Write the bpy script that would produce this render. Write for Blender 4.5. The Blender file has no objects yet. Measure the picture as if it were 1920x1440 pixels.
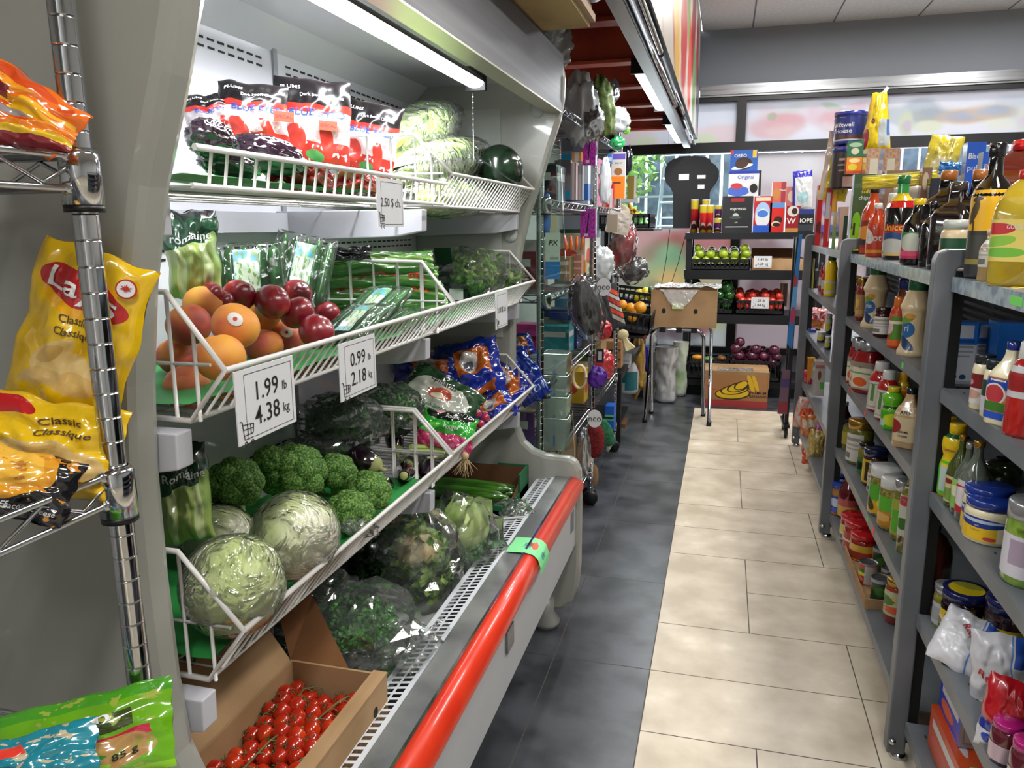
import bpy, bmesh, math, random
from math import sin, cos, pi, radians, sqrt, atan2
from mathutils import Vector, Matrix, noise
random.seed(7)
SC = bpy.context.scene
COL = SC.collection
# ---------------------------------------------------------------- camera, world, lights, exposure
F = 1443.5; PIT, YAW, ROL = .20103, .26644, -.0074697
CAM = Vector((0, 0, 1.355))
FW = Vector((-sin(YAW)*cos(PIT), cos(YAW)*cos(PIT), -sin(PIT)))
RT = Vector((cos(YAW), sin(YAW), 0)); UP = RT.cross(FW)
R2 = cos(ROL)*RT + sin(ROL)*UP; U2 = -sin(ROL)*RT + cos(ROL)*UP
cd = bpy.data.cameras.new('camera'); cam = bpy.data.objects.new('camera', cd); COL.objects.link(cam)
cd.sensor_width = 36; cd.lens = F/1920*36; cd.clip_start = .02; cd.clip_end = 100
mw = Matrix((R2, U2, -FW)).transposed().to_4x4(); mw.translation = CAM; cam.matrix_world = mw
SC.camera = cam
SC.view_settings.view_transform = 'Standard'; SC.view_settings.look = 'None'
SC.view_settings.exposure = 0.28; SC.view_settings.gamma = 1.0
SC.view_settings.use_curve_mapping = False

def ray(px, py): return R2*(px-960) - U2*(py-720) + FW*F
def at(px, py, ax, v):
    """the point where the line of sight through a pixel meets the plane ax = v"""
    i = 'xyz'.index(ax); d = ray(px, py); return CAM + d*((v-CAM[i])/d[i])
def depth(p): return (Vector(p)-CAM).dot(FW)
def y_of(px, x, z):
    A = FW*(px-960) - R2*F; b = Vector((x-CAM.x, 0, z-CAM.z)).dot(A); return CAM.y - b/A.y
def z_of(py, x, y):
    A = FW*(py-720) + U2*F; b = Vector((x-CAM.x, y-CAM.y, 0)).dot(A); return CAM.z - b/A.z
def ball_at(px, py, rpx, R):
    d = ray(px, py); return CAM + d*(R/rpx)

w = bpy.data.worlds.new('world'); SC.world = w; w.use_nodes = True
bg = w.node_tree.nodes['Background']; bg.inputs[0].default_value = (.86, .93, 1, 1); bg.inputs[1].default_value = 5.5

def lamp(name, kind, loc, energy, size=(1, 1), rot=(0, 0, 0), color=(1, 1, 1), spread=None):
    l = bpy.data.lights.new(name, kind); l.energy = energy; l.color = color
    if kind == 'AREA':
        l.shape = 'RECTANGLE'; l.size, l.size_y = size
        if spread: l.spread = spread
    o = bpy.data.objects.new(name, l); COL.objects.link(o); o.location = loc; o.rotation_euler = rot
    return o
sun = lamp('sun', 'SUN', (0, 10, 10), 8, rot=(radians(38), 0, radians(200)), color=(1, .95, .87)); sun.data.angle = .02
# daylight reaching the shop through its own window panes
lamp('window_daylight', 'AREA', (1.2, 6.84, 1.5), 26, (3.9, .9), (radians(-90), 0, 0), (.86, .93, 1))
# the shop's ceiling fittings (their housings are built further down at the same places)
CEIL_LAMPS = [(1.0, 1.2), (1.0, 3.4), (.25, -.7), (1.9, 5.4), (.55, 5.3)]
for lx, ly in CEIL_LAMPS:
    lamp('ceiling_lamp_light', 'AREA', (lx, ly, 2.84), 36, (.28, 1.15), (0, 0, 0), (1, .975, .94))

# ---------------------------------------------------------------- materials
def lin(h):
    if not isinstance(h, str): return tuple(h)[:3]
    h = h.lstrip('#'); c = [int(h[i:i+2], 16)/255 for i in (0, 2, 4)]
    return tuple(x/12.92 if x <= .04045 else ((x+.055)/1.055)**2.4 for x in c)
MATS = {}
class NT:
    def __init__(s, m): s.t = m.node_tree; s.t.nodes.clear(); s.l = s.t.links
    def n(s, ty, **k):
        x = s.t.nodes.new(ty)
        for a, b in k.items():
            if a.startswith('i_'):
                q = a[2:]; q = int(q) if q.isdigit() else q.replace('_', ' ')
                x.inputs[q].default_value = b
            else: setattr(x, a, b)
        return x
    def k(s, a, b): s.l.new(a, b)
def principled(t, col, rough=.5, metal=0, coat=0, spec=.5, trans=0, ior=1.45, sss=0):
    p = t.n('ShaderNodeBsdfPrincipled'); o = t.n('ShaderNodeOutputMaterial'); t.k(p.outputs[0], o.inputs[0])
    if col is not None: p.inputs['Base Color'].default_value = (*lin(col), 1)
    p.inputs['Roughness'].default_value = rough; p.inputs['Metallic'].default_value = metal
    p.inputs['Coat Weight'].default_value = coat; p.inputs['Coat Roughness'].default_value = .06
    p.inputs['Specular IOR Level'].default_value = spec; p.inputs['Transmission Weight'].default_value = trans
    p.inputs['IOR'].default_value = ior
    if sss: p.inputs['Subsurface Weight'].default_value = sss; p.inputs['Subsurface Radius'].default_value = (.01, .006, .003)
    return p
def bump(t, p, src, s, d=.002):
    b = t.n('ShaderNodeBump'); b.inputs['Strength'].default_value = s; b.inputs['Distance'].default_value = d
    t.k(src, b.inputs['Height']); t.k(b.outputs[0], p.inputs['Normal'])
def mat(name, col, rough=.5, metal=0, coat=0, bmp=None, **k):
    """plain surface; bmp = (noise scale, strength)"""
    if name in MATS: return MATS[name]
    m = bpy.data.materials.new(name); m.use_nodes = True; MATS[name] = m; t = NT(m)
    p = principled(t, col, rough, metal, coat, **k)
    tc = t.n('ShaderNodeTexCoord'); nz = t.n('ShaderNodeTexNoise'); nz.inputs['Scale'].default_value = bmp[0] if bmp else 9
    nz.inputs['Detail'].default_value = 3; t.k(tc.outputs['Object'], nz.inputs['Vector'])
    if bmp: bump(t, p, nz.outputs[0], bmp[1])
    mr = t.n('ShaderNodeMapRange', i_3=max(rough-.05, .02), i_4=min(rough+.07, 1)); t.k(nz.outputs[0], mr.inputs[0]); t.k(mr.outputs[0], p.inputs['Roughness'])
    return m
def mix2(name, c1, c2, scale=8, rough=.4, coat=0, lo=.4, hi=.6, bmp=0, bscale=None, metal=0, c3=None, stretch=(1, 1, 1), detail=3, voro=False, **k):
    """two or three colours mixed by noise"""
    if name in MATS: return MATS[name]
    m = bpy.data.materials.new(name); m.use_nodes = True; MATS[name] = m; t = NT(m)
    p = principled(t, c1, rough, metal, coat, **k)
    tc = t.n('ShaderNodeTexCoord'); mp = t.n('ShaderNodeMapping'); mp.inputs['Scale'].default_value = stretch
    t.k(tc.outputs['Object'], mp.inputs[0])
    nz = t.n('ShaderNodeTexVoronoi' if voro else 'ShaderNodeTexNoise'); nz.inputs['Scale'].default_value = scale
    if not voro: nz.inputs['Detail'].default_value = detail
    t.k(mp.outputs[0], nz.inputs['Vector'])
    cr = t.n('ShaderNodeValToRGB'); e = cr.color_ramp.elements; e[0].position = lo; e[1].position = hi
    e[0].color = (*lin(c1), 1); e[1].color = (*lin(c2), 1)
    if c3: x = e.new(min(hi+.12, 1)); x.color = (*lin(c3), 1)
    t.k(nz.outputs[0], cr.inputs[0]); t.k(cr.outputs[0], p.inputs['Base Color'])
    if bmp:
        n2 = nz
        if bscale: n2 = t.n('ShaderNodeTexNoise', i_Scale=bscale); t.k(mp.outputs[0], n2.inputs['Vector'])
        bump(t, p, n2.outputs[0], bmp)
    return m
def film(name='clear_plastic_film', tint='#ffffff', strength=.22, gloss=.45, scale=9, haze=.045, rough=.1):
    """thin crinkled transparent plastic: see-through sheet with sharp reflections and a little haze"""
    if name in MATS: return MATS[name]
    m = bpy.data.materials.new(name); m.use_nodes = True; MATS[name] = m; t = NT(m)
    o = t.n('ShaderNodeOutputMaterial'); tr = t.n('ShaderNodeBsdfTransparent'); tr.inputs[0].default_value = (*lin(tint), 1)
    gl = t.n('ShaderNodeBsdfGlossy'); gl.inputs['Roughness'].default_value = rough; df = t.n('ShaderNodeBsdfDiffuse'); df.inputs[0].default_value = (.8, .85, .85, 1)
    tc = t.n('ShaderNodeTexCoord'); v = t.n('ShaderNodeTexVoronoi', feature='DISTANCE_TO_EDGE'); v.inputs['Scale'].default_value = scale
    nz = t.n('ShaderNodeTexNoise', i_Scale=scale*.7, i_Detail=4.0, i_Distortion=1.2); t.k(tc.outputs['Object'], nz.inputs['Vector'])
    ad = t.n('ShaderNodeVectorMath', operation='MULTIPLY_ADD'); ad.inputs[1].default_value = (.08,)*3
    t.k(nz.outputs[1], ad.inputs[0]); t.k(tc.outputs['Object'], ad.inputs[2]); t.k(ad.outputs[0], v.inputs['Vector'])
    mu = t.n('ShaderNodeMath', operation='ADD'); t.k(v.outputs['Distance'], mu.inputs[0]); t.k(nz.outputs[0], mu.inputs[1])
    b = t.n('ShaderNodeBump'); b.inputs['Strength'].default_value = strength; b.inputs['Distance'].default_value = .02; t.k(mu.outputs[0], b.inputs['Height'])
    t.k(b.outputs[0], gl.inputs['Normal'])
    fr = t.n('ShaderNodeFresnel', i_IOR=1.5); t.k(b.outputs[0], fr.inputs['Normal'])
    f2 = t.n('ShaderNodeMath', operation='MULTIPLY_ADD', use_clamp=True); f2.inputs[1].default_value = gloss*4; f2.inputs[2].default_value = gloss*.04; t.k(fr.outputs[0], f2.inputs[0])
    m1 = t.n('ShaderNodeMixShader'); m1.inputs[0].default_value = haze; t.k(tr.outputs[0], m1.inputs[1]); t.k(df.outputs[0], m1.inputs[2])
    m2 = t.n('ShaderNodeMixShader'); t.k(f2.outputs[0], m2.inputs[0]); t.k(m1.outputs[0], m2.inputs[1]); t.k(gl.outputs[0], m2.inputs[2]); t.k(m2.outputs[0], o.inputs[0])
    return m
def pane(name, tint='#ffffff', g=1.0):
    """flat clear sheet: glass or rigid plastic"""
    if name in MATS: return MATS[name]
    m = bpy.data.materials.new(name); m.use_nodes = True; MATS[name] = m; t = NT(m)
    o = t.n('ShaderNodeOutputMaterial'); tr = t.n('ShaderNodeBsdfTransparent'); tr.inputs[0].default_value = (*lin(tint), 1)
    gl = t.n('ShaderNodeBsdfGlossy'); gl.inputs['Roughness'].default_value = .02; fr = t.n('ShaderNodeFresnel', i_IOR=1.45)
    f2 = t.n('ShaderNodeMath', operation='MULTIPLY', use_clamp=True); f2.inputs[1].default_value = g; t.k(fr.outputs[0], f2.inputs[0])
    m2 = t.n('ShaderNodeMixShader'); t.k(f2.outputs[0], m2.inputs[0]); t.k(tr.outputs[0], m2.inputs[1]); t.k(gl.outputs[0], m2.inputs[2]); t.k(m2.outputs[0], o.inputs[0])
    return m
def glow(name, col, s):
    if name in MATS: return MATS[name]
    m = bpy.data.materials.new(name); m.use_nodes = True; MATS[name] = m; t = NT(m)
    e = t.n('ShaderNodeEmission'); o = t.n('ShaderNodeOutputMaterial'); e.inputs[0].default_value = (*lin(col), 1); e.inputs[1].default_value = s; t.k(e.outputs[0], o.inputs[0])
    return m
NART = [0]
def art(base, ops, rough=.35, coat=.3, soft=0, trans=0, metal=0, warp=0, bmp=0, name=None):
    """printed surface drawn in UV space: ('r',cx,cy,hx,hy,col[,angle]), ('e',cx,cy,rx,ry,col[,angle]), ('n',scale,threshold,col)"""
    NART[0] += 1; m = bpy.data.materials.new(name or 'printed_art_%d' % NART[0]); m.use_nodes = True; t = NT(m)
    p = principled(t, base, rough, metal, coat)
    tc = t.n('ShaderNodeTexCoord'); uv = tc.outputs['UV']
    if warp:
        nz = t.n('ShaderNodeTexNoise', i_Scale=4.0); t.k(uv, nz.inputs['Vector'])
        a = t.n('ShaderNodeVectorMath', operation='MULTIPLY_ADD'); a.inputs[1].default_value = (warp,)*3; t.k(nz.outputs[1], a.inputs[0]); t.k(uv, a.inputs[2])
        a2 = t.n('ShaderNodeVectorMath', operation='SUBTRACT'); a2.inputs[1].default_value = (warp/2,)*3; t.k(a.outputs[0], a2.inputs[0]); uv = a2.outputs[0]
    cur = None; bc = (*lin(base), 1)
    for op in ops:
        ty = op[0]
        if ty == 'n':
            nz = t.n('ShaderNodeTexNoise', i_Scale=float(op[1]), i_Detail=3.0); t.k(uv, nz.inputs['Vector'])
            g = t.n('ShaderNodeMath', operation='GREATER_THAN'); g.inputs[1].default_value = op[2]; t.k(nz.outputs[0], g.inputs[0]); mask = g.outputs[0]; col = op[3]
        else:
            mp = t.n('ShaderNodeMapping', vector_type='TEXTURE'); mp.inputs['Location'].default_value = (op[1], op[2], 0)
            mp.inputs['Scale'].default_value = (op[3], op[4], 1); col = op[5]
            if len(op) > 6: mp.inputs['Rotation'].default_value = (0, 0, radians(op[6]))
            t.k(uv, mp.inputs[0])
            if ty == 'e':
                z0 = t.n('ShaderNodeVectorMath', operation='MULTIPLY'); z0.inputs[1].default_value = (1, 1, 0); t.k(mp.outputs[0], z0.inputs[0])
                q = t.n('ShaderNodeVectorMath', operation='LENGTH'); t.k(z0.outputs[0], q.inputs[0]); src = q.outputs['Value']
            else:
                ab = t.n('ShaderNodeVectorMath', operation='ABSOLUTE'); t.k(mp.outputs[0], ab.inputs[0])
                sx = t.n('ShaderNodeSeparateXYZ'); t.k(ab.outputs[0], sx.inputs[0])
                q = t.n('ShaderNodeMath', operation='MAXIMUM'); t.k(sx.outputs[0], q.inputs[0]); t.k(sx.outputs[1], q.inputs[1]); src = q.outputs[0]
            if soft:
                g = t.n('ShaderNodeMapRange', interpolation_type='SMOOTHSTEP'); g.inputs[1].default_value = 1+soft; g.inputs[2].default_value = 1-soft; t.k(src, g.inputs[0])
            else:
                g = t.n('ShaderNodeMath', operation='LESS_THAN'); g.inputs[1].default_value = 1; t.k(src, g.inputs[0])
            mask = g.outputs[0]
        mx = t.n('ShaderNodeMix', data_type='RGBA'); t.k(mask, mx.inputs[0])
        if cur is None: mx.inputs[6].default_value = bc
        else: t.k(cur, mx.inputs[6])
        mx.inputs[7].default_value = (*lin(col), 1); cur = mx.outputs[2]
    if cur is not None: t.k(cur, p.inputs['Base Color'])
    if bmp:
        nz = t.n('ShaderNodeTexNoise', i_Scale=30.0, i_Detail=3.0); t.k(tc.outputs['Object'], nz.inputs['Vector']); bump(t, p, nz.outputs[0], bmp, .01)
    if trans:
        o = [n for n in t.t.nodes if n.type == 'OUTPUT_MATERIAL'][0]; tl = t.n('ShaderNodeBsdfTranslucent'); mxs = t.n('ShaderNodeMixShader'); mxs.inputs[0].default_value = trans
        if cur is not None: t.k(cur, tl.inputs[0])
        else: tl.inputs[0].default_value = bc
        t.k(p.outputs[0], mxs.inputs[1]); t.k(tl.outputs[0], mxs.inputs[2]); t.k(mxs.outputs[0], o.inputs[0])
    return m

# ---------------------------------------------------------------- mesh building
class MB:
    def __init__(s): s.V = []; s.F = []; s.M = []; s.U = []; s.S = []
    def face(s, idx, m=0, uv=None, sm=False): s.F.append(tuple(idx)); s.M.append(m); s.U.append(uv); s.S.append(sm)
    def quad(s, a, b, c, d, m=0, uv=((0, 0), (1, 0), (1, 1), (0, 1))):
        n = len(s.V); s.V += [tuple(a), tuple(b), tuple(c), tuple(d)]; s.face((n, n+1, n+2, n+3), m, uv)
    def box(s, x0, y0, z0, x1, y1, z1, m=0, skip=''):
        """faces: l(-x) r(+x) f(-y) b(+y) t d ; m may be a dict per face"""
        g = (lambda k: m.get(k, m.get('*', 0))) if isinstance(m, dict) else (lambda k: m)
        P = lambda x, y, z: (x, y, z)
        if 'l' not in skip: s.quad(P(x0, y1, z0), P(x0, y0, z0), P(x0, y0, z1), P(x0, y1, z1), g('l'))
        if 'r' not in skip: s.quad(P(x1, y0, z0), P(x1, y1, z0), P(x1, y1, z1), P(x1, y0, z1), g('r'))
        if 'f' not in skip: s.quad(P(x0, y0, z0), P(x1, y0, z0), P(x1, y0, z1), P(x0, y0, z1), g('f'))
        if 'b' not in skip: s.quad(P(x1, y1, z0), P(x0, y1, z0), P(x0, y1, z1), P(x1, y1, z1), g('b'))
        if 't' not in skip: s.quad(P(x0, y0, z1), P(x1, y0, z1), P(x1, y1, z1), P(x0, y1, z1), g('t'))
        if 'd' not in skip: s.quad(P(x0, y1, z0), P(x1, y1, z0), P(x1, y0, z0), P(x0, y0, z0), g('d'))
        return s
    def tube(s, pts, r, m=0, seg=6, cap=True):
        pts = [Vector(p) for p in pts]; n0 = len(s.V); k = len(pts); up = None
        for i, p in enumerate(pts):
            d = (pts[min(i+1, k-1)]-pts[max(i-1, 0)]).normalized()
            if up is None: up = Vector((0, 0, 1)) if abs(d.z) < .9 else Vector((1, 0, 0))
            a = d.cross(up).normalized(); b = a.cross(d).normalized(); up = b
            rr = r[i] if isinstance(r, (list, tuple)) else r
            for j in range(seg):
                t = 2*pi*j/seg; s.V.append(tuple(p+a*cos(t)*rr+b*sin(t)*rr))
        for i in range(k-1):
            for j in range(seg):
                j2 = (j+1) % seg; s.face((n0+i*seg+j, n0+i*seg+j2, n0+(i+1)*seg+j2, n0+(i+1)*seg+j), m, None, True)
        if cap:
            s.face(tuple(n0+j for j in range(seg)), m); s.face(tuple(n0+(k-1)*seg+j for j in reversed(range(seg))), m)
        return s
    def lathe(s, prof, seg=24, c=(0, 0, 0), m=0, a0=0, a1=2*pi, uvs=False, sx=1, sy=1, square=0):
        """prof: [(r,z[,material])]"""
        n0 = len(s.V); full = abs(a1-a0-2*pi) < 1e-6; cols = seg if full else seg+1
        for pr in prof:
            r, z = pr[0], pr[1]
            for j in range(cols):
                t = a0+(a1-a0)*j/seg; q = 1
                if square: q = 1/max((abs(cos(t))**(2+square*6)+abs(sin(t))**(2+square*6))**(1/(2+square*6)), .01)
                s.V.append((c[0]+r*cos(t)*sx*q, c[1]+r*sin(t)*sy*q, c[2]+z))
        L = len(prof)
        for i in range(L-1):
            mm = prof[i][2] if len(prof[i]) > 2 else m
            for j in range(seg):
                j2 = (j+1) % cols if full else j+1
                uv = ((j/seg, i/(L-1)), ((j+1)/seg, i/(L-1)), ((j+1)/seg, (i+1)/(L-1)), (j/seg, (i+1)/(L-1)))
                s.face((n0+i*cols+j, n0+i*cols+j2, n0+(i+1)*cols+j2, n0+(i+1)*cols+j), mm, uv, True)
        return s
    def grid(s, fn, nu, nv, m=0, wrap=False, sm=True):
        """fn(u,v) -> point"""
        n0 = len(s.V)
        for i in range(nv+1):
            for j in range(nu+1): s.V.append(tuple(fn(j/nu, i/nv)))
        for i in range(nv):
            for j in range(nu):
                a = n0+i*(nu+1)+j; mm = m((j+.5)/nu, (i+.5)/nv) if callable(m) else m
                s.face((a, a+1, a+nu+2, a+nu+1), mm, ((j/nu, i/nv), ((j+1)/nu, i/nv), ((j+1)/nu, (i+1)/nv), (j/nu, (i+1)/nv)), sm)
        return s
    def ball(s, c, r, seg=16, rings=10, m=0, f=None, sc=(1, 1, 1), sm=True):
        c = Vector(c)
        def fn(u, v):
            th = 2*pi*u; ph = pi*(v-.5); d = Vector((cos(ph)*cos(th), cos(ph)*sin(th), sin(ph)))
            rr = r*(f(d) if f else 1); return c+Vector((d.x*rr*sc[0], d.y*rr*sc[1], d.z*rr*sc[2]))
        return s.grid(fn, seg, rings, m, sm=sm)
    def prism(s, poly, h, fn=lambda x, y, z: (x, y, z), m=0, ms=None, sm=False):
        """extrude a 2-d outline by h; fn maps (x,y,depth) to space"""
        n = len(poly); n0 = len(s.V); ms = m if ms is None else ms
        xs = [p[0] for p in poly]; ys = [p[1] for p in poly]; X0, Y0 = min(xs), min(ys); DX, DY = max(max(xs)-X0, 1e-6), max(max(ys)-Y0, 1e-6)
        U = [((p[0]-X0)/DX, (p[1]-Y0)/DY) for p in poly]
        for d in (0, h):
            for p in poly: s.V.append(tuple(fn(p[0], p[1], d)))
        s.face(tuple(range(n0+n-1, n0-1, -1)), m, tuple(reversed(U))); s.face(tuple(range(n0+n, n0+2*n)), m, tuple(U))
        for i in range(n):
            j = (i+1) % n; s.face((n0+i, n0+j, n0+n+j, n0+n+i), ms, ((0, 0), (1, 0), (1, 1), (0, 1)), sm)
        return s
    def xf(s, M, i0=0):
        for i in range(i0, len(s.V)): s.V[i] = tuple(M @ Vector(s.V[i]))
        return s
    def mesh(s, name, mats):
        me = bpy.data.meshes.new(name); me.from_pydata(s.V, [], s.F)
        for m in (mats if isinstance(mats, (list, tuple)) else [mats]): me.materials.append(m)
        me.polygons.foreach_set('material_index', s.M); me.polygons.foreach_set('use_smooth', s.S)
        if any(u is not None for u in s.U):
            ul = me.uv_layers.new(name='UVMap'); flat = []
            for f, u in zip(s.F, s.U):
                for q in (u if u is not None else ((0, 0),)*len(f)): flat += [q[0], q[1]]
            ul.data.foreach_set('uv', flat)
        me.update(); return me
    def build(s, name, mats, parent=None, loc=(0, 0, 0), rot=(0, 0, 0), weld=0, bevel=0, sub=0):
        me = s.mesh(name, mats); o = bpy.data.objects.new(name, me); COL.objects.link(o); o.location = loc; o.rotation_euler = rot
        if weld or bevel or sub:
            b = bmesh.new(); b.from_mesh(me); bmesh.ops.remove_doubles(b, verts=b.verts, dist=max(weld, 1e-5)); b.to_mesh(me); b.free()
        if bevel:
            md = o.modifiers.new('bevel', 'BEVEL'); md.width = bevel; md.segments = 2; md.limit_method = 'ANGLE'
        if sub: md = o.modifiers.new('sub', 'SUBSURF'); md.levels = md.render_levels = sub
        if parent: o.parent = parent
        return o
def tag(o, label=None, cat=None, group=None, kind=None):
    for k, v in (('label', label), ('category', cat), ('group', group), ('kind', kind)):
        if v: o[k] = v
    return o
def empty(name, loc=(0, 0, 0), rz=0, label=None, cat=None, group=None):
    o = bpy.data.objects.new(name, None); COL.objects.link(o); o.location = loc; o.rotation_euler = (0, 0, rz); o.empty_display_size = .02
    return tag(o, label, cat, group)
def rotm(rot): 
    from mathutils import Euler
    return Euler(rot).to_matrix().to_4x4()
def kids(o): return [c for c in COL.objects if c.parent == o]
KID = {}
def copy_tree(o, parent=None):
    c = o.copy(); COL.objects.link(c)
    if parent: c.parent = parent
    for ch in list(o.children): copy_tree(ch, c)
    return c
TXT = {}
def txt(parent, s, h, m, fn=None, name='lettering', sub=0, shear=0, bold=0, space=1.0, depth_=0, align='CENTER', width=None):
    """flat printed lettering; fn maps local (x,y) in metres to a point of the carrying surface"""
    key = (s, shear, bold, space, align)
    if key not in TXT:
        cu = bpy.data.curves.new('t', 'FONT'); cu.body = s; cu.size = 1; cu.align_x = align; cu.align_y = 'CENTER'; cu.shear = shear; cu.offset = bold; cu.space_character = space; cu.resolution_u = 2
        ob = bpy.data.objects.new('t', cu); me = bpy.data.meshes.new_from_object(ob)
        TXT[key] = ([tuple(v.co) for v in me.vertices], [tuple(p.vertices) for p in me.polygons]); bpy.data.objects.remove(ob); bpy.data.meshes.remove(me); bpy.data.curves.remove(cu)
    V, Fc = TXT[key]
    me = bpy.data.meshes.new(name); xs = [v[0] for v in V] or [0]; wx = h
    if width: wx = width/max(max(xs)-min(xs), .01)
    me.from_pydata([(v[0]*wx, v[1]*h, 0) for v in V], [], Fc)
    if sub:
        b = bmesh.new(); b.from_mesh(me)
        for _ in range(sub): bmesh.ops.subdivide_edges(b, edges=[e for e in b.edges if e.calc_length() > h*.25], cuts=1, use_grid_fill=False); bmesh.ops.triangulate(b, faces=b.faces)
        b.to_mesh(me); b.free()
    if fn:
        for v in me.vertices: v.co = Vector(fn(v.co.x, v.co.y))
    me.materials.append(m); o = bpy.data.objects.new(name, me); COL.objects.link(o); o.parent = parent
    return o
def cylfn(r, z, a, off=.0007): return lambda x, y: (cos(a+x/r)*(r+off), sin(a+x/r)*(r+off), z+y)
def planefn(o, ux, uy, off=.0008):
    o, ux, uy = Vector(o), Vector(ux).normalized(), Vector(uy).normalized(); n = ux.cross(uy)*off
    return lambda x, y: o+ux*x+uy*y+n
def rnd(a, b): return random.uniform(a, b)

def clamp_ball(px, py, rp, R, xa, xb):
    """a ball of about radius R seen rp pixels large, kept between two depths of its shelf; returns centre and radius"""
    L = ball_at(px, py, rp, R)
    if L.x < xa: L = at(px, py, 'x', xa)
    if L.x > xb: L = at(px, py, 'x', xb)
    return L, rp*depth(L)/F
# ---------------------------------------------------------------- the room
T_ = .3048; X0 = -.1634; YK = lambda k: (k+6.24)*T_
M_grout = mat('grout', '#4a463f', .9)
M_ltile = mix2('light_stone_tile', '#afa28d', '#c9bda9', 6.5, .36, lo=.34, hi=.62, c3='#dacfbd', detail=9, spec=.4)
M_dtile = mix2('dark_slate_tile', '#2c2e32', '#4a4d52', 6, .3, lo=.38, hi=.62, detail=7, spec=.5)
fl = MB(); G = .0016
def tile(x0, k0, x1, k1, m):
    a, b, c, d = X0+x0*T_+G, YK(k0)+G, X0+x1*T_-G, YK(k1)-G; fl.quad((a, b, .0006), (c, b, .0006), (c, d, .0006), (a, d, .0006), m)
fl.quad((-2.2, -2.6, 0), (3.6, -2.6, 0), (3.6, 7.0, 0), (-2.2, 7.0, 0), 0)
for k in range(-14, 13):
    ph = k % 4
    if ph in (0, 1):
        for j in range(0, 12, 2): tile(j, k, j+2, k+1, 1)
    else:
        if ph == 2: tile(0, k, 1, k+2, 1)
        for j in range(1, 12, 2): tile(j, k, j+2, k+1, 1)
for k in range(-15, 13, 2):
    for j, j2 in ((-1, 0), (-3, -1), (-5, -3)): tile(j, k, j2, min(k+2, 13), 2)
for j in range(-7, 12, 2): tile(j, 13, j+2, 16, 2)
tag(fl.build('floor', [M_grout, M_ltile, M_dtile]), kind='structure')
M_ceil = mix2('ceiling_panel', '#b4b2b0', '#bebcba', 40, .9, bmp=.2)
M_gap = mat('ceiling_seam', '#77757a', .8)
ce = MB(); ce.quad((-.25, -2.6, 2.905), (-.25, 7, 2.905), (3.6, 7, 2.905), (3.6, -2.6, 2.905), 1)
x = -.25
for xe in (.14, .74, 1.34, 1.94, 2.54, 3.14, 3.6):
    y = -2.6
    while y < 6.9:
        ce.quad((x+.006, y+.006, 2.9), (x+.006, min(y+1.2, 6.95)-.006, 2.9), (xe-.006, min(y+1.2, 6.95)-.006, 2.9), (xe-.006, y+.006, 2.9), 0); y += 1.2
    x = xe
tag(ce.build('ceiling', [M_ceil, M_gap]), kind='structure')
M_wall = mat('grey_wall_paint', '#7a8089', .8); M_white = mat('white_wall_paint', '#b9b9b6', .7)
def struct(name, mb, mats, **k): return tag(mb.build(name, mats, **k), kind='structure')
wb = MB(); wb.box(-2.2, 6.86, 2.47, 3.6, 7.05, 2.905); wb.box(-2.2, 6.9, 0, -.95, 7.05, 2.47); wb.box(-.95, 6.88, 0, 3.6, 7.05, .3)
struct('wall_back', wb, M_wall)
struct('wall_left', MB().box(-1.5, -2.6, 0, -1.4, 7, 2.905), M_white)
struct('wall_right', MB().box(3.5, -2.6, 0, 3.6, 7, 2.905), M_white)
struct('wall_front', MB().box(-2.2, -2.6, 0, 3.6, -2.5, 2.905), M_white)
M_steel = mix2('brushed_stainless', '#8b8d90', '#a9abad', 5, .28, metal=1, stretch=(40, 1, 1))
M_steel2 = mix2('satin_steel', '#808285', '#929497', 2, .36, metal=1, stretch=(1, .4, 30))
M_chrome = mat('chrome', '#c9ccd0', .1, 1)
struct('trim_1', MB().box(-.25, 6.83, 2.40, 3.5, 6.86, 2.475).box(-.25, 6.845, 2.385, 3.5, 6.87, 2.40), M_steel2)
M_black = mat('black_window_frame', '#17191d', .4)
# window wall: black mullions with printed film and clear glass
wf = MB()
wf.box(-.95, 6.86, 2.35, 3.5, 6.95, 2.39); wf.box(-.95, 6.86, 1.95, 3.5, 6.95, 2.03); wf.box(-.95, 6.86, .27, 3.5, 6.95, .32)
for a, b in ((-.99, -.95), (.05, .125), (1.13, 1.17), (2.3, 2.35), (3.44, 3.5)): wf.box(a, 6.861, .27, b, 6.949, 2.39)
win = struct('window_1', wf, M_black)
def pane_obj(name, x0, z0, x1, z1, m, y=6.905):
    q = MB(); q.box(x0, y, z0, x1, y+.006, z1, {'f': 0, '*': 0}); return q.build(name, m, win)
FS = .35
blank = '#c3c5cb'
film1 = art(blank, [('e', .9, .15, .25, .3, '#c6b6b8'), ('e', .75, .05, .1, .2, '#b9bfa6')], .5, 0, FS, .6, name='printed_film_a')
film2 = art(blank, [('e', .22, .35, .2, .3, '#bfacaf'), ('e', .33, .45, .14, .22, '#bfa5a8'), ('e', .14, .3, .09, .2, '#bfa5a8'), ('e', .27, .24, .1, .18, '#c2adab'), ('e', .2, .6, .04, .1, '#a2ab97'),
      ('e', .55, .6, .08, .25, '#c2b8be'), ('e', .66, .75, .06, .16, '#a9b4a6', 30), ('e', .72, .5, .12, .22, '#c3b1b8', 20), ('e', .82, .7, .08, .2, '#c2b2b8', -20)], .5, 0, FS, .6, warp=.06, name='printed_film_b')
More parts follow.
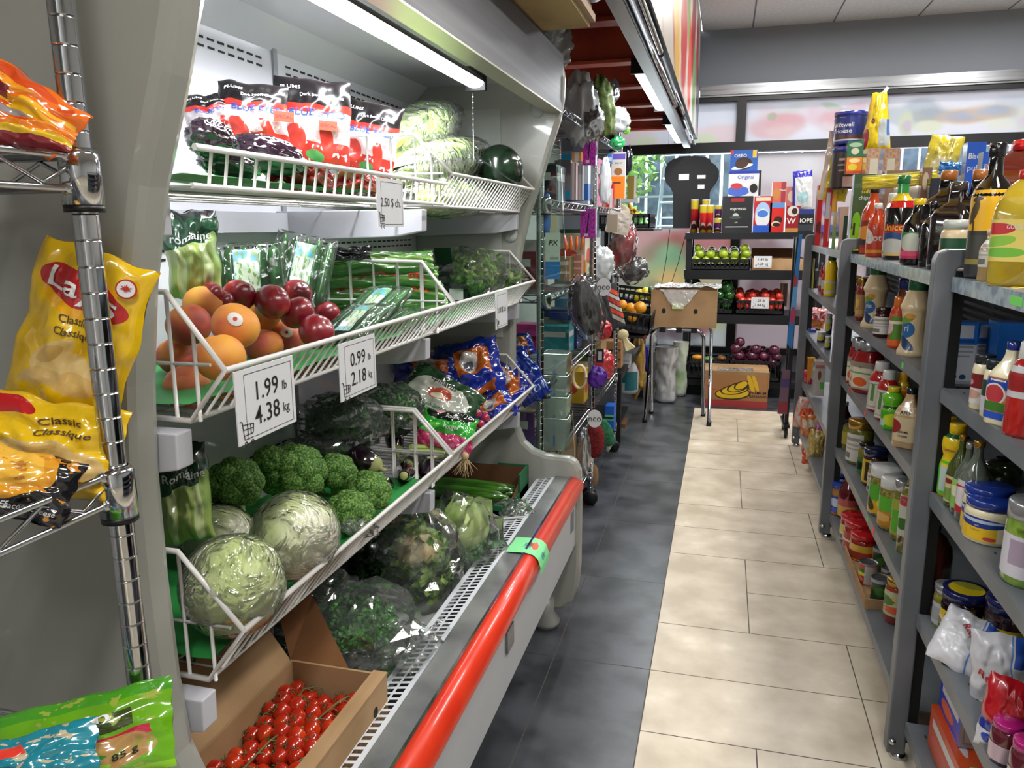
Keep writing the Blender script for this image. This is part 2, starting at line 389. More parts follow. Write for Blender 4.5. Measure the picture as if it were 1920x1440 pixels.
film3 = art(blank, [('e', .12, .45, .12, .26, '#abb2b4', 20), ('e', .23, .68, .11, .2, '#a5adb5'), ('e', .27, .45, .13, .22, '#9fa8ac'), ('e', .14, .3, .045, .3, '#b3b8a2'), ('e', .15, .25, .03, .13, '#aea6b0'),
      ('e', .28, .22, .09, .14, '#bcc0ac'), ('e', .5, .42, .17, .17, '#b8ac9f', 35), ('e', .5, .44, .13, .1, '#a4aab8', 35), ('e', .66, .5, .14, .17, '#bcb0a4', 30), ('e', .67, .52, .1, .1, '#a8aebc', 30)], .5, 0, FS, .6, warp=.04, name='printed_film_c')
film4 = art('#bfc2c4', [('e', .72, .86, .3, .16, '#b57a7a'), ('e', .9, .9, .2, .12, '#bc8082'), ('e', .42, .72, .2, .18, '#9cb5a0'), ('e', .66, .5, .3, .2, '#c8b896'), ('e', .6, .48, .22, .14, '#cdbb97'), ('e', .3, .4, .2, .16, '#a9bba5'),
      ('e', .85, .3, .2, .16, '#b7c48c'), ('e', .6, .14, .2, .1, '#9a8e92'), ('e', .8, .2, .1, .1, '#a7757c'), ('e', .95, .7, .1, .1, '#b9c48f')], .5, 0, FS, .6, warp=.05, name='printed_film_d')
film5 = art('#b4aeb2', [('e', .25, .95, .3, .1, '#c4c6c8'), ('e', .16, .5, .3, .13, '#8d7d80', -25), ('e', .22, .34, .14, .07, '#85757a', 15), ('e', .35, .28, .22, .05, '#8e8084', -32),
      ('e', .2, .62, .06, .06, '#a39a95'), ('e', .3, .2, .1, .05, '#a99ea0')], .5, 0, FS, .6, warp=.06, name='printed_film_e')
pane_obj('frosted_pane', -.95, 2.03, .05, 2.35, film1); pane_obj('frosted_pane', .125, 2.03, 1.13, 2.35, film2); pane_obj('frosted_pane', 1.17, 2.03, 2.3, 2.35, film3); pane_obj('frosted_pane', 2.35, 2.03, 3.44, 2.35, film2)
pane_obj('frosted_pane', -.95, .32, .05, 1.335, film4); pane_obj('frosted_pane', .125, .32, 1.13, 1.935, film5)
M_glass = pane('window_glass', '#f2f8f6')
pane_obj('clear_pane', -.95, 1.335, .05, 1.95, M_glass); pane_obj('clear_pane', 1.17, .32, 2.3, 1.95, M_glass); pane_obj('clear_pane', 2.35, .32, 3.44, 1.95, M_glass)
# outside
struct('ground', MB().box(-8, 7.1, -.1, 14, 16, -.02), mix2('asphalt', '#5d5c58', '#706f6a', 6, .9))
ws = mix2('stone_wall', '#8e9197', '#b4b4b4', 3, .9, bmp=.3)
tag(MB().box(-6, 8.9, -.02, .6, 9.1, 1.25).build('stone_garden_wall', ws), 'low grey stone wall outside beyond the shop window', 'wall')
fen = MB()
for k in range(56): fen.box(-6+k*.17, 9.4, 0, -5.86+k*.17, 9.43, 2.15)
tag(fen.build('board_fence', mix2('fence_boards', '#3f4a57', '#586574', 9, .7)), 'dark blue-grey board fence outside behind the green tree', 'fence')
rl = empty('metal_railing', (-2.6, 8.5, 0), 0, 'pale metal railing outside the shop window', 'railing')
M_alu = mat('pale_aluminium', '#c4ced8', .35, .6)
for zz in (1.0, 1.22, 1.44, 1.66): MB().tube([(-.3, 0, zz), (2.2, 0, zz)], .014).build('rail', M_alu, rl)
for xx in (0, .7, 1.4, 2.1): MB().tube([(xx, 0, 0), (xx, 0, 1.68)], .018).build('baluster', M_alu, rl)
ld = empty('ladder', (-.62, 8.1, 0), 0, 'aluminium ladder leaning outside the window by the black board', 'ladder')
MB().tube([(-.16, 0, 0), (-.02, .3, 1.95)], .022).build('stile', M_alu, ld); MB().tube([(.2, 0, 0), (.32, .3, 1.95)], .022).build('stile', M_alu, ld)
for k in range(8): MB().tube([(-.15+k*.018, .03*k+.02, .15+k*.24), (.21+k*.015, .03*k+.02, .15+k*.24)], .016).build('rung', M_alu, ld)
M_leaf = mix2('light_green_leaves', '#6f9a4e', '#a8c878', 3, .6, c3='#cfe0a0')  # three leaf greens mixed by noise
def tree(x, y, z, R, n, lab, lm=M_leaf, leaf=.055, trunk=True):
    t = empty('leafy_tree', (x, y, 0), 0, lab, 'tree'); q = MB()
    for _ in range(n):
        d = Vector((rnd(-1, 1), rnd(-1, 1), rnd(-1, 1)))
        if d.length > 1: continue
        p = Vector((d.x*R, d.y*R*.6, z+d.z*R*.8)); a = Vector((rnd(-1, 1), rnd(-1, 1), rnd(-1, 1))).normalized()*leaf; b = a.cross(Vector((rnd(-1, 1), rnd(-1, 1), rnd(-1, 1)))).normalized()*leaf*.5
        q.quad(p-a, p+b, p+a, p-b)
    q.build('foliage', lm, t)
    if trunk: MB().tube([(0, 0, -.02), (.04, 0, z*.5), (0, .05, z)], [.07, .05, .03]).build('trunk', mat('bark', '#5b4a3c', .9), t)
tree(-1.45, 8.45, 2.15, .85, 3800, 'light green leafy tree hanging over the fence outside the window')
tree(-.95, 7.75, 1.36, .24, 700, 'small bright green bush outside the window above the fruit crates', mix2('bush_leaves', '#86c26a', '#b5e08e', 5, .6), .05)
tag(MB().box(.9, 10.5, 0, 9, 10.7, 3.6).build('pink_building', mix2('pink_render', '#d99ca6', '#e9c3c9', 1.2, .8)), 'pink building outside beyond the right of the window', 'building')
bu = empty('bunting', (1.2, 8.6, 0), 0, 'string of small pink pennants outside the right window', 'bunting')
pts = [(-.2+k*.3, 0, 1.78+.05*k-.10*sin(pi*k/6)) for k in range(8)]
MB().tube(pts, .006).build('string', mat('pink_string', '#d56d86', .7), bu)
for k in range(7):
    a, b = Vector(pts[k]), Vector(pts[k+1]); q = MB(); q.prism([(0, 0), (.18, 0), (.09, -.17)], .002, lambda x, y, z, a=a: (a.x+x+.03, a.y-z, a.z+y)); q.build('pennant', mat('pink_pennant', '#d98fa8', .7), bu)

# ---- lower metal deck ceiling with red joists and the bulkhead beside it
M_red = mix2('red_oxide_paint', '#9c3320', '#b8482c', 5, .5, detail=5); M_deck = mix2('grey_deck', '#7d746d', '#a09690', 2.5, .55, detail=5)
struct('ceiling_deck', MB().box(-1.4, 1.0, 2.3, -.3, 6.9, 2.33).box(-1.4, -2.5, 2.3, -.3, 1.0, 2.33), M_deck)
jn = 0
for yy in (1.75, 2.45, 3.17, 3.94, 4.62, 5.33, 5.98, 6.62):
    jn += 1
    q = MB(); q.box(-1.4, yy-.01, 2.14, -.31, yy+.01, 2.3); q.box(-1.4, yy-.045, 2.12, -.31, yy+.045, 2.135); q.box(-1.4, yy-.045, 2.285, -.31, yy+.045, 2.3)
    struct('trim_%d' % (jn+1), q, M_red)
ban = art('#d9c9b4', [('r', .5, .5, .5, .5, '#cfc6be'), ('e', .1, .5, .06, .5, '#d8a21c', 8), ('e', .16, .6, .03, .5, '#f0d79b', 6), ('e', .22, .45, .05, .6, '#e3b31f', 12), ('e', .3, .5, .025, .45, '#7d4032', 10), ('e', .36, .55, .04, .5, '#ecc437', -6),
      ('e', .44, .5, .03, .5, '#b0452f', 8), ('e', .5, .4, .04, .5, '#e6b52a', 5), ('e', .57, .5, .02, .4, '#fff2d8', 0), ('e', .62, .3, .05, .3, '#c9302c'), ('e', .68, .6, .04, .4, '#7f9c4a', 10), ('e', .74, .3, .04, .3, '#cf4a36'), ('e', .8, .6, .05, .35, '#8d2430'), ('e', .86, .3, .04, .3, '#5d8a45'),
      ('e', .92, .6, .04, .3, '#a32d35'), ('e', .97, .3, .04, .3, '#3c2430')], .3, .4, .25, warp=.05, name='fruit_print')
bk = struct('wall_bulkhead', MB().box(-.30, .9, 2.06, -.256, 6.86, 2.9), M_wall)
q = MB(); q.box(-.256, .9, 2.03, -.25, 6.5, 2.9, {'r': 1, '*': 0}); tag(q.build('fruit_banner', [M_wall, ban]), 'long banner printed with fruit running along the ceiling bulkhead', 'banner')
q = MB(); q.box(-.345, .9, 1.97, -.30, 6.6, 1.975); q.box(-.35, .9, 1.97, -.345, 6.6, 2.14); q.box(-.302, .9, 1.97, -.298, 6.6, 2.0)
hd = tag(q.build('steel_header', M_steel2), 'polished steel header strip under the fruit banner', 'header rail')
for (x, z, a, b) in ((-.272, 2.012, 1.0, 3.2), (-.272, 2.012, 3.25, 4.9), (-.268, 1.99, 4.95, 6.55), (-.285, 1.985, 1.6, 4.4)):
    MB().tube([(x, a, z), (x, b, z)], .011, seg=10).build('tube', M_chrome, hd)
def led(name, x, y0, y1, z, lab, watt, rx=.035, s=14, grp=None, along=True, ang=0):
    t = empty(name, (x, (y0+y1)/2, z), 0, lab, 'lamp', grp); L = (y1-y0)/2
    def prof(sg, r, d0, d1, n=10): return [(r*sin(sg*(d0+(d1-d0)*i/n)), r*cos(d0+(d1-d0)*i/n)) for i in range(n+1)]
    p = [(rx*cos(a), .008+rx*.8*sin(a)) for a in [pi*i/12 for i in range(13)]]
    MB().prism(p, 2*L, lambda x, y, d: (x, -L+d, y)).build('housing', mat('black_lamp_housing', '#141518', .35), t)
    p = [(-(rx*.92)*cos(a), -rx*.55*sin(a)+.008) for a in [pi*i/12 for i in range(13)]]
    MB().prism(p, 2*L-.02, lambda x, y, d: (x, -L+.01+d, y), sm=True).build('diffuser', glow('led_diffuser_'+name, '#f6fbff', s), t)
    for sgn in (-1, 1): MB().box(-rx*1.05, sgn*L-.008, -.012, rx*1.05, sgn*L+.008, .05).build('end_cap', mat('black_lamp_housing', '#141518', .35), t)
    o = lamp(name+'_light', 'AREA', (0, 0, -rx*.62), watt, (rx*1.6, 2*L), (0, ang, 0), (.97, .99, 1)); o.parent = t
    return t
L1 = led('tube_lamp', -.37, 3.4, 4.5, 1.985, 'near led tube lamp hanging under the steel header', 7)
L2 = led('tube_lamp', -.37, 5.1, 6.25, 1.985, 'far led tube lamp hanging under the steel header', 7)
MB().tube([(0, -.5, 0), (0, -.5, -.12)], .0015).build('pull_cord', M_black, L2)
for i, (lx, ly) in enumerate(CEIL_LAMPS):
    t = empty('ceiling_lamp', (lx, ly, 2.87), 0, 'white ceiling lamp fitting %s' % ('over the shelf rack near the camera', 'over the middle of the shelf rack', 'behind the camera', 'by the right windows', 'over the far end of the aisle')[i], 'lamp')
    MB().box(-.15, -.6, 0, .15, .6, .03).build('housing', M_white, t); MB().box(-.14, -.58, -.012, .14, .58, -.002).build('diffuser', glow('ceiling_diffuser', '#fffaf2', 3), t)
# ---------------------------------------------------------------- refrigerated display case
YN, YF = .76, 2.42                       # inner faces of its two end panels
M_case = mix2('case_panel_grey', '#8e8f88', '#94958e', 3, .3, coat=.3); M_edge = mat('case_edge_moulding', '#a3a59c', .35, coat=.3)
M_liner = mat('white_enamel_liner', '#d2d3da', .12, coat=.7)
M_dark = mat('dark_recess', '#101112', .6); M_redp = mix2('red_plastic_bumper', '#d03018', '#da3a1e', 6, .32, coat=.35)
M_wire = mat('white_coated_wire', '#c9c7c4', .35, coat=.3)
case = empty('refrigerated_display_case', (-.76, 1.59, 0), 0, 'long open refrigerated produce case with red bumper rail', 'display fridge')
PROF = [(-.525, 1.87), (-.50, 1.85), (-.49, 1.80), (-.492, 1.74), (-.503, 1.677), (-.53, 1.60), (-.557, 1.512), (-.598, 1.4), (-.625, 1.29), (-.642, 1.18), (-.651, 1.07), (-.653, .93), (-.65, .79), (-.642, .70), (-.62, .648), (-.59, .622), (-.55, .608), (-.506, .604), (-.465, .603), (-.442, .592), (-.427, .56),
        (-.424, .45), (-.424, .22), (-.432, .14), (-.452, .08), (-.485, .05), (-.53, .042), (-1.06, .042), (-1.06, 1.87)]
def at_case(o): o.parent = case; o.location = Vector(o.location)-case.location; return o
for y0, y1 in ((.705, YN), (YF, 2.462)):
    at_case(MB().prism(PROF, y1-y0, lambda x, y, d, y0=y0: (x, y0+d, y)).build('end_panel', M_case, bevel=.014))
gl = [(p[0]-.004, p[1]) for p in PROF[5:19]] + [(-.45, .60), (-.506, 1.62)]
at_case(MB().prism(gl, .004, lambda x, y, d: (x, 2.436+d, y)).build('end_glass', pane('case_end_glass', '#e6f2ec', 1.2)))
q = MB(); q.box(-.98, YF-.004, 1.0, -.69, YF-.001, 1.715); at_case(q.build('inner_side_liner', mix2('side_liner', '#9fa39c', '#a5a9a2', 3, .2, coat=.4)))
bp = MB(); bp.box(-1.05, YN, .40, -.985, YF, 1.86, {'r': 0, '*': 1})
for z0, z1, s0 in ((1.70, 1.712, 0), (1.685, 1.697, 0)):
    pass
def dashes(mb, y0, y1, z, n, x=-.9845):
    for k in range(n):
        a = y0+(y1-y0)*k/n; b = a+(y1-y0)/n*.62
        for dz in (0, -.016): mb.box(x, a, z+dz, x+.0012, b, z+dz+.0042, 2, skip='l')
for z in (1.715, 1.60, 1.315, 1.08, .86):
    dashes(bp, .86, 1.58, z, 22); dashes(bp, 1.665, 2.38, z-.0, 22)
for y in (1.62, ): bp.box(-.9849, y-.012, .45, -.979, y+.004, 1.78, 1)
at_case(bp.build('back_panel', [M_liner, mat('liner_edge', '#8f9297', .4), M_dark]))
tp = MB(); tp.box(-1.06, YN, 1.79, -.53, YF, 1.80, 0); tp.box(-1.06, .705, 1.86, -.51, 2.462, 1.87, 1)
tp.quad((-.985, YN, 1.74), (-.985, YF, 1.74), (-.93, YF, 1.79), (-.93, YN, 1.79), 0)
at_case(tp.build('top_panel', [M_liner, M_case]))
hp = [(-.497, 1.70), (-.493, 1.86), (-.51, 1.865), (-.52, 1.72), (-.535, 1.715), (-.55, 1.79), (-.56, 1.79), (-.548, 1.705)]
at_case(MB().prism(hp, YF-YN, lambda x, y, d: (x, YN+d, y)).build('stainless_hood_fascia', mix2('fascia_steel', '#404145', '#4c4d51', 2, .42, metal=.85, stretch=(1, .4, 30))))
at_case(MB().box(-.545, YN, 1.696, -.497, YF, 1.702).build('hood_lip', mat('champagne_metal_lip', '#a9a892', .3, .8)))
# inner well, deck, grille, sill, bumper, lower front
M_well = mat('case_well_enamel', '#8f9491', .35)
q = MB(); q.box(-1.05, YN, .40, -.575, YF, .465); at_case(q.build('deck', M_well))
g = MB(); xa, xb, za, zb = -.578, -.512, .52, .532
gx = [0, .2, .46, .54, .8, 1]; P = lambda u, y: (xa+(xb-xa)*u, y, za+(zb-za)*u)
n = 96; dy = (YF-YN)/n
for (u0, u1) in ((0, .2), (.46, .54), (.8, 1)): g.quad(P(u0, YN), P(u1, YN), P(u1, YF), P(u0, YF))
for k in range(n+1):
    y0 = YN+k*dy
    for (u0, u1) in ((.2, .46), (.54, .8)): g.quad(P(u0, y0-.0035), P(u1, y0-.0035), P(u1, y0+.0035), P(u0, y0+.0035))
g.quad((xa, YN, za), (xa, YF, za), (xa, YF, .465), (xa, YN, .465))
at_case(g.build('air_return_grille', mat('white_grille', '#c6cbd0', .35)))
at_case(MB().box(-.57, YN, .47, -.50, YF, .50).build('grille_slot_shade', M_dark))  # near-black box added as the shade behind the grille slots
at_case(MB().box(-.512, YN, .50, -.462, YF, .536).build('stainless_sill', mix2('stainless_painted_sheen', '#7d7f80', '#a9aaa9', 5, .36, metal=.7, detail=7), bevel=.002))  # lighter blotches in the steel colour stand in for reflections
at_case(MB().box(-.462, YN, .525, -.456, YF, .540).build('sill_edge', M_chrome))
bm = [(-.456, .537), (-.447, .536)]+[(-.447+.026*cos(radians(a)), .499+.037*sin(radians(a))) for a in range(80, -81, -16)]+[(-.447, .461), (-.456, .460)]
at_case(MB().prism(bm, YF-YN+.03, lambda x, y, d: (x, YN+d, y), sm=True).build('red_bumper', M_redp))
at_case(MB().box(-.56, YN, .30, -.442, YF, .462).build('lower_front_panel', mat('lower_front_white', '#a5a8ad', .4)))
at_case(MB().box(-1.0, YN, .10, -.60, YF, .30).build('kick_base', M_dark))
at_case(MB().box(-.442, 1.545, .395, -.436, 1.60, .45).build('drain_clip', M_steel2)); at_case(MB().box(-.442, 2.33, .37, -.4405, 2.38, .44).build('rating_plate', mat('grey_plate', '#5d6368', .5)))
for y in (.80, 2.40): at_case(MB().lathe([(0, 0), (.045, 0), (.05, .02), (.03, .05), (.03, .1), (0, .1)], 16, (-.54, y, 0)).build('foot', mat('translucent_foot', '#a8a7a2', .3, trans=.3)))
for zb_, nm in ((1.398, 0), (1.116, 0), (.756, 0)):
    for y in (YN+.017, 1.60, 2.395):
        q = MB(); q.prism([(-.984, zb_-.07), (-.70, zb_-.062), (-.632, zb_-.05), (-.63, zb_-.004), (-.984, zb_-.004)], .03, lambda x, yy, d, y=y: (x, y-.015+d, yy)); at_case(q.build('shelf_bracket', mat('white_bracket', '#b4b5bd', .4), bevel=.002))
    at_case(MB().box(-.984, YN, zb_-.05, -.955, YF, zb_-.008).build('shelf_rail', mat('white_bracket', '#b4b5bd', .4)))
MB_s = MB(); MB_s.lathe([(0, 0), (.017, 0), (.017, .003), (0, .003)], 16)
for x, z in ((-.575, 1.705), (-.66, 1.33)):
    o = MB(); o.lathe([(0, 0), (.022, 0), (.022, .004), (0, .004)], 18); o.xf(Matrix.Rotation(radians(90), 4, 'X')); o = o.build('round_sticker', mat('round_sticker', '#aab0ae', .5)); o.location = (x, YF-.001, z); at_case(o)
case_lamp = led('case_tube_lamp', -.655, .82, 2.06, 1.722, 'bright led tube lamp under the fridge hood', 11, .026, 14)
q = MB(); q.tube([(-.655, 2.03, 1.70), (-.655, 2.03, 1.53)], .0012)
for k in range(12): q.ball((-.655, 2.03, 1.69-k*.014), .0022, 6, 4)
tag(q.build('pull_chain', M_steel), 'thin ball pull chain hanging from the end of the fridge lamp', 'pull chain')

def basket(name, y0, y1, P0, P1, P2, P3, P4, lab, step=.026, side=(1, 1), low=False):
    b = empty(name, (P1[0], (y0+y1)/2, P1[1]), 0, lab, 'wire basket', 'white wire baskets in the fridge')
    L = b.location; A = lambda p, y: (p[0]-L.x, y-L.y, p[1]-L.z)
    f = MB(); n = int((y1-y0)/step)
    for k in range(1, n):
        y = y0+(y1-y0)*k/n
        f.tube([A(P1, y), A(P2, y)], .0021, seg=5)
    f.tube([A(P2, y0), A(P2, y1)], .0042); f.tube([A(P1, y0), A(P1, y1)], .0036)
    f.build('front_rail', M_wire, b)
    f = MB()
    for k in range(0, n+1):
        y = y0+(y1-y0)*k/n; f.tube([A(P0, y), A(P1, y)], .0018, seg=4)
    for t in (.25, .5, .75, 1):
        p = (P1[0]+(P0[0]-P1[0])*t, P1[1]+(P0[1]-P1[1])*t-.004); f.tube([A(p, y0), A(p, y1)], .0024, seg=5)
    f.build('wire_base', M_wire, b)
    if not low:
        for sd, y in zip(side, (y0, y1)):
            if not sd: continue
            f = MB(); f.tube([A(P0, y), A(P1, y), A(P2, y), A(P3, y), A(P4, y), A(P0, y)], .0040)
            xs = [P3[0]+(P4[0]-P3[0])*t/5 for t in range(0, 5)]
            for i, x in enumerate(xs): f.tube([A((x, P1[1]), y), A((x, P3[1]), y)], .0026, seg=5)
            xm = (P2[0]*.45+P3[0]*.55); f.tube([A((xm, P1[1]+.0), y), A((xm, P3[1]+(P2[1]-P3[1])*.45), y)], .0026, seg=5)
            zm = (P1[1]*.55+P3[1]*.45); f.tube([A((P3[0]-.28, zm), y), A((P2[0]-.02, zm), y)], .0026, seg=5)
            f.build('side_frame', M_wire, b)
    return b
basket('wire_basket', YN+.03, 1.63, (-.95, 1.41), (-.598, 1.405), (-.59, 1.448), (-.59, 1.448), (-.95, 1.45), 'low wire fence shelf holding the cherry bags at the fridge top', .03, low=True)
basket('wire_basket', 1.64, YF-.02, (-.95, 1.41), (-.628, 1.403), (-.58, 1.470), (-.665, 1.555), (-.95, 1.56), 'wire basket at the fridge top holding romaine and a watermelon', .026)
basket('wire_basket', YN+.035, 1.63, (-.95, 1.13), (-.632, 1.121), (-.578, 1.187), (-.652, 1.281), (-.95, 1.285), 'middle wire basket with peaches nearest the camera')
basket('wire_basket', 1.64, YF-.02, (-.95, 1.13), (-.632, 1.119), (-.578, 1.187), (-.66, 1.28), (-.95, 1.285), 'middle wire basket with bagged salad at the far end')
basket('wire_basket', YN+.035, 1.60, (-.95, .77), (-.642, .762), (-.582, .842), (-.672, .942), (-.95, .945), 'lowest wire basket with lettuce and broccoli near the camera')
basket('wire_basket', 1.61, YF-.02, (-.95, .77), (-.642, .762), (-.582, .845), (-.672, .945), (-.95, .95), 'lowest wire basket with bagged carrots at the far end')
M_green = mat('green_paper_liner', '#2a8a40', .55)
def liner(y0, y1, z, x0, x1, lab, amp=.012):
    q = MB(); q.grid(lambda u, v: (x0+(x1-x0)*u, y0+(y1-y0)*v, z+amp*noise.noise(Vector((u*4, v*5+z*9, 0)))+.004), 20, 24)
    tag(q.build('green_liner', M_green), lab, 'liner', 'green sheets lining the wire baskets')
liner(.80, 1.40, 1.415, -.74, -.61, 'green sheet lining the top wire shelf under the cherries', .004)
liner(.80, 1.62, 1.135, -.94, -.638, 'green sheet lining the peach and cucumber basket', .006)
liner(1.65, 2.38, 1.133, -.94, -.638, 'green sheet lining the far middle basket', .005)
liner(.805, 1.58, .782, -.94, -.642, 'green sheet lining the cabbage and broccoli basket', .014)
# price cards hung on the baskets, facing the aisle
M_card = mat('white_card', '#c9cbce', .45); M_ink = mat('black_ink', '#141414', .6)
def card(c, lines, lab, x=-.572, h=.026, rot=0):
    (y0, z0), (y1, z1) = c; t = empty('price_card', (x, (y0+y1)/2, (z0+z1)/2), 0, lab, 'price card', 'price cards')
    W, H = (y1-y0)/2, (z1-z0)/2
    cd_ = MB().box(-.0008, -W, -H, .0008, W, H).build('card', M_card, t)
    fn = lambda a, b: (.0014, a, b)
    q = MB(); b = .0008
    for (a0, b0, a1, b1) in ((-W*.72, -H*.9, -W*.72+b, H*.86), (-W*.72, H*.86-b, W*.9, H*.86), (W*.9-b, -H*.9, W*.9, H*.86), (-W*.5, -H*.9, W*.9, -H*.9+b)):
        q.quad((.0011, a0, b0), (.0011, a1, b0), (.0011, a1, b1), (.0011, a0, b1))
    k = W*.16; cx, cz = -W*.74, -H*.72
    for (p0, p1) in (((-1.2, 1.6), (-.8, 1.5)), ((-.8, 1.5), (-.5, -.7)), ((-.5, -.7), (1.2, -.7)), ((-.75, 1.1), (1.4, .9)), ((1.4, .9), (1.2, -.2)), ((1.2, -.2), (-.6, -.2)), ((.2, 1), (.2, -.2)), ((.8, 1), (.8, -.2)), ((-.6, .5), (1.3, .4))):
        q.tube([(.0012, cx+p0[0]*k, cz+p0[1]*k), (.0012, cx+p1[0]*k, cz+p1[1]*k)], .0006, seg=3)
    for a in (-.3, 1.0): q.lathe([(k*.18, 0), (k*.34, 0)], 10, (0, 0, 0)); q.xf(Matrix.Translation((.0013, cx+a*k, cz-1.25*k)) @ Matrix.Rotation(pi/2, 4, 'Y'), len(q.V)-20)
    q.build('printed_border', M_ink, cd_)
    for s, hh, dy, dz, bo in lines: txt(cd_, s, hh, M_ink, lambda a, b, dy=dy, dz=dz: (.0014, a+dy*W, b+dz*H), bold=bo)
    return t
card(((.799, 1.090), (.934, 1.184)), [('1.99', .034, -.02, .30, .004), ('lb', .018, .62, .22, .002), ('4.38', .034, -.02, -.38, .004), ('kg', .018, .64, -.42, .002)], 'price card reading 1.99 lb and 4.38 kg under the peaches', x=-.570)
card(((1.067, 1.087), (1.197, 1.179)), [('0.99', .032, -.02, .30, .004), ('lb', .016, .62, .22, .002), ('2.18', .032, -.02, -.38, .004), ('kg', .016, .64, -.42, .002)], 'price card reading 0.99 lb and 2.18 kg under the cucumbers', x=-.570)
card(((1.26, 1.357), (1.374, 1.441)), [('2.50 $ ch.', .022, .0, .0, .002)], 'price card reading 2.50 $ on the top fridge shelf', x=-.584)
card(((1.93, 1.09), (2.045, 1.186)), [('2.00 $ ch.', .022, .0, .0, .002)], 'price card reading 2.00 $ on the far middle basket', x=-.570)
# ---------------------------------------------------------------- grey shelf rack along the right of the aisle
M_rack = mix2('rack_grey_paint', '#54575b', '#63666a', 4, .4, coat=.15); M_shelf = mix2('shelf_grey', '#5e6267', '#6b6f73', 6, .38, coat=.1)
SHZ = [1.238, .984, .731, .418, .120]; PY = [.47, 1.966, 3.462, 4.953]; XB = .90
rack = empty('shelf_rack', (.7, 2.7, 0), 0, 'long grey metal shelf rack along the right of the aisle', 'shelf rack')
def at_r(o): o.parent = rack; o.location = Vector(o.location)-rack.location; return o
M_dbar = mat('dark_mesh_wire', '#1b1c1e', .5)
def sqtube(mb, pts, r, m=0): mb.tube(pts, r*1.2, m, seg=8)
for y in PY:
    q = MB(); q.prism([(.462, .02), (.506, .02), (.506, 1.252), (.510, 1.258), (XB+.01, 1.258), (XB+.01, 1.299), (.486, 1.299), (.468, 1.292), (.462, 1.275)], .042, lambda a, b, d, y=y: (a, y-.021+d, b)); at_r(q.build('upright_frame', M_rack, bevel=.008))
    at_r(MB().box(.506, y-.012, .05, .530, y+.012, 1.25).build('slotted_strip', M_dark))
    at_r(MB().box(XB-.03, y-.026, .02, XB+.01, y+.026, 1.27).build('rear_post', M_rack))
    q = MB(); q.lathe([(0, 0), (.02, 0), (.024, .008), (.012, .02), (0, .022)], 14, (.494, y, 0)); at_r(q.build('levelling_foot', M_chrome))
    at_r(MB().ball((.472, y-.03, .06), .009, 8, 6).build('bolt', M_chrome))
BAYS = [(PY[i]+.03, PY[i+1]-.03) for i in range(3)]
for bi, (y0, y1) in enumerate(BAYS):
    for zi, z in enumerate(SHZ):
        q = MB(); q.box(.505, y0, z-.006, XB-.02, y1, z, 0); q.box(.497, y0, z-.032, .506, y1, z+.001, 1 if (zi == 0 and bi < 2) else 0); q.box(.506, y0, z-.032, .53, y1, z-.028, 0)
        if zi in (1, 2, 3, 4) and bi == 0:
            for a in range(8):
                for b in range(int((y1-y0)/.05)):
                    x, y = .53+a*.045, y0+.03+b*.05; q.quad((x, y, z+.0004), (x+.004, y, z+.0004), (x+.004, y+.012, z+.0004), (x, y+.012, z+.0004), 2)
        at_r(q.build('shelf', [M_shelf, mix2('label_strip', '#7d8f9c', '#a7b6bf', 30, .2, coat=.5), M_dark]))
    q = MB()
    z = .05
    while z < 1.25:
        q.box(XB-.022, y0, z, XB-.014, y1, z+.009); z += .026
    for k in range(4): q.box(XB-.014, y0+(y1-y0)*k/3-.01, .03, XB-.008, y0+(y1-y0)*k/3+.01, 1.25)
    at_r(q.build('back_grille', M_dbar))
for (x, y, z, c, s) in ((.4965, 1.53, 1.222, '#6fcf5a', .03), (.4965, 2.33, .968, '#6fcf5a', .012), (.4965, 3.2, .715, '#f2502e', .012), (.4965, 2.82, .715, '#f2502e', .010), (.4965, 2.52, .404, '#f2502e', .014), (.4965, 2.62, .404, '#6fcf5a', .012)):
    at_r(MB().box(x-.0008, y-s, z-.008, x, y+s, z+.008).build('price_dot', mat('dot_'+c[1:], c, .5)))
# back stock glimpsed through the rack: closed by the shop's own rear gondola wall
tag(MB().box(XB+.02, .45, 0, XB+.05, 4.98, 1.262).build('gondola_divider', mat('dark_divider', '#26282b', .6)), 'dark backing panel behind the right shelf rack', 'panel')

# ---------------------------------------------------------------- chrome wire shelving
M_cw = mat('chrome_wire', '#b9bcc1', .14, 1); M_cpost = mix2('chrome_post', '#b4b7bc', '#c6c9cd', 3, .10, metal=1)
M_blk = mat('black_plastic', '#0e0f11', .4)
def post(parent, x, y, z0, z1, r=.0127, foot=None, step=.0254):
    prof = []; z = z0
    while z < z1:
        prof += [(r, z), (r, z+.0006), (r, z+step-.0024), (r, z+step-.0018), (r-.0011, z+step-.0012), (r-.0011, z+step-.0006)]; z += step
    prof.append((r, z1)); q = MB(); q.lathe(prof, 20); o = q.build('post', M_cpost, parent, (x-parent.location.x, y-parent.location.y, -parent.location.z))
    if foot == 'caster':
        w_ = MB(); w_.lathe([(0, -.014), (.032, -.014), (.037, -.009), (.037, .009), (.032, .014), (0, .014)], 20); w_.xf(Matrix.Rotation(pi/2, 4, 'X')); 
        c_ = w_.build('caster', M_blk, parent, (x-parent.location.x, y-parent.location.y, .037-parent.location.z))
    return o
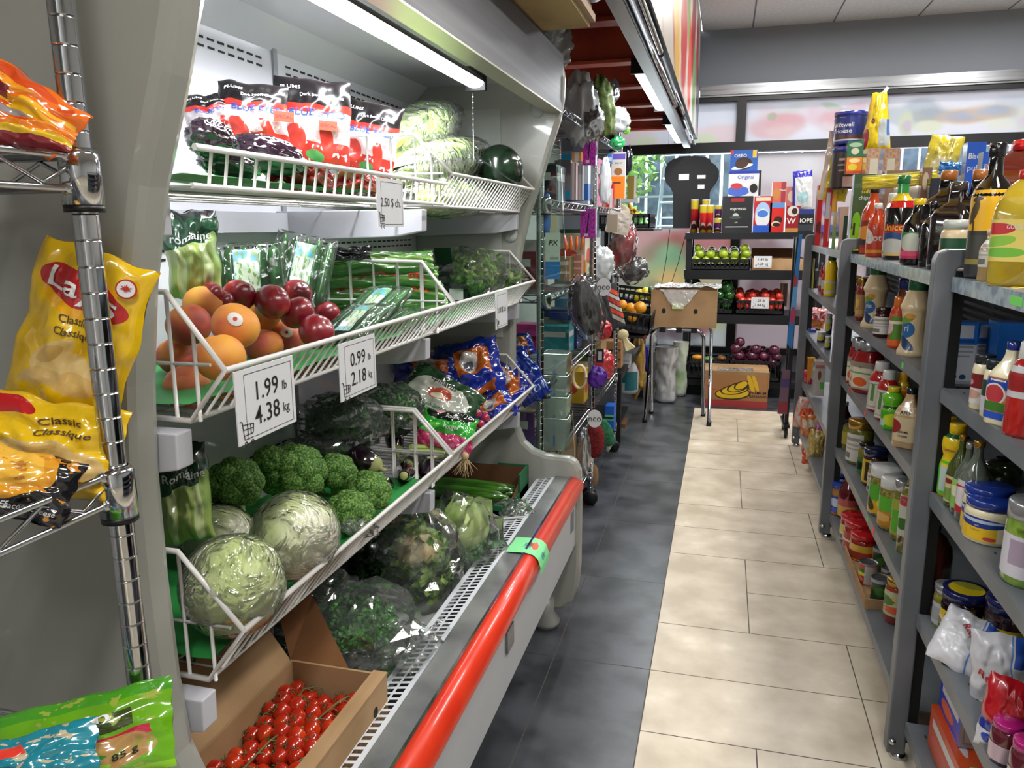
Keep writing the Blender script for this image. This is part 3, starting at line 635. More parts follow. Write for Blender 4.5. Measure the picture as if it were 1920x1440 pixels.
def wshelf(parent, x0, x1, y0, y1, z, drop=.030, fine=.03, wires=True, ledge=False):
    L = parent.location; q = MB(); A = lambda x, y, zz: (x-L.x, y-L.y, zz-L.z)
    for (a, b) in (((x1, y0), (x1, y1)), ((x0, y0), (x0, y1)), ((x0, y0), (x1, y0)), ((x0, y1), (x1, y1))):
        for zz in (z, z-drop): q.tube([A(*a, zz), A(*b, zz)], .0034, seg=8)
        n = max(int((Vector(a)-Vector(b)).length/.045), 2); pp = []
        for k in range(n+1):
            t = k/n; pp.append(A(a[0]+(b[0]-a[0])*t, a[1]+(b[1]-a[1])*t, z-.004 if k % 2 else z-drop+.004))
        q.tube(pp, .0023, seg=5)
    o = q.build('shelf_edge', M_cw, parent)
    q = MB(); k = y0+fine
    while k < y1: q.tube([A(x0, k, z+.002), A(x1, k, z+.002)], .0016, seg=4); k += fine
    for t in (.33, .66): xx = x0+(x1-x0)*t; q.tube([A(xx, y0, z-.002), A(xx, y1, z-.002)], .0028, seg=5)
    q.build('shelf_wires', M_cw, parent)
    for (x, y) in ((x0, y0), (x1, y0), (x0, y1), (x1, y1)):
        c_ = MB(); c_.lathe([(.0135, -.045), (.019, -.045), (.0185, .002), (.0150, .008), (.0135, .008)], 20); c_.build('collar', M_cpost, parent, A(x, y, z))
        c_ = MB(); c_.lathe([(.0128, -.052), (.0185, -.052), (.0185, -.045), (.0128, -.045)], 20); c_.build('clip_ring', M_blk, parent, A(x, y, z))
        for zz in (0, -drop):
            for dx, dy_ in ((0, -.018 if y == y1 else .018),): MB().ball((0, 0, 0), .0065, 8, 6).build('weld_bead', M_cw, parent, A(x+dx, y+dy_, z+zz))
u1 = empty('chrome_shelf_unit', (-.8, .3, 0), 0, 'chrome wire shelf unit with chip bags nearest the camera', 'wire shelf')
for x, y in ((-.602, .632), (-.97, .632), (-.602, -.25), (-.97, -.25)): post(u1, x, y, 0, 1.9, .0122)
for z in (1.424, 1.107, .794, .3): wshelf(u1, -.97, -.602, -.25, .632, z)
u2 = empty('chrome_shelf_unit', (-.85, 3.1, 0), 0, 'chrome wire shelf unit with household goods behind the fridge', 'wire shelf')
for x, y in ((-.62, 2.66), (-1.05, 2.66), (-.585, 3.6), (-1.05, 3.6)): post(u2, x, y, .07, 1.93, .0135, 'caster')
U2Z = (1.79, 1.447, 1.118, .80, .485, .18)
for z in U2Z: wshelf(u2, -1.05, -.60, 2.66, 3.6, z, .026, .04)
u3 = empty('chrome_shelf_unit', (-.85, 4.2, 0), 0, 'second chrome wire shelf unit farther along behind the fridge', 'wire shelf')
for x, y in ((-.60, 3.66), (-1.05, 3.66), (-.60, 4.55), (-1.05, 4.55)): post(u3, x, y, .07, 1.93, .0135, 'caster')
for z in (1.79, 1.45, 1.115, .80, .485, .18): wshelf(u3, -1.05, -.60, 3.66, 4.55, z, .026, .04)

# ---------------------------------------------------------------- black produce rack at the window, table, stool
M_bk = mat('black_painted_steel', '#131418', .35)
br = empty('produce_rack', (.12, 6.5, 0), 0, 'black metal produce rack standing in front of the window', 'shelf rack')
def bpart(n, mb, m=M_bk): o = mb.build(n, m, br); o.location = -Vector(br.location); return o
for x in (-.29, .70):
    for y in (6.32, 6.74): bpart('post', MB().box(x, y, 0, x+.045, y+.04, 1.30))
for z in (1.30, 1.012, .665, .14): bpart('shelf', MB().box(-.30, 6.30, z-.05, .76, 6.78, z))
for z in (1.012, .665): bpart('front_lip', MB().box(-.295, 6.295, z-.07, .755, 6.31, z+.0))
def crate(x0, x1, y0, y1, z, h, lab, m=None, nm='produce_crate', grp='black produce crates on the window rack', rot=0, tilt=0, cat='crate'):
    m = m or mat('black_crate_plastic', '#15161a', .4); t = empty(nm, ((x0+x1)/2, (y0+y1)/2, z), rot, lab, cat, grp)
    if tilt: t.rotation_euler = (0, tilt, rot)
    W, D = (x1-x0)/2, (y1-y0)/2; q = MB(); q.box(-W, -D, 0, W, D, .006)
    for (a, b, c, d) in ((-W, -D, W, -D+.008), (-W, D-.008, W, D), (-W, -D, -W+.008, D), (W-.008, -D, W, D)):
        q.box(a, b, 0, c, d, .03); q.box(a, b, h-.022, c, d, h)
        n = max(int(max(c-a, d-b)/.035), 2); vert = (d-b) > (c-a)
        for k in range(n+1):
            s = k/n
            if vert: yy = b+(d-b-.008)*s; q.box(a, yy, .02, c, yy+.008, h-.01)
            else: xx = a+(c-a-.008)*s; q.box(xx, b, .02, xx+.008, d, h-.01)
    q.build('slatted_body', m, t); q = MB()
    q.box(-W*.3, -D-.004, h-.02, W*.3, -D, h+.004); q.build('handle', m, t); return t
tb = empty('black_table', (-.85, 4.95, 0), 0, 'low black table beyond the chrome shelves', 'table')
def tpart(n, mb, m=M_bk): o = mb.build(n, m, tb); o.location = -Vector(tb.location); return o
tpart('tabletop', MB().box(-1.15, 4.66, .425, -.575, 6.2, .465))
for x, y in ((-.62, 4.70), (-1.14, 4.70), (-.62, 6.12), (-1.14, 6.12)): tpart('leg', MB().box(x, y, 0, x+.04, y+.04, .425))
# stool: two crossed chrome hoops, black webbing
st = empty('folding_stand', (-.26, 5.42, 0), 0, 'chrome folding tray stand with black straps', 'stand')
def hoop(y_top, y_bot, x0, x1, z=.665):
    r = .06; pts = [(x0-.01, y_bot, .01), (x0, y_top+(y_bot-y_top)*.08, z-r*1.2)]
    for k in range(1, 6): a = pi-pi/2*k/5; pts.append((x0+r+r*cos(a), y_top, z-r+r*sin(a)))
    for k in range(0, 6): a = pi/2-pi/2*k/5; pts.append((x1-r+r*cos(a), y_top, z-r+r*sin(a)))
    pts.append((x1+.012, y_bot, .01)); return pts
MB().tube(hoop(-.13, .18, -.195, .155), .0125, seg=10).build('front_hoop', M_chrome, st); MB().tube(hoop(.16, -.10, -.215, .20, .675), .0125, seg=10).build('rear_hoop', M_chrome, st)
for x in (-.12, -.01, .09): MB().box(x-.02, -.14, .677, x+.02, .17, .681).box(x-.02, -.147, .648, x+.02, -.143, .68).build('strap', M_blk, st)
for x, y in ((-.206, .18), (.168, .18), (-.226, -.10), (.213, -.10)): MB().lathe([(0, 0), (.017, 0), (.016, .035), (0, .035)], 12, (x, y, 0)).build('rubber_foot', M_blk, st)
def flaps(t, W, D, h, m, sides='fblr', L=.05, ang=.4):
    pass
M_card_ = mix2('corrugated_cardboard', '#937450', '#a3835e', 5, .8, bmp=.1)
def carton(nm, x0, x1, y0, y1, z, h, lab, m=None, th=.005, holes=(), grp=None, rz=0, cat='box'):
    m = m or M_card_; t = empty(nm, ((x0+x1)/2, (y0+y1)/2, z), rz, lab, cat, grp); W, D = (x1-x0)/2, (y1-y0)/2
    q = MB(); q.box(-W, -D, 0, W, D, th); q.box(-W, -D, th, W, -D+th, h); q.box(-W, D-th, th, W, D, h); q.box(-W, -D+th, th, -W+th, D-th, h); q.box(W-th, -D+th, th, W, D-th, h)
    q.build('carton_body', m, t)
    for (side, u, zz, r) in holes:
        c = MB(); c.lathe([(0, 0), (r, 0)], 14, sx=.75); c.xf(({'f': Matrix.Translation((u, -D-.0012, zz)) @ Matrix.Rotation(pi/2, 4, 'X'), 'r': Matrix.Translation((W+.0012, u, zz)) @ Matrix.Rotation(pi/2, 4, 'Y') @ Matrix.Rotation(pi/2, 4, 'Z')})[side])
        c.build('hand_hole', M_dark, t)
    return t
bx = carton('cardboard_box', -.462, -.028, 5.28, 5.6, .683, .25, 'open brown cardboard box on the chrome folding stand', holes=(('f', -.13, .11, .018), ('f', .08, .11, .018)))
lb = MB(); lb.grid(lambda u, v: (-.14+.28*u*(1-.25*v)+.035*v-.03, -.166-.012*sin(pi*u)*v, .255-.12*v*(sin(pi*u)**.6)), 20, 14)
lb.build('plastic_liner', film('liner_bag', '#ffffff', .7, .5, 20, .35), bx)
lb = MB(); lb.grid(lambda u, v: (-.2+.44*u, -.17+.34*v, .252+.02*noise.noise(Vector((u*7, v*6, 1)))+.02), 24, 20); lb.build('plastic_cover', film('liner_bag', '#ffffff', .7, .5, 20, .35), bx)
MB().box(-.075, -.17, .125, .0, -.164, .165).build('pale_label', mat('pale_yellow_print', '#c9cf8e', .5), bx)
bb = empty('banana_box', (.125, 6.12, 0), 0, 'banana carton printed with yellow bananas on the floor by the window rack', 'box')
bart = art('#9c6f45', [('r', .5, .10, .5, .11, '#a63c38'), ('e', .18, .62, .16, .26, '#a96a45'), ('e', .17, .62, .09, .12, '#a8482e'), ('e', .47, .41, .27, .19, '#3a2d18', 12), ('e', .47, .42, .25, .155, '#d8b21d', 12), ('e', .50, .54, .235, .145, '#3a2d18', 28), ('e', .50, .54, .21, .115, '#dcb822', 28),
     ('e', .55, .62, .205, .125, '#3a2d18', 45), ('e', .55, .62, .18, .095, '#d8b21d', 45), ('e', .60, .68, .165, .095, '#3a2d18', 62), ('e', .60, .68, .14, .068, '#d8b21d', 62), ('e', .74, .74, .035, .3, '#cfa71c', 10), ('e', .81, .76, .03, .26, '#cfa71c', 10), ('e', .28, .82, .12, .3, '#9c6f45', -20)], .75, 0, name='banana_box_print')
q = MB(); q.box(-.24, -.17, 0, .24, .17, .25, {'f': 1, '*': 0}); bo = q.build('lower_box', [M_card_, bart], bb)
q = MB(); q.box(-.245, -.175, .15, -.24, .175, .275); q.box(.24, -.175, .15, .245, .175, .275); q.box(-.24, .17, .15, .24, .175, .275); q.box(-.24, -.17, .25, .24, .17, .275); q.build('lid', M_card_, bb)
txt(bb, 'PREMIUM', .028, M_ink, lambda a, b: (.172+a, -.1712, .115+b), bold=.01); txt(bb, 'BANANAS', .028, M_ink, lambda a, b: (.172+a, -.1712, .088+b), bold=.01)
q = MB(); q.grid(lambda u, v: (-.13+.26*u, -.15+.12*v, .279+.006*noise.noise(Vector((u*8, v*4, 0)))), 14, 8); q.build('clear_film', film('liner_bag', '#ffffff', .7, .5, 20, .35), bb)
# ---------------------------------------------------------------- produce
FILM = film(); FILM2 = film('tight_wrap_film', '#ffffff', 1.0, .42, 20, .07, .12); FILM3 = film('pack_film', '#ffffff', .5, .2, 16, .01, .1); M_inkw = mat('white_print', '#dadada', .5); M_inkr = mat('red_print', '#b3262b', .5); M_inkb = mat('blue_print', '#2d57b8', .5); M_inkg = mat('green_print', '#1f6b38', .5)
NZ = lambda p, s, o=0: noise.noise(Vector((p[0]*s+o, p[1]*s+o*1.7, p[2]*s-o)))
def ridge(p, s, o=0): return 1-abs(NZ(p, s, o))*2
class Pil:
    """a filled flat bag: local x across, z up, front towards -y"""
    def __init__(s, W, H, D, cr=.006, seed=0, ex=.5, ey=.55, taper=0, bend=0, flat=0):
        s.__dict__.update(W=W, H=H, D=D, cr=cr, seed=seed, ex=ex, ey=ey, taper=taper, bend=bend, flat=flat)
    def pt(s, u, v, f=1):
        t = max(4*u*(1-u), 0)**s.ex*max(4*v*(1-v), 0)**s.ey if not s.flat else max(4*u*(1-u), 0)**s.ex*min(1, (1-v)*1.6)**.8*min(1, v*18+.25)
        w = s.W*(1-s.taper*v); x = (u-.5)*w*(1-.06*(1-abs(2*v-1))*0); z = (v-.5)*s.H
        n1 = noise.noise(Vector((u*5+s.seed, v*5, f))); n2 = noise.noise(Vector((u*13, v*11+s.seed, f*3)))
        y = -f*(s.D/2*t) + (n1*s.cr*1.4+n2*s.cr*.8)*(t+.35) + s.bend*(v-.5)**2
        x += noise.noise(Vector((v*4+s.seed, f*0, 3)))*s.cr*1.2; z += noise.noise(Vector((u*4+s.seed, 9, 3)))*s.cr*1.5
        return Vector((x, y, z))
    def mb(s, nu=30, nv=36, mf=0, mb_=0):
        q = MB(); q.grid(lambda u, v: s.pt(u, v, 1), nu, nv, mf); q.grid(lambda u, v: s.pt(1-u, v, -1), nu, nv, mb_); return q
    def fn(s, x0=0, y0=0, ang=0, off=.0016):
        c, d = cos(ang), sin(ang)
        def f(a, b):
            x, y = x0+a*c-b*d, y0+a*d+b*c; u = min(max(x/s.W+.5, .01), .99); v = min(max(y/s.H+.5, .01), .99); p = s.pt(u, v, 1); p.y -= off; return p
        return f
def face_cam(loc): return atan2(-(loc[0]), loc[1])*1.0 if True else 0
def orient(o, loc, turn=0, lean=0, roll=0, cam_=True):
    rz = (atan2(-loc[0], loc[1]) if cam_ else 0)+radians(turn)
    o.matrix_world = Matrix.Translation(loc) @ Matrix.Rotation(rz, 4, 'Z') @ Matrix.Rotation(radians(lean), 4, 'X') @ Matrix.Rotation(radians(roll), 4, 'Y')
    return o
def bag(name, lab, cat, px, py, wpx, hpx, x, D, m, ax='x', turn=0, lean=0, roll=0, texts=(), group=None, loc=None, seal=None, cam_=True, **k):
    """texts: (string, height, material, x, z[, angle, width])"""
    L = Vector(loc) if loc is not None else at(px, py, ax, x); d = depth(L); W, H = (wpx*d/F, hpx*d/F) if wpx > 1 else (wpx, hpx)
    t = empty(name, L, 0, lab, cat, group); P_ = Pil(W, H, D, seed=NZ((px, py, 1), .37)*50+px*.01, **k)
    po = P_.mb().build('pouch', m, t)
    if seal:
        q = MB(); q.grid(lambda u, v: P_.pt(u, .985+.05*v, 1)+Vector((0, -.0008, .01*v)), 30, 3); q.build('top_seal', seal, t)
    for tx in texts:
        s, h, mm, a, b = tx[:5]; ang = radians(tx[5]) if len(tx) > 5 else 0; wd = tx[6]*W if len(tx) > 6 else None
        txt(po, s, h*H, mm, P_.fn(a*W, b*H, ang), sub=2, width=wd, bold=.012)
    return orient(t, L, turn, lean, roll, cam_)
def fruit(name, lab, cat, loc, R, m, group, sc=(1, 1, .94), stem=None, dimple=.12, rot=None, sticker=None, seg=20, lobes=0, mesh_key=None):
    def f(d):
        a = 1-dimple*math.exp(-(1-d.z)*9)-dimple*.4*math.exp(-(1+d.z)*14)
        if lobes: a *= 1+.07*abs(cos(lobes*.5*atan2(d.y, d.x)))-.03
        else: a *= 1-.035*math.exp(-(d.y/.12)**2)*(1 if d.x > 0 else 0)
        return a
    t = tag(MB().ball((0, 0, 0), R, seg, 14, 0, f, sc).build(name, m), lab, cat, group); t.location = loc
    t.rotation_euler = rot or (rnd(-.9, .9), rnd(-.9, .9), rnd(0, 6))
    bpy.context.view_layer.update() if False else None
    if stem: MB().tube([(0, 0, R*.72*sc[2]), (R*.06, 0, R*1.02*sc[2])], R*.07, seg=6).build('stem', stem, t)
    if sticker:
        d = (CAM-Vector(loc)).normalized(); d = (t.rotation_euler.to_matrix().inverted() @ (d+Vector(sticker)).normalized()); qn = d.to_track_quat('Z', 'Y').to_matrix().to_4x4()
        q = MB(); q.lathe([(0, .0012), (R*.22, .0008), (R*.27, -.0002)], 14, sx=1.2); q.xf(Matrix.Translation(d*R*.985) @ qn); q.build('sticker', mat('fruit_sticker', '#d8d5d0', .4), t)
        q = MB(); q.lathe([(0, .0004), (R*.09, .0004)], 10); q.xf(Matrix.Translation(d*R*1.03) @ qn); q.build('sticker_emblem', M_inkr, t)
    return t
M_peach = mix2('peach_skin', '#cf8038', '#b5523e', 16, .6, lo=.38, hi=.55, c3='#94383c', detail=3)
M_peach2 = mix2('peach_skin_yellow', '#d89a3a', '#d07c3a', 14, .6, lo=.36, hi=.58, c3='#bd5c42', detail=3)
M_nect = mix2('nectarine_skin', '#74131f', '#8f1c26', 16, .3, coat=.3, lo=.4, hi=.6, c3='#c65a44', detail=3)
M_stem = mat('woody_stem', '#5b4628', .8)
where = ['at the left front of the pile by the basket corner', 'with a white sticker at the front of the pile', 'yellow, behind the stickered peach', 'in the middle of the pile against the nectarines', 'yellow, resting on the front rail', 'red-cheeked, in front row left of the stickered pale peach', 'pale, with a white oval sticker near the rail', 'at the bottom left corner of the basket', 'at the bottom behind the large price card', 'low behind the rail between the two price cards', 'dark orange, deep at the left of the basket']
PE = [(354, 609, 42, 0), (442, 611, 45, 1), (380, 571, 36, 1), (492, 590, 35, 1), (413, 670, 47, 1), (495, 648, 36, 0), (538, 633, 34, 0), (351, 726, 44, 0), (424, 722, 36, 1), (560, 684, 25, 0), (331, 668, 36, 0)]
for (px, py, r, ty), wh in zip(PE, where):
    fruit('peach', 'peach '+wh, 'peach', *clamp_ball(px, py, r, .0335, -.80, -.61), (M_peach, M_peach2)[ty], 'peaches in the middle basket', sticker=(0, 0, .3) if 'sticker ' in wh and 'left of' not in wh or 'oval' in wh else None, stem=None)
NE = [(449, 553, 31, 'at the back left of the nectarines'), (511, 566, 34, 'with its stem hollow turned to the front'), (557, 551, 29, 'at the top right against the wrapped cucumbers'), (557, 586, 33, 'dark red, in the middle of the nectarines'), (611, 592, 28, 'rightmost of the upper nectarines'), (594, 622, 34, 'bright, above the 0.99 price card'), (639, 640, 20, 'half hidden behind the rail at the right end'), (601, 676, 27, 'low behind the rail left of the 0.99 price card'), (396, 553, 24, 'dark, at the far back left'), (417, 566, 22, 'squeezed between the back peaches')]
for px, py, r, wh in NE:
    fruit('nectarine', 'red nectarine '+wh, 'nectarine', *clamp_ball(px, py, r, .031, -.79, -.61), M_nect, 'nectarines in the middle basket', rot=(.7, .2, 1) if 'hollow' in wh else None)
# iceberg heads wrapped in film
M_ice = mix2('iceberg_leaf', '#b3c766', '#d3dea0', 6, .5, lo=.30, hi=.52, c3='#f0f1d6', bmp=.7, bscale=14, detail=5, stretch=(1, 1, .4))
def wrapped_head(px, py, rp, R, lab):
    L, R = clamp_ball(px, py, rp, R, -.84, -.64); t = empty('iceberg_lettuce', L, rnd(0, 6), lab, 'lettuce', 'film-wrapped iceberg lettuces'); sd = px*.01
    MB().ball((0, 0, 0), R*.97, 40, 28, 0, lambda d: 1+.035*ridge(d, 2.2, sd)+.02*NZ(d, 7, sd)).build('head', M_ice, t)
    MB().ball((0, 0, 0), R*1.02, 44, 30, 0, lambda d: 1+.03*ridge(d, 2.2, sd)+.012*NZ(d, 14, sd)).build('film_wrap', FILM2, t)
wrapped_head(437, 1097, 93, .068, 'film-wrapped iceberg lettuce in front, nearest the basket corner'); wrapped_head(553, 1004, 81, .068, 'film-wrapped iceberg lettuce on the right, above the front rail'); wrapped_head(412, 1012, 66, .062, 'film-wrapped iceberg lettuce behind the other two')
M_broc = mix2('broccoli_florets', '#1f3d17', '#47752c', 260, .75, lo=.30, hi=.52, c3='#7f9c48', bmp=1.0, detail=2); M_bst = mat('broccoli_stalk', '#7b9a4f', .6)  # olive third colour paints the highlights of the florets
def broccoli(px, py, rp, R, lab):
    L, R = clamp_ball(px, py, rp, R, -.84, -.62); t = empty('broccoli', L, 0, lab, 'broccoli', 'broccoli crowns in the lowest basket'); q = MB()
    sd = px*.013
    for k in range(15):
        a = k*2.4; h = 1-2*(k+.5)/22; rr = sqrt(max(0, 1-h*h)); c = Vector((rr*cos(a), rr*sin(a), h))*R*.62; o_ = k+sd
        q.ball(c, R*.46, 40, 26, 0, lambda d, o_=o_: 1+.10*NZ(d, 6, o_)+.09*abs(NZ(d, 17, o_))+.05*NZ(d, 34, o_))
    q.build('crown', M_broc, t); MB().tube([(0, 0, -R*.1), (0, R*.1, -R*1.05)], R*.25, seg=12).build('stalk', M_bst, t)
for a in ((440, 912, 52, .055, 'dark broccoli crown at the left behind the lettuces'), (552, 893, 58, .062, 'largest broccoli crown in the middle of the pile'), (628, 892, 40, .045, 'yellow-green broccoli crown beside the eggplants'), (690, 926, 42, .045, 'broccoli crown at the right end by the rail'),
          (655, 965, 44, .045, 'broccoli crown in front with film over its base'), (585, 930, 24, .028, 'small broccoli crown between the lettuces and the big crown'), (505, 866, 30, .042, 'broccoli crown half hidden at the back')): broccoli(*a)
o = MB().ball((0, 0, 0), .028, 24, 16, 0, lambda d: 1+.3*NZ(d, 3, 2), (1.3, .5, .6)).build('film_scrap', FILM2); o.location = ball_at(672, 975, 30, .03)+Vector((.02, -.035, 0)); tag(o, 'twist of clear film lying over the front broccoli', 'plastic film')
M_egg = mat('eggplant_skin', '#1a0a16', .12, coat=.8); M_cal = mix2('eggplant_calyx', '#7d8b4e', '#a3a26c', 12, .7)
def eggplant(p0, p1, r, lab, cal=True):
    p0, p1 = Vector(p0), Vector(p1); ax = p1-p0; L = ax.length; t = empty('eggplant', p0, 0, lab, 'eggplant', 'eggplants in the lowest basket'); qn = ax.to_track_quat('Z', 'Y').to_matrix().to_4x4()
    pr = [(r*max(sin(pi*min(k/14*.93+.0, 1))**.55*(1.05-.3*k/14), 0), L*k/14) for k in range(15)]; q = MB(); q.lathe(pr, 22); q.xf(qn); q.build('body', M_egg, t)
    if cal:
        q = MB(); q.lathe([(r*.62, L*.84), (r*.58, L*.92), (r*.34, L*1.0), (r*.14, L*1.03), (r*.13, L*1.17), (0, L*1.17)], 10); 
        for i, v in enumerate(q.V[:10]): 
            if i % 2: q.V[i] = (v[0]*1.1, v[1]*1.1, v[2]-L*.12)
        q.xf(qn); q.build('calyx', M_cal, t)
    return t
A_ = at
eggplant(A_(650, 850, 'x', -.80), A_(712, 878, 'x', -.715), .036, 'eggplant lying with its pale green cap to the right'); eg = eggplant(A_(775, 862, 'x', -.82), A_(757, 892, 'x', -.665), .036, 'eggplant seen end on with its round stem scar facing out', False); L_ = A_(757, 892, 'x', -.655)-eg.location; sc_ = MB(); sc_.ball(L_, .0095, 14, 8); sc_.build('stem_scar', M_cal, eg)
eggplant(A_(818, 850, 'x', -.80), A_(795, 893, 'x', -.665), .028, 'slim eggplant leaning on the basket side', False); eggplant(A_(735, 800, 'x', -.82), A_(745, 850, 'x', -.78), .028, 'eggplant standing behind the others in film'); eggplant(A_(700, 905, 'x', -.72), A_(735, 915, 'x', -.69), .026, 'eggplant low by the front rail', False)
eggplant(A_(725, 965, 'x', -.80), A_(800, 925, 'x', -.74), .045, 'dark eggplant below the basket on the case floor', False)
# trays of cucumbers
M_cuke = mix2('cucumber_skin', '#1c4a1a', '#2c6628', 60, .3, coat=.4, bmp=.4, stretch=(1, 1, .1)); M_lbl = art('#8fb7c4', [('r', .5, .85, .5, .12, '#54a2b5'), ('r', .5, .45, .46, .3, '#b8c7b0'), ('n', 6, .55, '#6f9450'), ('r', .3, .25, .25, .1, '#d8dad8')], .3, .5)
def cuke_pack(loc, W, H, lab, turn=0, lean=-25, n=5, film_=True, lb=True, roll=0):
    t = empty('cucumber_pack', loc, 0, lab, 'cucumbers', 'wrapped packs of small cucumbers')
    for k in range(n):
        r = W/n*.54; x = -W/2+W*(k+.5)/n; pr = [(r*sin(pi*min(max(j/12, .0), 1))**.28*(1 if 0 < j < 12 else 0), -H/2+H*j/12) for j in range(13)]
        o = MB().lathe(pr, 14, (x, 0, 0)).build('cucumber', M_cuke, t)
    P_ = Pil(W*1.08, H*1.08, W/n*1.55, cr=.0015, ex=.2, ey=.2, seed=W*99); P_.mb(24, 30).build('film_wrap', FILM3, t)
    if lb:
        q = MB(); q.grid(lambda u, v: P_.pt(.35+.32*u, .12+.72*v, 1)+Vector((0, -.0015, 0)), 8, 12); q.build('printed_label', M_lbl, t)
    return orient(t, loc, turn, lean, roll)
cuke_pack(at(462, 515, 'x', -.86), .13, .115, 'wrapped cucumber pack standing behind the peaches on the left', lean=-18); cuke_pack(at(565, 508, 'x', -.84), .115, .15, 'wrapped cucumber pack standing behind the nectarines', lean=-22, roll=14)
cuke_pack(at(700, 578, 'x', -.70), .10, .17, 'wrapped cucumber pack lying with its ends towards the rail', lean=-68, turn=-30, lb=True); cuke_pack(at(668, 606, 'x', -.675), .09, .14, 'wrapped cucumber pack lying label up by the rail', lean=-70, turn=-30)
cuke_pack(at(745, 606, 'x', -.68), .10, .13, 'wrapped cucumber pack under the others at the basket end', lean=-72, turn=-40, lb=False)
# printed produce bags
rom = art('#a8b878', [('r', .5, .28, .5, .3, '#93a85a'), ('e', .25, .35, .09, .4, '#b5c489'), ('e', .5, .3, .1, .45, '#a2b469'), ('e', .75, .35, .1, .4, '#b8c78e'), ('r', .5, .78, .5, .18, '#123a22'), ('r', .5, .96, .5, .06, '#0c1512'), ('e', .9, .55, .12, .2, '#8ea75c'), ('e', .1, .62, .2, .1, '#1a4c2c')], .25, .8, warp=.05)
bag('romaine_bag', 'romaine hearts bag with dark green top beside the peaches', 'salad bag', 362, 478, 92, 165, -.84, .07, rom, lean=-8, texts=(('romaine', .13, M_inkw, 0, .17, 8),), group='bagged romaine hearts')
bag('romaine_bag', 'romaine hearts bag with dark green top beside the wrapped lettuces', 'salad bag', 345, 925, 92, 190, -.80, .07, rom, lean=-6, texts=(('Romaine', .11, M_inkw, 0, .20, 5), ('coeurs de', .06, M_inkw, 0, .33, 5)), group='bagged romaine hearts')
cel = art('#3f6a2c', [('r', .5, .3, .5, .05, '#5e8a3c'), ('r', .5, .6, .5, .07, '#7ba04f'), ('r', .5, .85, .5, .05, '#2f5522'), ('n', 5, .6, '#577f3a')], .22, .8, warp=.08)
for k, (py, lab) in enumerate(((575, 'lowest bag of celery in the stack'), (548, 'second bag of celery from the bottom of the stack'), (520, 'third bag of celery from the bottom of the stack'), (494, 'top bag of celery in the stack'))):
    bag('celery_bag', lab, 'celery', 722-k*6, py, 240-k*6, 44, -.80, .06, cel, turn=8, lean=-20, texts=(('Celeri-Celery', .42, M_inkr, -.1, .05, 180, .5), ('Y&R', .5, mat('orange_print', '#cc3a1c', .5), .30, 0, 180, .16)) if k in (1, 2) else (), group='bags of celery stacked in the basket')
bag('dark_produce_bag', 'black mesh bag end lying on top of the celery', 'produce bag', 650, 475, 90, 26, -.82, .03, mat('black_film', '#12121a', .2, coat=.6))
# leaves in clear bags
def leaves(mb, c, R, n, s, sc=(1, 1, 1), m=0):
    for _ in range(n):
        while 1:
            d = Vector((rnd(-1, 1), rnd(-1, 1), rnd(-1, 1)))
            if d.length < 1: break
        p = Vector(c)+Vector((d.x*sc[0], d.y*sc[1], d.z*sc[2]))*R; a = Vector((rnd(-1, 1), rnd(-1, 1), rnd(-1, 1))).normalized()*s*rnd(.6, 1.3); b = a.cross(Vector((rnd(-1, 1), rnd(-1, 1), rnd(-1, 1)))).normalized()*s*.55; nn = a.cross(b).normalized()*s*.25
        n0 = len(mb.V); mb.V += [tuple(p-a), tuple(p-a*.2+b), tuple(p+a*.45+b*.8), tuple(p+a+nn), tuple(p+a*.45-b*.8), tuple(p-a*.2-b), tuple(p-nn)]
        for i in range(6): mb.face((n0+i, n0+(i+1) % 6, n0+6), m)
G_par = mix2('parsley_green', '#2a6322', '#4c9636', 90, .5, c3='#74b44e'); G_let = mix2('leaf_lettuce_green', '#5c8c2c', '#8fb04e', 40, .45, c3='#b3c878'); G_dk = mix2('dark_leaf_green', '#234a22', '#3a6e30', 60, .5, c3='#5c8e40')
def crinkle(c, R, sc=(1, 1, 1), sd=0, amp=.22, seg=22, rings=15): 
    """crumpled film: a coarse faceted shell, flat shaded so that each fold catches the light"""
    return MB().ball(c, R, seg, rings, 0, lambda d: 1+amp*(ridge(d, 1.5, sd)-.6)+amp*.6*(ridge(d, 3.4, sd+3)-.6)+amp*.55*NZ(d, 7, sd), sc, False)
def greens(name, lab, cat, px, py, rp, x, m, sc=(1, 1, .8), ax='x', n=380, s=.011, fl=True, amp=.2, group=None, fsc=None, extra=None, fm=None, off=(0, 0, 0), loc=None):
    L = Vector(loc) if loc is not None else at(px, py, ax, x); R = rp*depth(L)/F; t = empty(name, L, 0, lab, cat, group); q = MB(); leaves(q, (0, 0, 0), R*.85, n, s, sc); q.build('leaves', m, t)
    if extra: extra(t, R)
    if fl: crinkle(off, R*1.12, fsc or sc, px*.017, amp).build('clear_bag', fm or FILM, t)
    return t
greens('salad_bag', 'bag of loose lettuce with black bands in the far middle basket', 'salad bag', 885, 512, 60, -.74, G_let, (1, .8, .75), n=500, s=.016, extra=lambda t, R: (MB().grid(lambda u, v: (-R*1.0+R*.55*v, -R*.5+R*.2*sin(u*3)-.02, -R*.8+R*1.6*u), 10, 4).build('black_band', mat('black_film', '#12121a', .2, coat=.6), t),
       MB().grid(lambda u, v: (-R*.9+R*1.0*v, -R*.72, -R*.85+R*.5*u), 6, 4).build('black_label', mat('black_film', '#12121a', .2, coat=.6), t), MB().grid(lambda u, v: (-R*.5+R*.45*v, -R*.74, -R*.78+R*.35*u), 2, 2).build('white_barcode', M_inkw, t)))
greens('salad_bag', 'bag of pale curly lettuce at the end of the far middle basket', 'salad bag', 945, 520, 34, -.68, G_let, (1.2, .9, .7), n=220, s=.014)
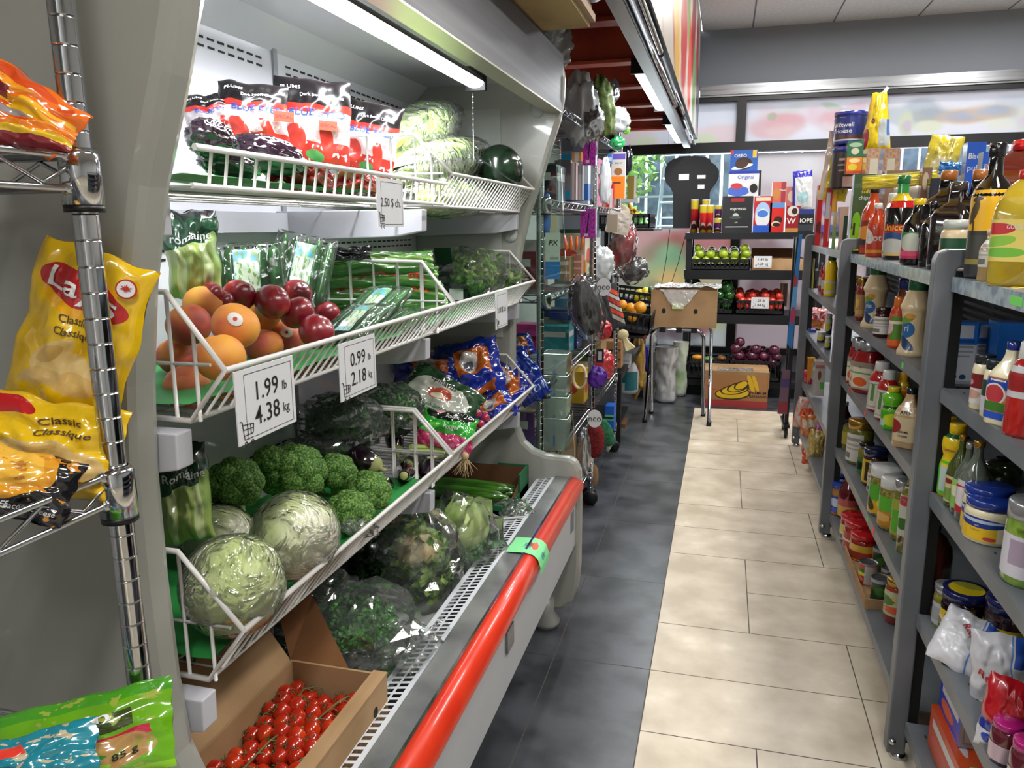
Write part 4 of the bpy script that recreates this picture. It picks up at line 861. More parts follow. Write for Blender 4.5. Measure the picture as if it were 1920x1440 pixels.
greens('herb_bag', 'bag of dark leafy herbs behind the 0.99 price card', 'herbs', 640, 790, 62, -.84, G_dk, (1.35, .9, .75), n=700, s=.012, group='clear bags of leafy greens'); greens('herb_bag', 'bag of parsley under the two price cards', 'herbs', 730, 770, 50, -.80, G_par, (1.3, .9, .9), n=500, s=.010, group='clear bags of leafy greens')
greens('mixed_bag', 'clear bag with dark onions at the back of the lowest basket', 'produce bag', 600, 838, 40, -.86, G_dk, (1.6, .8, .5), n=260, s=.012)
# carrots, spinach, radishes
car = art('#c06522', [('n', 7, .5, '#a94f18'), ('r', .5, .93, .5, .14, '#14247c'), ('r', .1, .5, .18, .5, '#16298c'), ('e', .55, .22, .3, .12, '#1a2f9a'), ('e', .5, .55, .14, .2, '#b9b4ae'), ('e', .5, .5, .08, .09, '#4b5260'), ('r', .92, .4, .08, .4, '#1b2f96')], .16, 1.0, warp=.12)
for (px, py, w_, h_, x, rl, lab) in ((880, 690, 120, 110, -.76, -10, 'carrot bag with a clear window in the middle of the far lowest basket'), (935, 720, 110, 90, -.70, 25, 'carrot bag with blue film lying towards the case end'), (985, 708, 60, 100, -.66, -30, 'bright blue tied end of a carrot bag at the basket corner'), (800, 690, 120, 60, -.88, 5, 'carrot bag at the back left of the far lowest basket'), (915, 640, 60, 60, -.82, 40, 'knotted blue bag top above the carrots'), (965, 650, 70, 46, -.78, -15, 'small blue bag end at the back of the carrots'), (920, 765, 90, 50, -.665, -25, 'carrot bag low behind the front rail')):
    bag('carrot_bag', lab, 'carrots', px, py, w_, h_, x, .07, car if px not in (985, 915) else mat('blue_carrot_film', '#14299a', .15, coat=1), lean=-30, roll=rl, cr=.012, group='blue bags of carrots')
spi = art('#28452c', [('n', 9, .5, '#1c3420'), ('e', .5, .5, .42, .3, '#aeb2a6'), ('e', .5, .55, .16, .12, '#b04a35'), ('e', .5, .5, .1, .06, '#d6c9b0'), ('r', .5, .1, .4, .05, '#1f5b35')], .16, 1.0, warp=.05)
bag('spinach_bag', 'clear spinach bag with white and red printed label', 'spinach', 822, 750, 150, 105, -.70, .06, spi, lean=-38, roll=32, cr=.008, texts=(('Epinards', .15, M_ink, -.02, .27, 0), ('Fresh Spinach', .09, M_inkg, .03, -.2, 0)))
rad = art('#a52a52', [('n', 8, .52, '#c2507a'), ('r', .5, .68, .5, .34, '#2c9a2f'), ('e', .5, .9, .45, .22, '#111614'), ('e', .25, .5, .12, .1, '#58b83f'), ('e', .3, .95, .1, .07, '#c68a93')], .18, 1.0, warp=.1)
bag('radish_bag', 'radish bag with green and black print at the basket corner', 'radishes', 838, 806, 105, 75, -.655, .045, rad, lean=-35, roll=15, cr=.007, texts=(('Radis', .16, M_inkw, .05, .3, 0), ('Rouges', .13, M_inkw, .08, -.02, 0)))
M_rad = mat('radish_red', '#b02a50', .3, coat=.4)
for k, (px, py) in enumerate(((895, 775), (910, 783), (900, 795), (925, 778))): fruit('radish', 'pink radish beside the radish bag near the rail', 'radish', at(px, py, 'x', -.655), .013, M_rad, 'loose radishes by the rail', dimple=.05)
q = MB()
for k in range(26):
    p = Vector((0, 0, 0)); pts = [p.copy()]; d = Vector((rnd(-.5, .5), rnd(-.5, .5), -.6))
    for j in range(6): d += Vector((rnd(-.35, .35), rnd(-.35, .35), rnd(-.3, .1))); p = p+d.normalized()*.0085; pts.append(p.copy())
    q.tube(pts, [.0011, .001, .0009, .0007, .0005, .0004, .0003], seg=4)
q.ball((0, 0, .004), .010, 10, 8); o = q.build('root_tuft', mat('root_beige', '#b9a27a', .8)); o.location = at(872, 858, 'x', -.60); tag(o, 'tuft of beige roots sticking out under the radish bag', 'roots')
for k, (a, b) in enumerate((((770, 838), (850, 845)), ((765, 848), (845, 850)), ((800, 862), (865, 850)))):
    o = MB().tube([at(*a, 'x', -.72), at((a[0]+b[0])/2, (a[1]+b[1])/2-3, 'x', -.69), at(*b, 'x', -.63)], [.007, .006, .004], seg=8).build('green_onion', mix2('green_onion_stalk', '#a9c06a', '#d2dca6', 8, .4)); tag(o, ('uppermost', 'middle', 'lowest')[k]+' of the green onion stalks beside the eggplants', 'green onion')
# romaine and watermelon on the top shelf
leafm = art('#6f9a2c', [('e', .5, .35, .42, .6, '#93b144'), ('e', .5, .25, .26, .5, '#b4c56a'), ('e', .5, .2, .1, .75, '#c9d39b'), ('n', 9, .56, '#a3bd58')], .4, .5, .5, warp=.08, bmp=.4, name='romaine_leaf')
def romaine(p0, p1, r, lab, sd=0, wrap=True):
    p0, p1 = Vector(p0), Vector(p1); ax = p1-p0; L = ax.length; t = empty('romaine_lettuce', p0, 0, lab, 'lettuce', 'romaine heads on the top shelf'); qn = ax.to_track_quat('Z', 'Y').to_matrix().to_4x4(); q = MB()
    for k in range(13):
        a0 = k*2.4+sd; s = 1-.5*(k/13); LL = L*(1-.02*k*(k % 3 == 0))
        def fn(u, v, a0=a0, s=s, k=k, LL=LL):
            wdt = (.30+1.05*v**.8)*s; rr = r*(.38+.72*sin(pi*min(v*.93+.07, 1))**.6)*s*(1 if v < .8 else 1-.25*(v-.8)/.2); a = a0+(u-.5)*wdt*2.0
            ruf = noise.noise(Vector((u*6+k*3, v*8, sd)))*r*.30*max(v-.35, 0)*(.5+abs(u-.5)*2.4)
            return ((rr+ruf)*cos(a), (rr+ruf)*sin(a), LL*v*(1-.09*(2*abs(u-.5))**2)+ruf*.5)
        q.grid(fn, 16, 26)
    q.xf(qn); q.build('leaves', leafm, t)
    if wrap:
        q = MB(); q.ball((0, 0, L*.5), r*1.16, 36, 30, 0, lambda d: 1+.10*(ridge(d, 2.2, sd)-.6)+.05*NZ(d, 8, sd), (1, 1, L*.56/r/1.16)); q.xf(qn); q.build('film_wrap', FILM2, t)
romaine(at(700, 285, 'x', -.86), at(850, 215, 'x', -.78), .062, 'romaine head on top of the pile pointing up right', 1); romaine(at(720, 340, 'x', -.78), at(905, 285, 'x', -.72), .058, 'romaine head in front with pale ribs', 2); romaine(at(760, 372, 'x', -.74), at(905, 372, 'x', -.66), .045, 'romaine head lowest in the basket behind the wires', 3)
romaine(at(800, 300, 'x', -.88), at(925, 310, 'x', -.80), .055, 'romaine head behind, its leaf tips beside the watermelon', 4)
wm = mix2('watermelon_rind', '#09160c', '#0f2213', 3, .2, coat=.4, c3='#1a3320', stretch=(5, 5, .6))
t = fruit('watermelon', 'round dark green watermelon at the end of the top shelf', 'watermelon', ball_at(938, 318, 46, .072), .072, wm, None, dimple=.02, rot=(.3, 1.2, 0), seg=30)
t = fruit('watermelon', 'dark watermelon on the case floor below the broccoli', 'watermelon', ball_at(672, 1052, 52, .075), .075, wm, None, dimple=.02, rot=(1.3, .2, 0), seg=30)
# cherry bags and dark fruit bags
chb = lambda: art('#b9a3a2', [('n', 6, .5, '#a88a8a'), ('r', .5, .06, .5, .2, '#a3281f'), ('n', 11, .62, '#c9bebc'), ('e', .3, .3, .12, .16, '#b8352b', 30), ('e', .7, .3, .08, .2, '#b03024', 15), ('e', .55, .12, .12, .06, '#3f7a3f'), ('r', .5, .52, .5, .08, '#b7adb5'), ('e', .5, .68, .62, .10, '#bf2a20'), ('e', .52, .80, .64, .13, '#120d10'), ('r', .5, .9, .5, .1, '#151013')], .3, .25, warp=.04)
CB = chb(); M_or = mat('orange_price_sticker', '#d8330c', .6)
for (px, py, w_, h_, x, rl, lab) in ((400, 222, 100, 90, -.86, -6, 'cherry bag farthest left, mostly hidden by the case panel'), (475, 222, 125, 130, -.80, 3, 'second cherry bag with its black top tilted'), (585, 232, 140, 165, -.78, 4, 'tallest cherry bag with orange sticker in the middle'), (690, 262, 110, 140, -.80, 12, 'cherry bag farthest right beside the romaine')):
    t = bag('cherry_bag', lab, 'cherries', px, py, w_, h_, x, .06, CB, lean=-10, roll=rl, cr=.0045, texts=(('PLUMS', .06, M_inkw, -.28, .36, 0, .26), ('Dark Sweet Cherries', .055, M_inkw, .12, .27, 0, .56), ('BLUE EYED', .11, M_inkb, .06, .07, 0, .72)), group='printed cherry bags on the top shelf')
    P_ = Pil(1, 1, .001); d_ = depth(t.location)
    if px in (585, 475):
        q = MB(); q.quad((-.017, 0, -.009), (.017, 0, -.009), (.017, 0, .009), (-.017, 0, .009)); o = q.build('orange_sticker', M_or, t, (.03 if px == 585 else .05, -.036, -.012 if px == 585 else -.004)); txt(t, 'SPECIAL', .008, M_ink, lambda a, b, ox=o.location.x, oz=o.location.z: (ox+a, -.0368, oz+b))
cherry_red = mix2('red_fruit_film', '#a31a1c', '#6e1116', 30, .15, coat=1)
for (px, py, w_, h_, lab) in ((560, 330, 120, 40, 'red net of cherries lying along the top shelf fence'), (655, 345, 110, 40, 'red cherry net by the price card on the top shelf')): bag('cherry_net', lab, 'cherries', px, py, w_, h_, -.66, .05, cherry_red, lean=-30, cr=.012)
blk = mix2('dark_grape_film', '#160a14', '#2b1626', 14, .1, coat=1, bmp=.6, bscale=40)
for (px, py, w_, h_, rl, lab) in ((395, 262, 90, 70, 20, 'glossy dark fruit bag at the left end of the top shelf'), (500, 290, 140, 66, 14, 'glossy dark fruit bag in front of the cherry bags'), (430, 312, 110, 40, 10, 'dark fruit bag lying low behind the wire fence')):
    L = at(px, py, 'x', -.68); d_ = depth(L); q = MB(); sd = px
    q.ball((0, 0, 0), 1, 50, 36, 0, lambda d: 1+.16*(ridge(d, 3.2, sd)-.5)+.07*NZ(d, 9, sd), (w_*d_/F/2, .03, h_*d_/F/2)); orient(tag(q.build('dark_fruit_bag', blk), lab, 'fruit bag'), L, 0, -15, rl)
# case floor: tomato carton, parsley, cauliflower, lettuce, trays, green box
tc = carton('tomato_carton', -.735, -.545, .775, 1.135, .466, .112, 'open cardboard carton of cherry tomatoes on the case floor', holes=(('r', .13, .07, .010), ('r', -.08, .07, .010)))
q = MB(); q.quad((-.097, -.18, .110), (-.097, .18, .110), (-.26, .20, .30), (-.26, -.18, .30)); q.quad((-.26, -.18, .302), (-.26, .20, .302), (-.099, .18, .114), (-.099, -.18, .114)); o = q.build('lid_flap', M_card_, tc)
q = MB(); q.quad((-.097, .18, .112), (.02, .181, .112), (-.09, .26, .20), (-.17, .24, .24)); q.build('end_flap', mix2('cardboard_inside', '#6b4526', '#7a5230', 5, .85), tc)
q = MB(); q.box(.070, -.18, .1125, .097, .18, .1165); q.box(.070, -.175, .006, .074, .175, .1125); q.build('folded_rim', M_card_, tc)
txt(tc, 'Pays', .05, mat('marker_green', '#1d4a38', .7), lambda a, b: (-.20+b*.66+.03, .03+a, .235-b*.76-.02))
M_tom = mix2('cherry_tomato_skin', '#a3200e', '#b83210', 14, .18, coat=.5, c3='#c2500f'); M_vine = mix2('tomato_vine', '#4a4a26', '#6b6238', 20, .7)
random.seed(3); tp_ = None; cal_me = None; spots = []
for layer in range(2):
    for i in range(14):
        for j in range(7):
            x = -.722+.028*j+rnd(-.003, .003)+(.012 if i % 2 else 0); y = .79+.0245*i+rnd(-.003, .003); z = .500+.021*layer+.012*sin(j*.9+i*.7)+rnd(-.002, .002)
            if x < -.561 and y < 1.12 and (layer or z > 9): spots.append((x, y, z+.012))
for n_, (x, y, z) in enumerate(spots):
    if tp_ is None:
        tp_ = MB().ball((0, 0, 0), .0152, 18, 12, 0, lambda d: 1-.08*math.exp(-(1-d.z)*12), (1, 1, 1.08)).build('cherry_tomato', M_tom); q = MB()
        for k in range(5): a = k*1.257; q.tube([(0, 0, .0145), (.006*cos(a), .006*sin(a), .0165), (.010*cos(a), .010*sin(a), .0195)], [.0009, .0006, .0003], seg=4)
        q.tube([(0, 0, .014), (0, 0, .021)], .0009, seg=5); cx_ = q.build('calyx', M_vine, tp_); o = tp_
    else: o = copy_tree(tp_)
    o.location = (x, y, z); o.rotation_euler = (rnd(-1.1, 1.1), rnd(-1.1, 1.1), rnd(0, 6)); s = rnd(.88, 1.08); o.scale = (s, s, s); tag(o, 'red cherry tomato on the vine in the cardboard carton', 'cherry tomato', 'cherry tomatoes in the carton')
for k, (x0, y0, x1, y1) in enumerate(((-.70, .80, -.665, .98), (-.66, .96, -.60, 1.10), (-.72, 1.0, -.68, 1.11), (-.64, .80, -.585, .95), (-.60, .95, -.575, 1.09))):
    q = MB(); n = 7; P0, P1 = Vector((x0, y0, .542)), Vector((x1, y1, .545)); pts = [P0.lerp(P1, i/n)+Vector((rnd(-.004, .004), 0, .006*sin(i*1.3))) for i in range(n+1)]; q.tube(pts, .0017, seg=6)
    for p in pts[1:]:
        for s in (-1, 1): q.tube([p, p+Vector((s*.007, .003, .0)), p+Vector((s*.013, .006, -.006))], .0010, seg=4)
    tag(q.build('tomato_vine', M_vine), ('vine stem nearest the camera on the tomatoes', 'vine stem across the middle of the tomatoes', 'vine stem at the far left of the tomatoes', 'vine stem near the carton rim in front', 'vine stem along the aisle side of the carton')[k], 'vine stem')
greens('parsley_bag', 'large crinkled clear bag of parsley on the case floor', 'herbs', 650, 1165, 105, -.70, G_par, (1.15, .9, .42), n=1500, s=.009, amp=.26, group='clear bags of parsley on the case floor', fsc=(1.25, 1.0, .55))
greens('parsley_bag', 'clear bag of parsley against the tomato carton spilling over the grille', 'herbs', 735, 1235, 78, -.61, G_par, (1.0, .9, .36), n=800, s=.009, amp=.3, group='clear bags of parsley on the case floor', fsc=(1.3, 1.15, .50))
greens('parsley_bag', 'clear bag of dark herbs half under the lettuce basket', 'herbs', 590, 1110, 70, -.80, G_dk, (1.1, .9, .6), n=600, s=.010, amp=.24, group='clear bags of parsley on the case floor')
greens('herb_bunch', 'dark green kale behind the parsley bags', 'herbs', 730, 1070, 60, -.76, G_dk, (1.2, 1, .6), n=500, s=.014, fl=False)
M_cau = mix2('cauliflower_curd', '#b5a273', '#cfc096', 30, .7, bmp=.8, bscale=90)
def cauli(t, R): 
    q = MB()
    for k in range(10): a = k*2.4; q.ball((R*.3*cos(a)*sqrt(k/10), R*.3*sin(a)*sqrt(k/10)-R*.1, R*.35+R*.12*(1-k/10)), R*.3, 16, 12, 0, lambda d, k=k: 1+.12*NZ(d, 6, k)+.08*NZ(d, 15, k))
    q.build('curd', M_cau, t)
greens('cauliflower', 'cauliflower with green leaves in a clear bag', 'cauliflower', 790, 1060, 82, -.68, G_let, (.85, .8, 1.1), n=500, s=.018, extra=cauli, amp=.22, fsc=(.95, .9, 1.15))
greens('cauliflower', 'cream cauliflower with big leaves behind the bagged one', 'cauliflower', 745, 985, 50, -.76, G_dk, (1, .8, .9), n=160, s=.03, extra=cauli, fl=False)
def letc(t, R): MB().ball((0, 0, R*.75), R*.55, 30, 20, 0, lambda d: 1+.03*ridge(d, 3)).build('lettuce_head', mix2('pale_lettuce', '#86a848', '#a9c070', 6, .4, c3='#c4d196', stretch=(3, 3, .5)), t)
greens('lettuce_bag', 'clear bag with a pale round lettuce above leafy greens', 'lettuce', 872, 1045, 85, -.62, G_par, (.72, .7, .9), n=500, s=.014, extra=letc, amp=.2, fsc=(.85, .8, 1.35))
for k, (px, py, z_) in enumerate(((965, 955, .53), (975, 985, .49))):
    L = at(px, py, 'z', z_); t = empty('wrapped_tray', L, .5, ('upper', 'lower')[k]+' white foam tray of dark greens wrapped in film near the grille', 'food tray', 'foam trays of greens'); q = MB(); q.box(-.05, -.065, -.012, .05, .065, -.006); q.tube([(-.05, -.065, 0), (.05, -.065, 0), (.05, .065, 0), (-.05, .065, 0), (-.05, -.065, 0)], .004); q.build('foam_tray', mat('white_foam', '#c2c4c2', .5), t)
    q = MB(); leaves(q, (0, 0, .005), .05, 90, .015, (.9, 1.1, .3)); q.build('contents', G_dk, t); q = MB(); q.grid(lambda u, v: (-.052+.104*u, -.067+.134*v, .006+.022*sin(pi*u)*sin(pi*v)+.003*noise.noise(Vector((u*9, v*9, k)))), 20, 20); q.build('film_wrap', FILM2, t)
gm = mat('green_cardboard', '#0f5a34', .5); gb = empty('green_cucumber_box', (-.75, 2.22, .466), 0, 'green printed cardboard box of long cucumbers at the far end of the case', 'box'); q = MB()
for (a, b, c, d, h) in ((-.20, -.16, .155, -.154, .07), (-.20, .154, .155, .16, .09), (-.20, -.16, -.194, .16, .09)): q.box(a, b, 0, c, d, h, {'*': 0})
q.box(.149, -.16, 0, .155, .16, .055); q.box(.149, .05, 0, .155, .16, .115); q.box(.05, .154, 0, .155, .16, .115); q.box(.10, -.16, .0, .155, -.154, .085); q.box(-.2, -.16, 0, .155, .16, .005); q.build('box_body', gm, gb)
q = MB(); q.quad((-.19, .1535, .005), (.148, .1535, .005), (.148, .1535, .11), (-.19, .1535, .11)); q.quad((.1485, .153, .005), (.1485, -.1, .005), (.1485, -.1, .05), (.1485, .153, .11)); q.build('bare_inside', mat('cardboard_brown', '#5e3d24', .8), gb)
ck = mix2('long_cucumber_skin', '#234d12', '#3a6b1c', 30, .25, coat=.7, c3='#587f2c', stretch=(.2, 5, 5))
for k, (y, z) in enumerate(((-.11, .045), (-.055, .048), (0.0, .045), (.05, .048), (.10, .045), (-.08, .085), (-.02, .088))):
    r = .024; pr = [(r*(sin(pi*j/14)**.3 if 0 < j < 14 else 0), -.17+.30*j/14) for j in range(15)]; q = MB(); q.lathe(pr, 14); q.xf(Matrix.Rotation(pi/2, 4, 'Y')); o = q.build('long_cucumber', ck); o.location = (-.735, 2.22+y, .466+z); tag(o, 'long shiny cucumber '+('lying at the near side of the green box', 'second from the near side of the green box', 'in the middle of the bottom of the green box', 'fourth from the near side of the green box', 'lying at the far side of the green box', 'on top at the near side of the green box', 'on top in the middle of the green box')[k], 'cucumber', 'long cucumbers in the green box')
q = MB(); q.grid(lambda u, v: (-.64+.13*u+.01*noise.noise(Vector((v*5, 1, 2))), 1.20+.17*v+.015*noise.noise(Vector((u*5, 4, 2))), .545+.03*sin(pi*u)*sin(pi*v)+.028*noise.noise(Vector((u*4, v*5, 7)))), 12, 14, sm=False); tag(q.build('loose_film', FILM), 'loose crumpled sheet of clear plastic lying over the white grille', 'plastic film')
nt = empty('green_note', (-.45, 1.83, .535), 0, 'pale green handwritten price note taped over the red bumper', 'note'); q = MB()
prof_ = [(-.055, .004), (-.02, .004), (.0, .003), (.016, -.002), (.028, -.014), (.034, -.035), (.034, -.055)]
def nf(u, v): k = u*6; i = min(int(k), 5); f = k-i; a, b = prof_[i], prof_[i+1]; return (a[0]+(b[0]-a[0])*f, -.05+.10*v+.008*u, a[1]+(b[1]-a[1])*f+.002*sin(v*6+u*3))
q.grid(nf, 24, 10); q.build('paper', mat('mint_paper', '#79cf8c', .6), nt)
def on_note(u0, v0, k): return lambda a, b: Vector(nf(min(max(u0-b*k, 0), 1), min(max(v0+a*k, 0), 1)))+Vector((.001, 0, .001))
M_bluei = mat('blue_ink', '#2a5a9a', .6); txt(nt, '1.99', .03, M_bluei, on_note(.25, .5, 8), sub=1); txt(nt, '69c', .026, M_bluei, on_note(.72, .5, 8), sub=1)
# ---------------------------------------------------------------- groceries: bottles, jars, cans, cartons, bags
PROFS = {
 'jar': ([(0, 0), (.86, 0), (1, .04), (1, .72), (.94, .79), (.84, .83)], [(.86, .83), (.91, .835), (.91, .985), (.86, 1), (0, 1)]),
 'wide': ([(0, 0), (.9, 0), (1, .05), (1, .30), (.985, .5), (1, .68), (.95, .77), (.9, .80)], [(.93, .80), (.985, .805), (.985, .98), (.93, 1), (0, 1)]),
 'bottle': ([(0, 0), (.92, 0), (1, .03), (1, .55), (.88, .64), (.50, .76), (.38, .84), (.36, .90)], [(.40, .90), (.42, .905), (.42, .995), (.38, 1), (0, 1)]),
 'slim': ([(0, 0), (.92, 0), (1, .02), (1, .62), (.84, .69), (.38, .77), (.34, .90)], [(.38, .90), (.42, .905), (.42, .995), (.38, 1), (0, 1)]),
 'squeeze': ([(0, 0), (.92, 0), (1, .04), (.97, .35), (.9, .5), (.96, .64), (.8, .76), (.58, .82)], [(.62, .82), (.64, .825), (.58, .98), (.52, 1), (0, 1)]),
 'upside': ([(0, 0), (.92, 0), (1, .05), (1, .6), (.84, .72), (.80, .80)], [(.78, .80), (.82, .81), (.80, .98), (.7, 1), (0, 1)]),
 'ribbed': ([(0, 0), (.98, 0), (1, .03), (.97, .07), (.78, .12), (.74, .28), (.78, .44), (.84, .53), (.98, .57), (.99, .60), (.92, .63), (.72, .74), (.56, .80)], [(.62, .80), (.64, .81), (.56, .98), (.50, 1), (0, 1)]),
 'lemon': ([(0, 0), (.92, 0), (1, .04), (1, .44), (.86, .52), (.82, .56), (.92, .62), (1, .70), (.94, .80), (.62, .86), (.52, .88)], [(.56, .88), (.60, .885), (.60, .99), (.55, 1), (0, 1)]),
 'can': ([(0, 0), (.96, 0), (1, .02), (.97, .04), (.97, .20), (.975, .5), (.97, .94), (1, .97), (.97, 1)], [(.97, 1), (.93, .975), (.6, .975), (0, .978)]),
 'tub': ([(0, 0), (.94, 0), (1, .02), (1, .86)], [(1.02, .86), (1.04, .87), (1.04, .985), (1.0, 1), (0, 1)]),
 'onion': ([(0, 0), (.9, 0), (1, .03), (1, .46), (.9, .58), (.55, .70), (.30, .80), (.27, .92)], [(.31, .92), (.33, .925), (.33, .995), (.3, 1), (0, 1)]),
 'jug': ([(0, 0), (.9, 0), (1, .04), (1, .60), (.92, .72), (.6, .86), (.32, .92)], [(.36, .92), (.38, .925), (.38, .995), (.34, 1), (0, 1)]),
}
def mk(c, rough=.14, coat=.6, nm=None, **k): return mat(nm or ('gloss_'+c[1:]), c, rough, coat=coat, **k)
def rad_at(pr, z):
    for a, b in zip(pr, pr[1:]):
        if a[1] <= z <= b[1] and b[1] > a[1]: return a[0]+(b[0]-a[0])*(z-a[1])/(b[1]-a[1])
    return pr[-1][0]
def slot(pl, pt, pr, zs, x):
    h = .18
    for _ in range(4):
        y = y_of((pl+pr)/2, x, zs+h*.5); h = z_of(pt, x, y)-zs
    return y, h, (pr-pl)/2*depth((x, y, zs+h/2))/F
def C(kind, name, lab, cat, box, zs, x, body, lid, art_=None, texts=(), group=None, sq=0, turn=-28, extra=None, zmin=None, loc=None, seg=28):
    if loc: x, y, h, r = loc
    else:
        if len(box) > 3:      # the foot of the thing is in view: find how deep on the shelf it stands
            p = at((box[0]+box[2])/2, box[3], 'z', zs); r = (box[2]-box[0])/2*depth(p)/F; dd = Vector((p.x, p.y, 0)).normalized(); x = min(max((p+dd*r).x, .499+r*.97), .82)
        y, h, r = slot(box[0], box[1], box[2], zs, x)
    pr, ld = PROFS[kind]; a = atan2(-y, -x)+radians(turn); t = empty(name, (x, y, zs), a, lab, cat, group)
    MB().lathe([(p[0]*r, p[1]*h) for p in pr], seg, square=sq).build({'jar': 'glass_body', 'wide': 'glass_body', 'can': 'can_body'}.get(kind, 'body'), body, t)
    MB().lathe([(p[0]*r, p[1]*h) for p in ld], seg if kind != 'jug' else 16).build({'can': 'can_lid'}.get(kind, 'cap'), lid, t)
    lo_ = t
    for k, lb in enumerate(art_ if isinstance(art_, list) else ([art_] if art_ else [])):
        z0, z1, wd, m = lb[:4]; off = lb[4] if len(lb) > 4 else 0; zz = [z0+(z1-z0)*i/5 for i in range(6)]
        q = MB(); a0, a1 = radians(off-wd/2), radians(off+wd/2); q.lathe([(rad_at(pr, z)*r*1.006+.0005, z*h) for z in zz], 20, a0=a0, a1=a1, square=sq); lo_ = q.build('label', m, t)
    for tx in texts:
        s, hh, mm, dz = tx[:4]; aa = radians(tx[4]) if len(tx) > 4 else 0; wd = tx[5]*r if len(tx) > 5 else None
        zc = dz*h; rr = rad_at(pr, dz)*r*1.01+.0006
        if sq: txt(lo_, s, hh*h, mm, lambda u, v, rr=rr, zc=zc: (rr+.001-0*u, u, zc+v), width=wd, bold=.012)
        else: txt(lo_, s, hh*h, mm, cylfn(rr, zc, aa, .0006), width=wd, sub=1, bold=.012)
    if extra: extra(t, r, h)
    return t
def hold(t, r, h):
    q = MB(); q.tube([(0, -r*.25, h*.90), (0, -r*.85, h*.86), (0, -r*.95, h*.68), (0, -r*.9, h*.55)], r*.16, seg=8); q.build('handle', mk('#5a2a1c'), t)
def BX(name, lab, cat, pl, pc, pr, pt, zs, x0, mats, group=None, texts_f=(), texts_l=(), ymax=None, wmax=.2, dmax=.12):
    """carton standing square to the rack: left face towards the aisle (u along y), front face towards the camera; mats = left, front, top"""
    h = .15
    for _ in range(4): y0 = y_of(pc, x0, zs+h*.5); h = z_of(pt, x0, y0)-zs
    y0 = min(y0, 4.84)
    y1 = min(y_of(pl, x0, zs+h*.5), y0+wmax, 4.92) if pl is not None else y0+wmax; zc = zs+h/2; d = depth((x0, y0, zc)); x1 = x0
    while x1 < x0+dmax:
        x1 += .002; v = Vector((x1, y0, zc))-CAM
        if 960+F*v.dot(R2)/v.dot(FW) > pr: break
    t = empty(name, ((x0+x1)/2, (y0+y1)/2, zs), 0, lab, cat, group); W, D = (x1-x0)/2, (y1-y0)/2
    q = MB(); q.box(-W, -D, 0, W, D, h, {'l': 0, 'f': 1, 't': 2, '*': 0}); cb_ = q.build('carton', mats, t)
    for s, hh, mm, u, v, *w_ in texts_f: txt(cb_, s, hh*h, mm, lambda a, b, u=u, v=v: (u*W+a, -D-.0008, v*h+b), width=(w_[0]*W*2 if w_ else None), bold=.01)
    for s, hh, mm, u, v, *w_ in texts_l: txt(cb_, s, hh*h, mm, lambda a, b, u=u, v=v: (-W-.0008, u*D-a, v*h+b), width=(w_[0]*D*2 if w_ else None), bold=.01)
    return t
Z1, Z2, Z3, Z4, Z5 = SHZ
cW, cK, cR, cG, cB, cY = mk('#c9c9c6'), mk('#131315'), mk('#b3161a'), mk('#14532c'), mk('#16307f'), mk('#e0b80e')
gold = mat('gold_lid', '#b08a3c', .25, .8); silver = mat('silver_lid', '#a9abae', .25, .7); bronze = mk('#9c5a22', .3)
soy = mk('#0d0807', .06, 1); hot = mix2('hot_sauce', '#b5371a', '#c24a1e', 9, .14, coat=.7); ket = mk('#8e1515', .12, .8); ketb = mk('#a31b17', .12, .8); tomato = mix2('tomato_sauce', '#7c2114', '#93301a', 20, .14, coat=.8)
cream = mk('#c9b48d', .3, .4); mayo = mk('#d6cba8', .25, .5); pick = mix2('pickles', '#5f5a18', '#7d7a2a', 30, .1, coat=1, c3='#38400f'); olive = mix2('olives_mix', '#6a6a2a', '#9c8a3a', 45, .1, coat=1, c3='#4a3a18', voro=True); peanut = mix2('peanut_butter', '#8f5f2c', '#a87437', 20, .2, coat=.8)
redp = mix2('red_peppers', '#7c1a12', '#a8281a', 30, .12, coat=1, c3='#4c0f0a'); oil = mix2('sunflower_oil', '#b89a1c', '#cdb43a', 6, .05, coat=1, trans=.35); oilg = mk('#4a5518', .06, 1, trans=.3); oran = mix2('orange_preserve', '#b5641a', '#cf8024', 12, .12, coat=.9, c3='#8f3f12')
def LB(base, *ops, **k): k.setdefault('rough', .35); return art(base, list(ops), **k)
white_lb = LB('#c8c5bc', ('r', .5, .8, .4, .06, '#8f8b84'), ('r', .5, .6, .42, .04, '#a09c94'), ('r', .5, .45, .4, .03, '#a09c94'), ('r', .35, .2, .2, .1, '#6e6b66'))
# --- top shelf, middle bay
GS = 'sauce bottles on the top shelf'
C('squeeze', 'sauce_bottle', 'red hot sauce bottle with white cap standing left of the black-capped one', 'bottle', (1598, 342, 1621, 469), Z1, .56, hot, cW, (.12, .5, 200, LB('#a3241a', ('e', .5, .5, .2, .3, '#d08a2a'), ('r', .5, .1, .5, .1, '#c2301c'))), group=GS)
C('bottle', 'sauce_bottle', 'brown-orange sauce bottle with black cap', 'bottle', (1616, 349, 1655, 478), Z1, .60, hot, cK, (.1, .5, 200, LB('#7c2a1a', ('e', .5, .55, .3, .25, '#c9802a'), ('r', .5, .2, .4, .1, '#2f2a24'))), group=GS)
C('squeeze', 'sauce_bottle', 'red sauce bottle with white cap behind the orange one', 'bottle', (1649, 343, 1672, 474), Z1, .63, hot, cW, (.12, .5, 200, LB('#b5301c', ('e', .5, .5, .2, .3, '#d8b04a'))), group=GS)
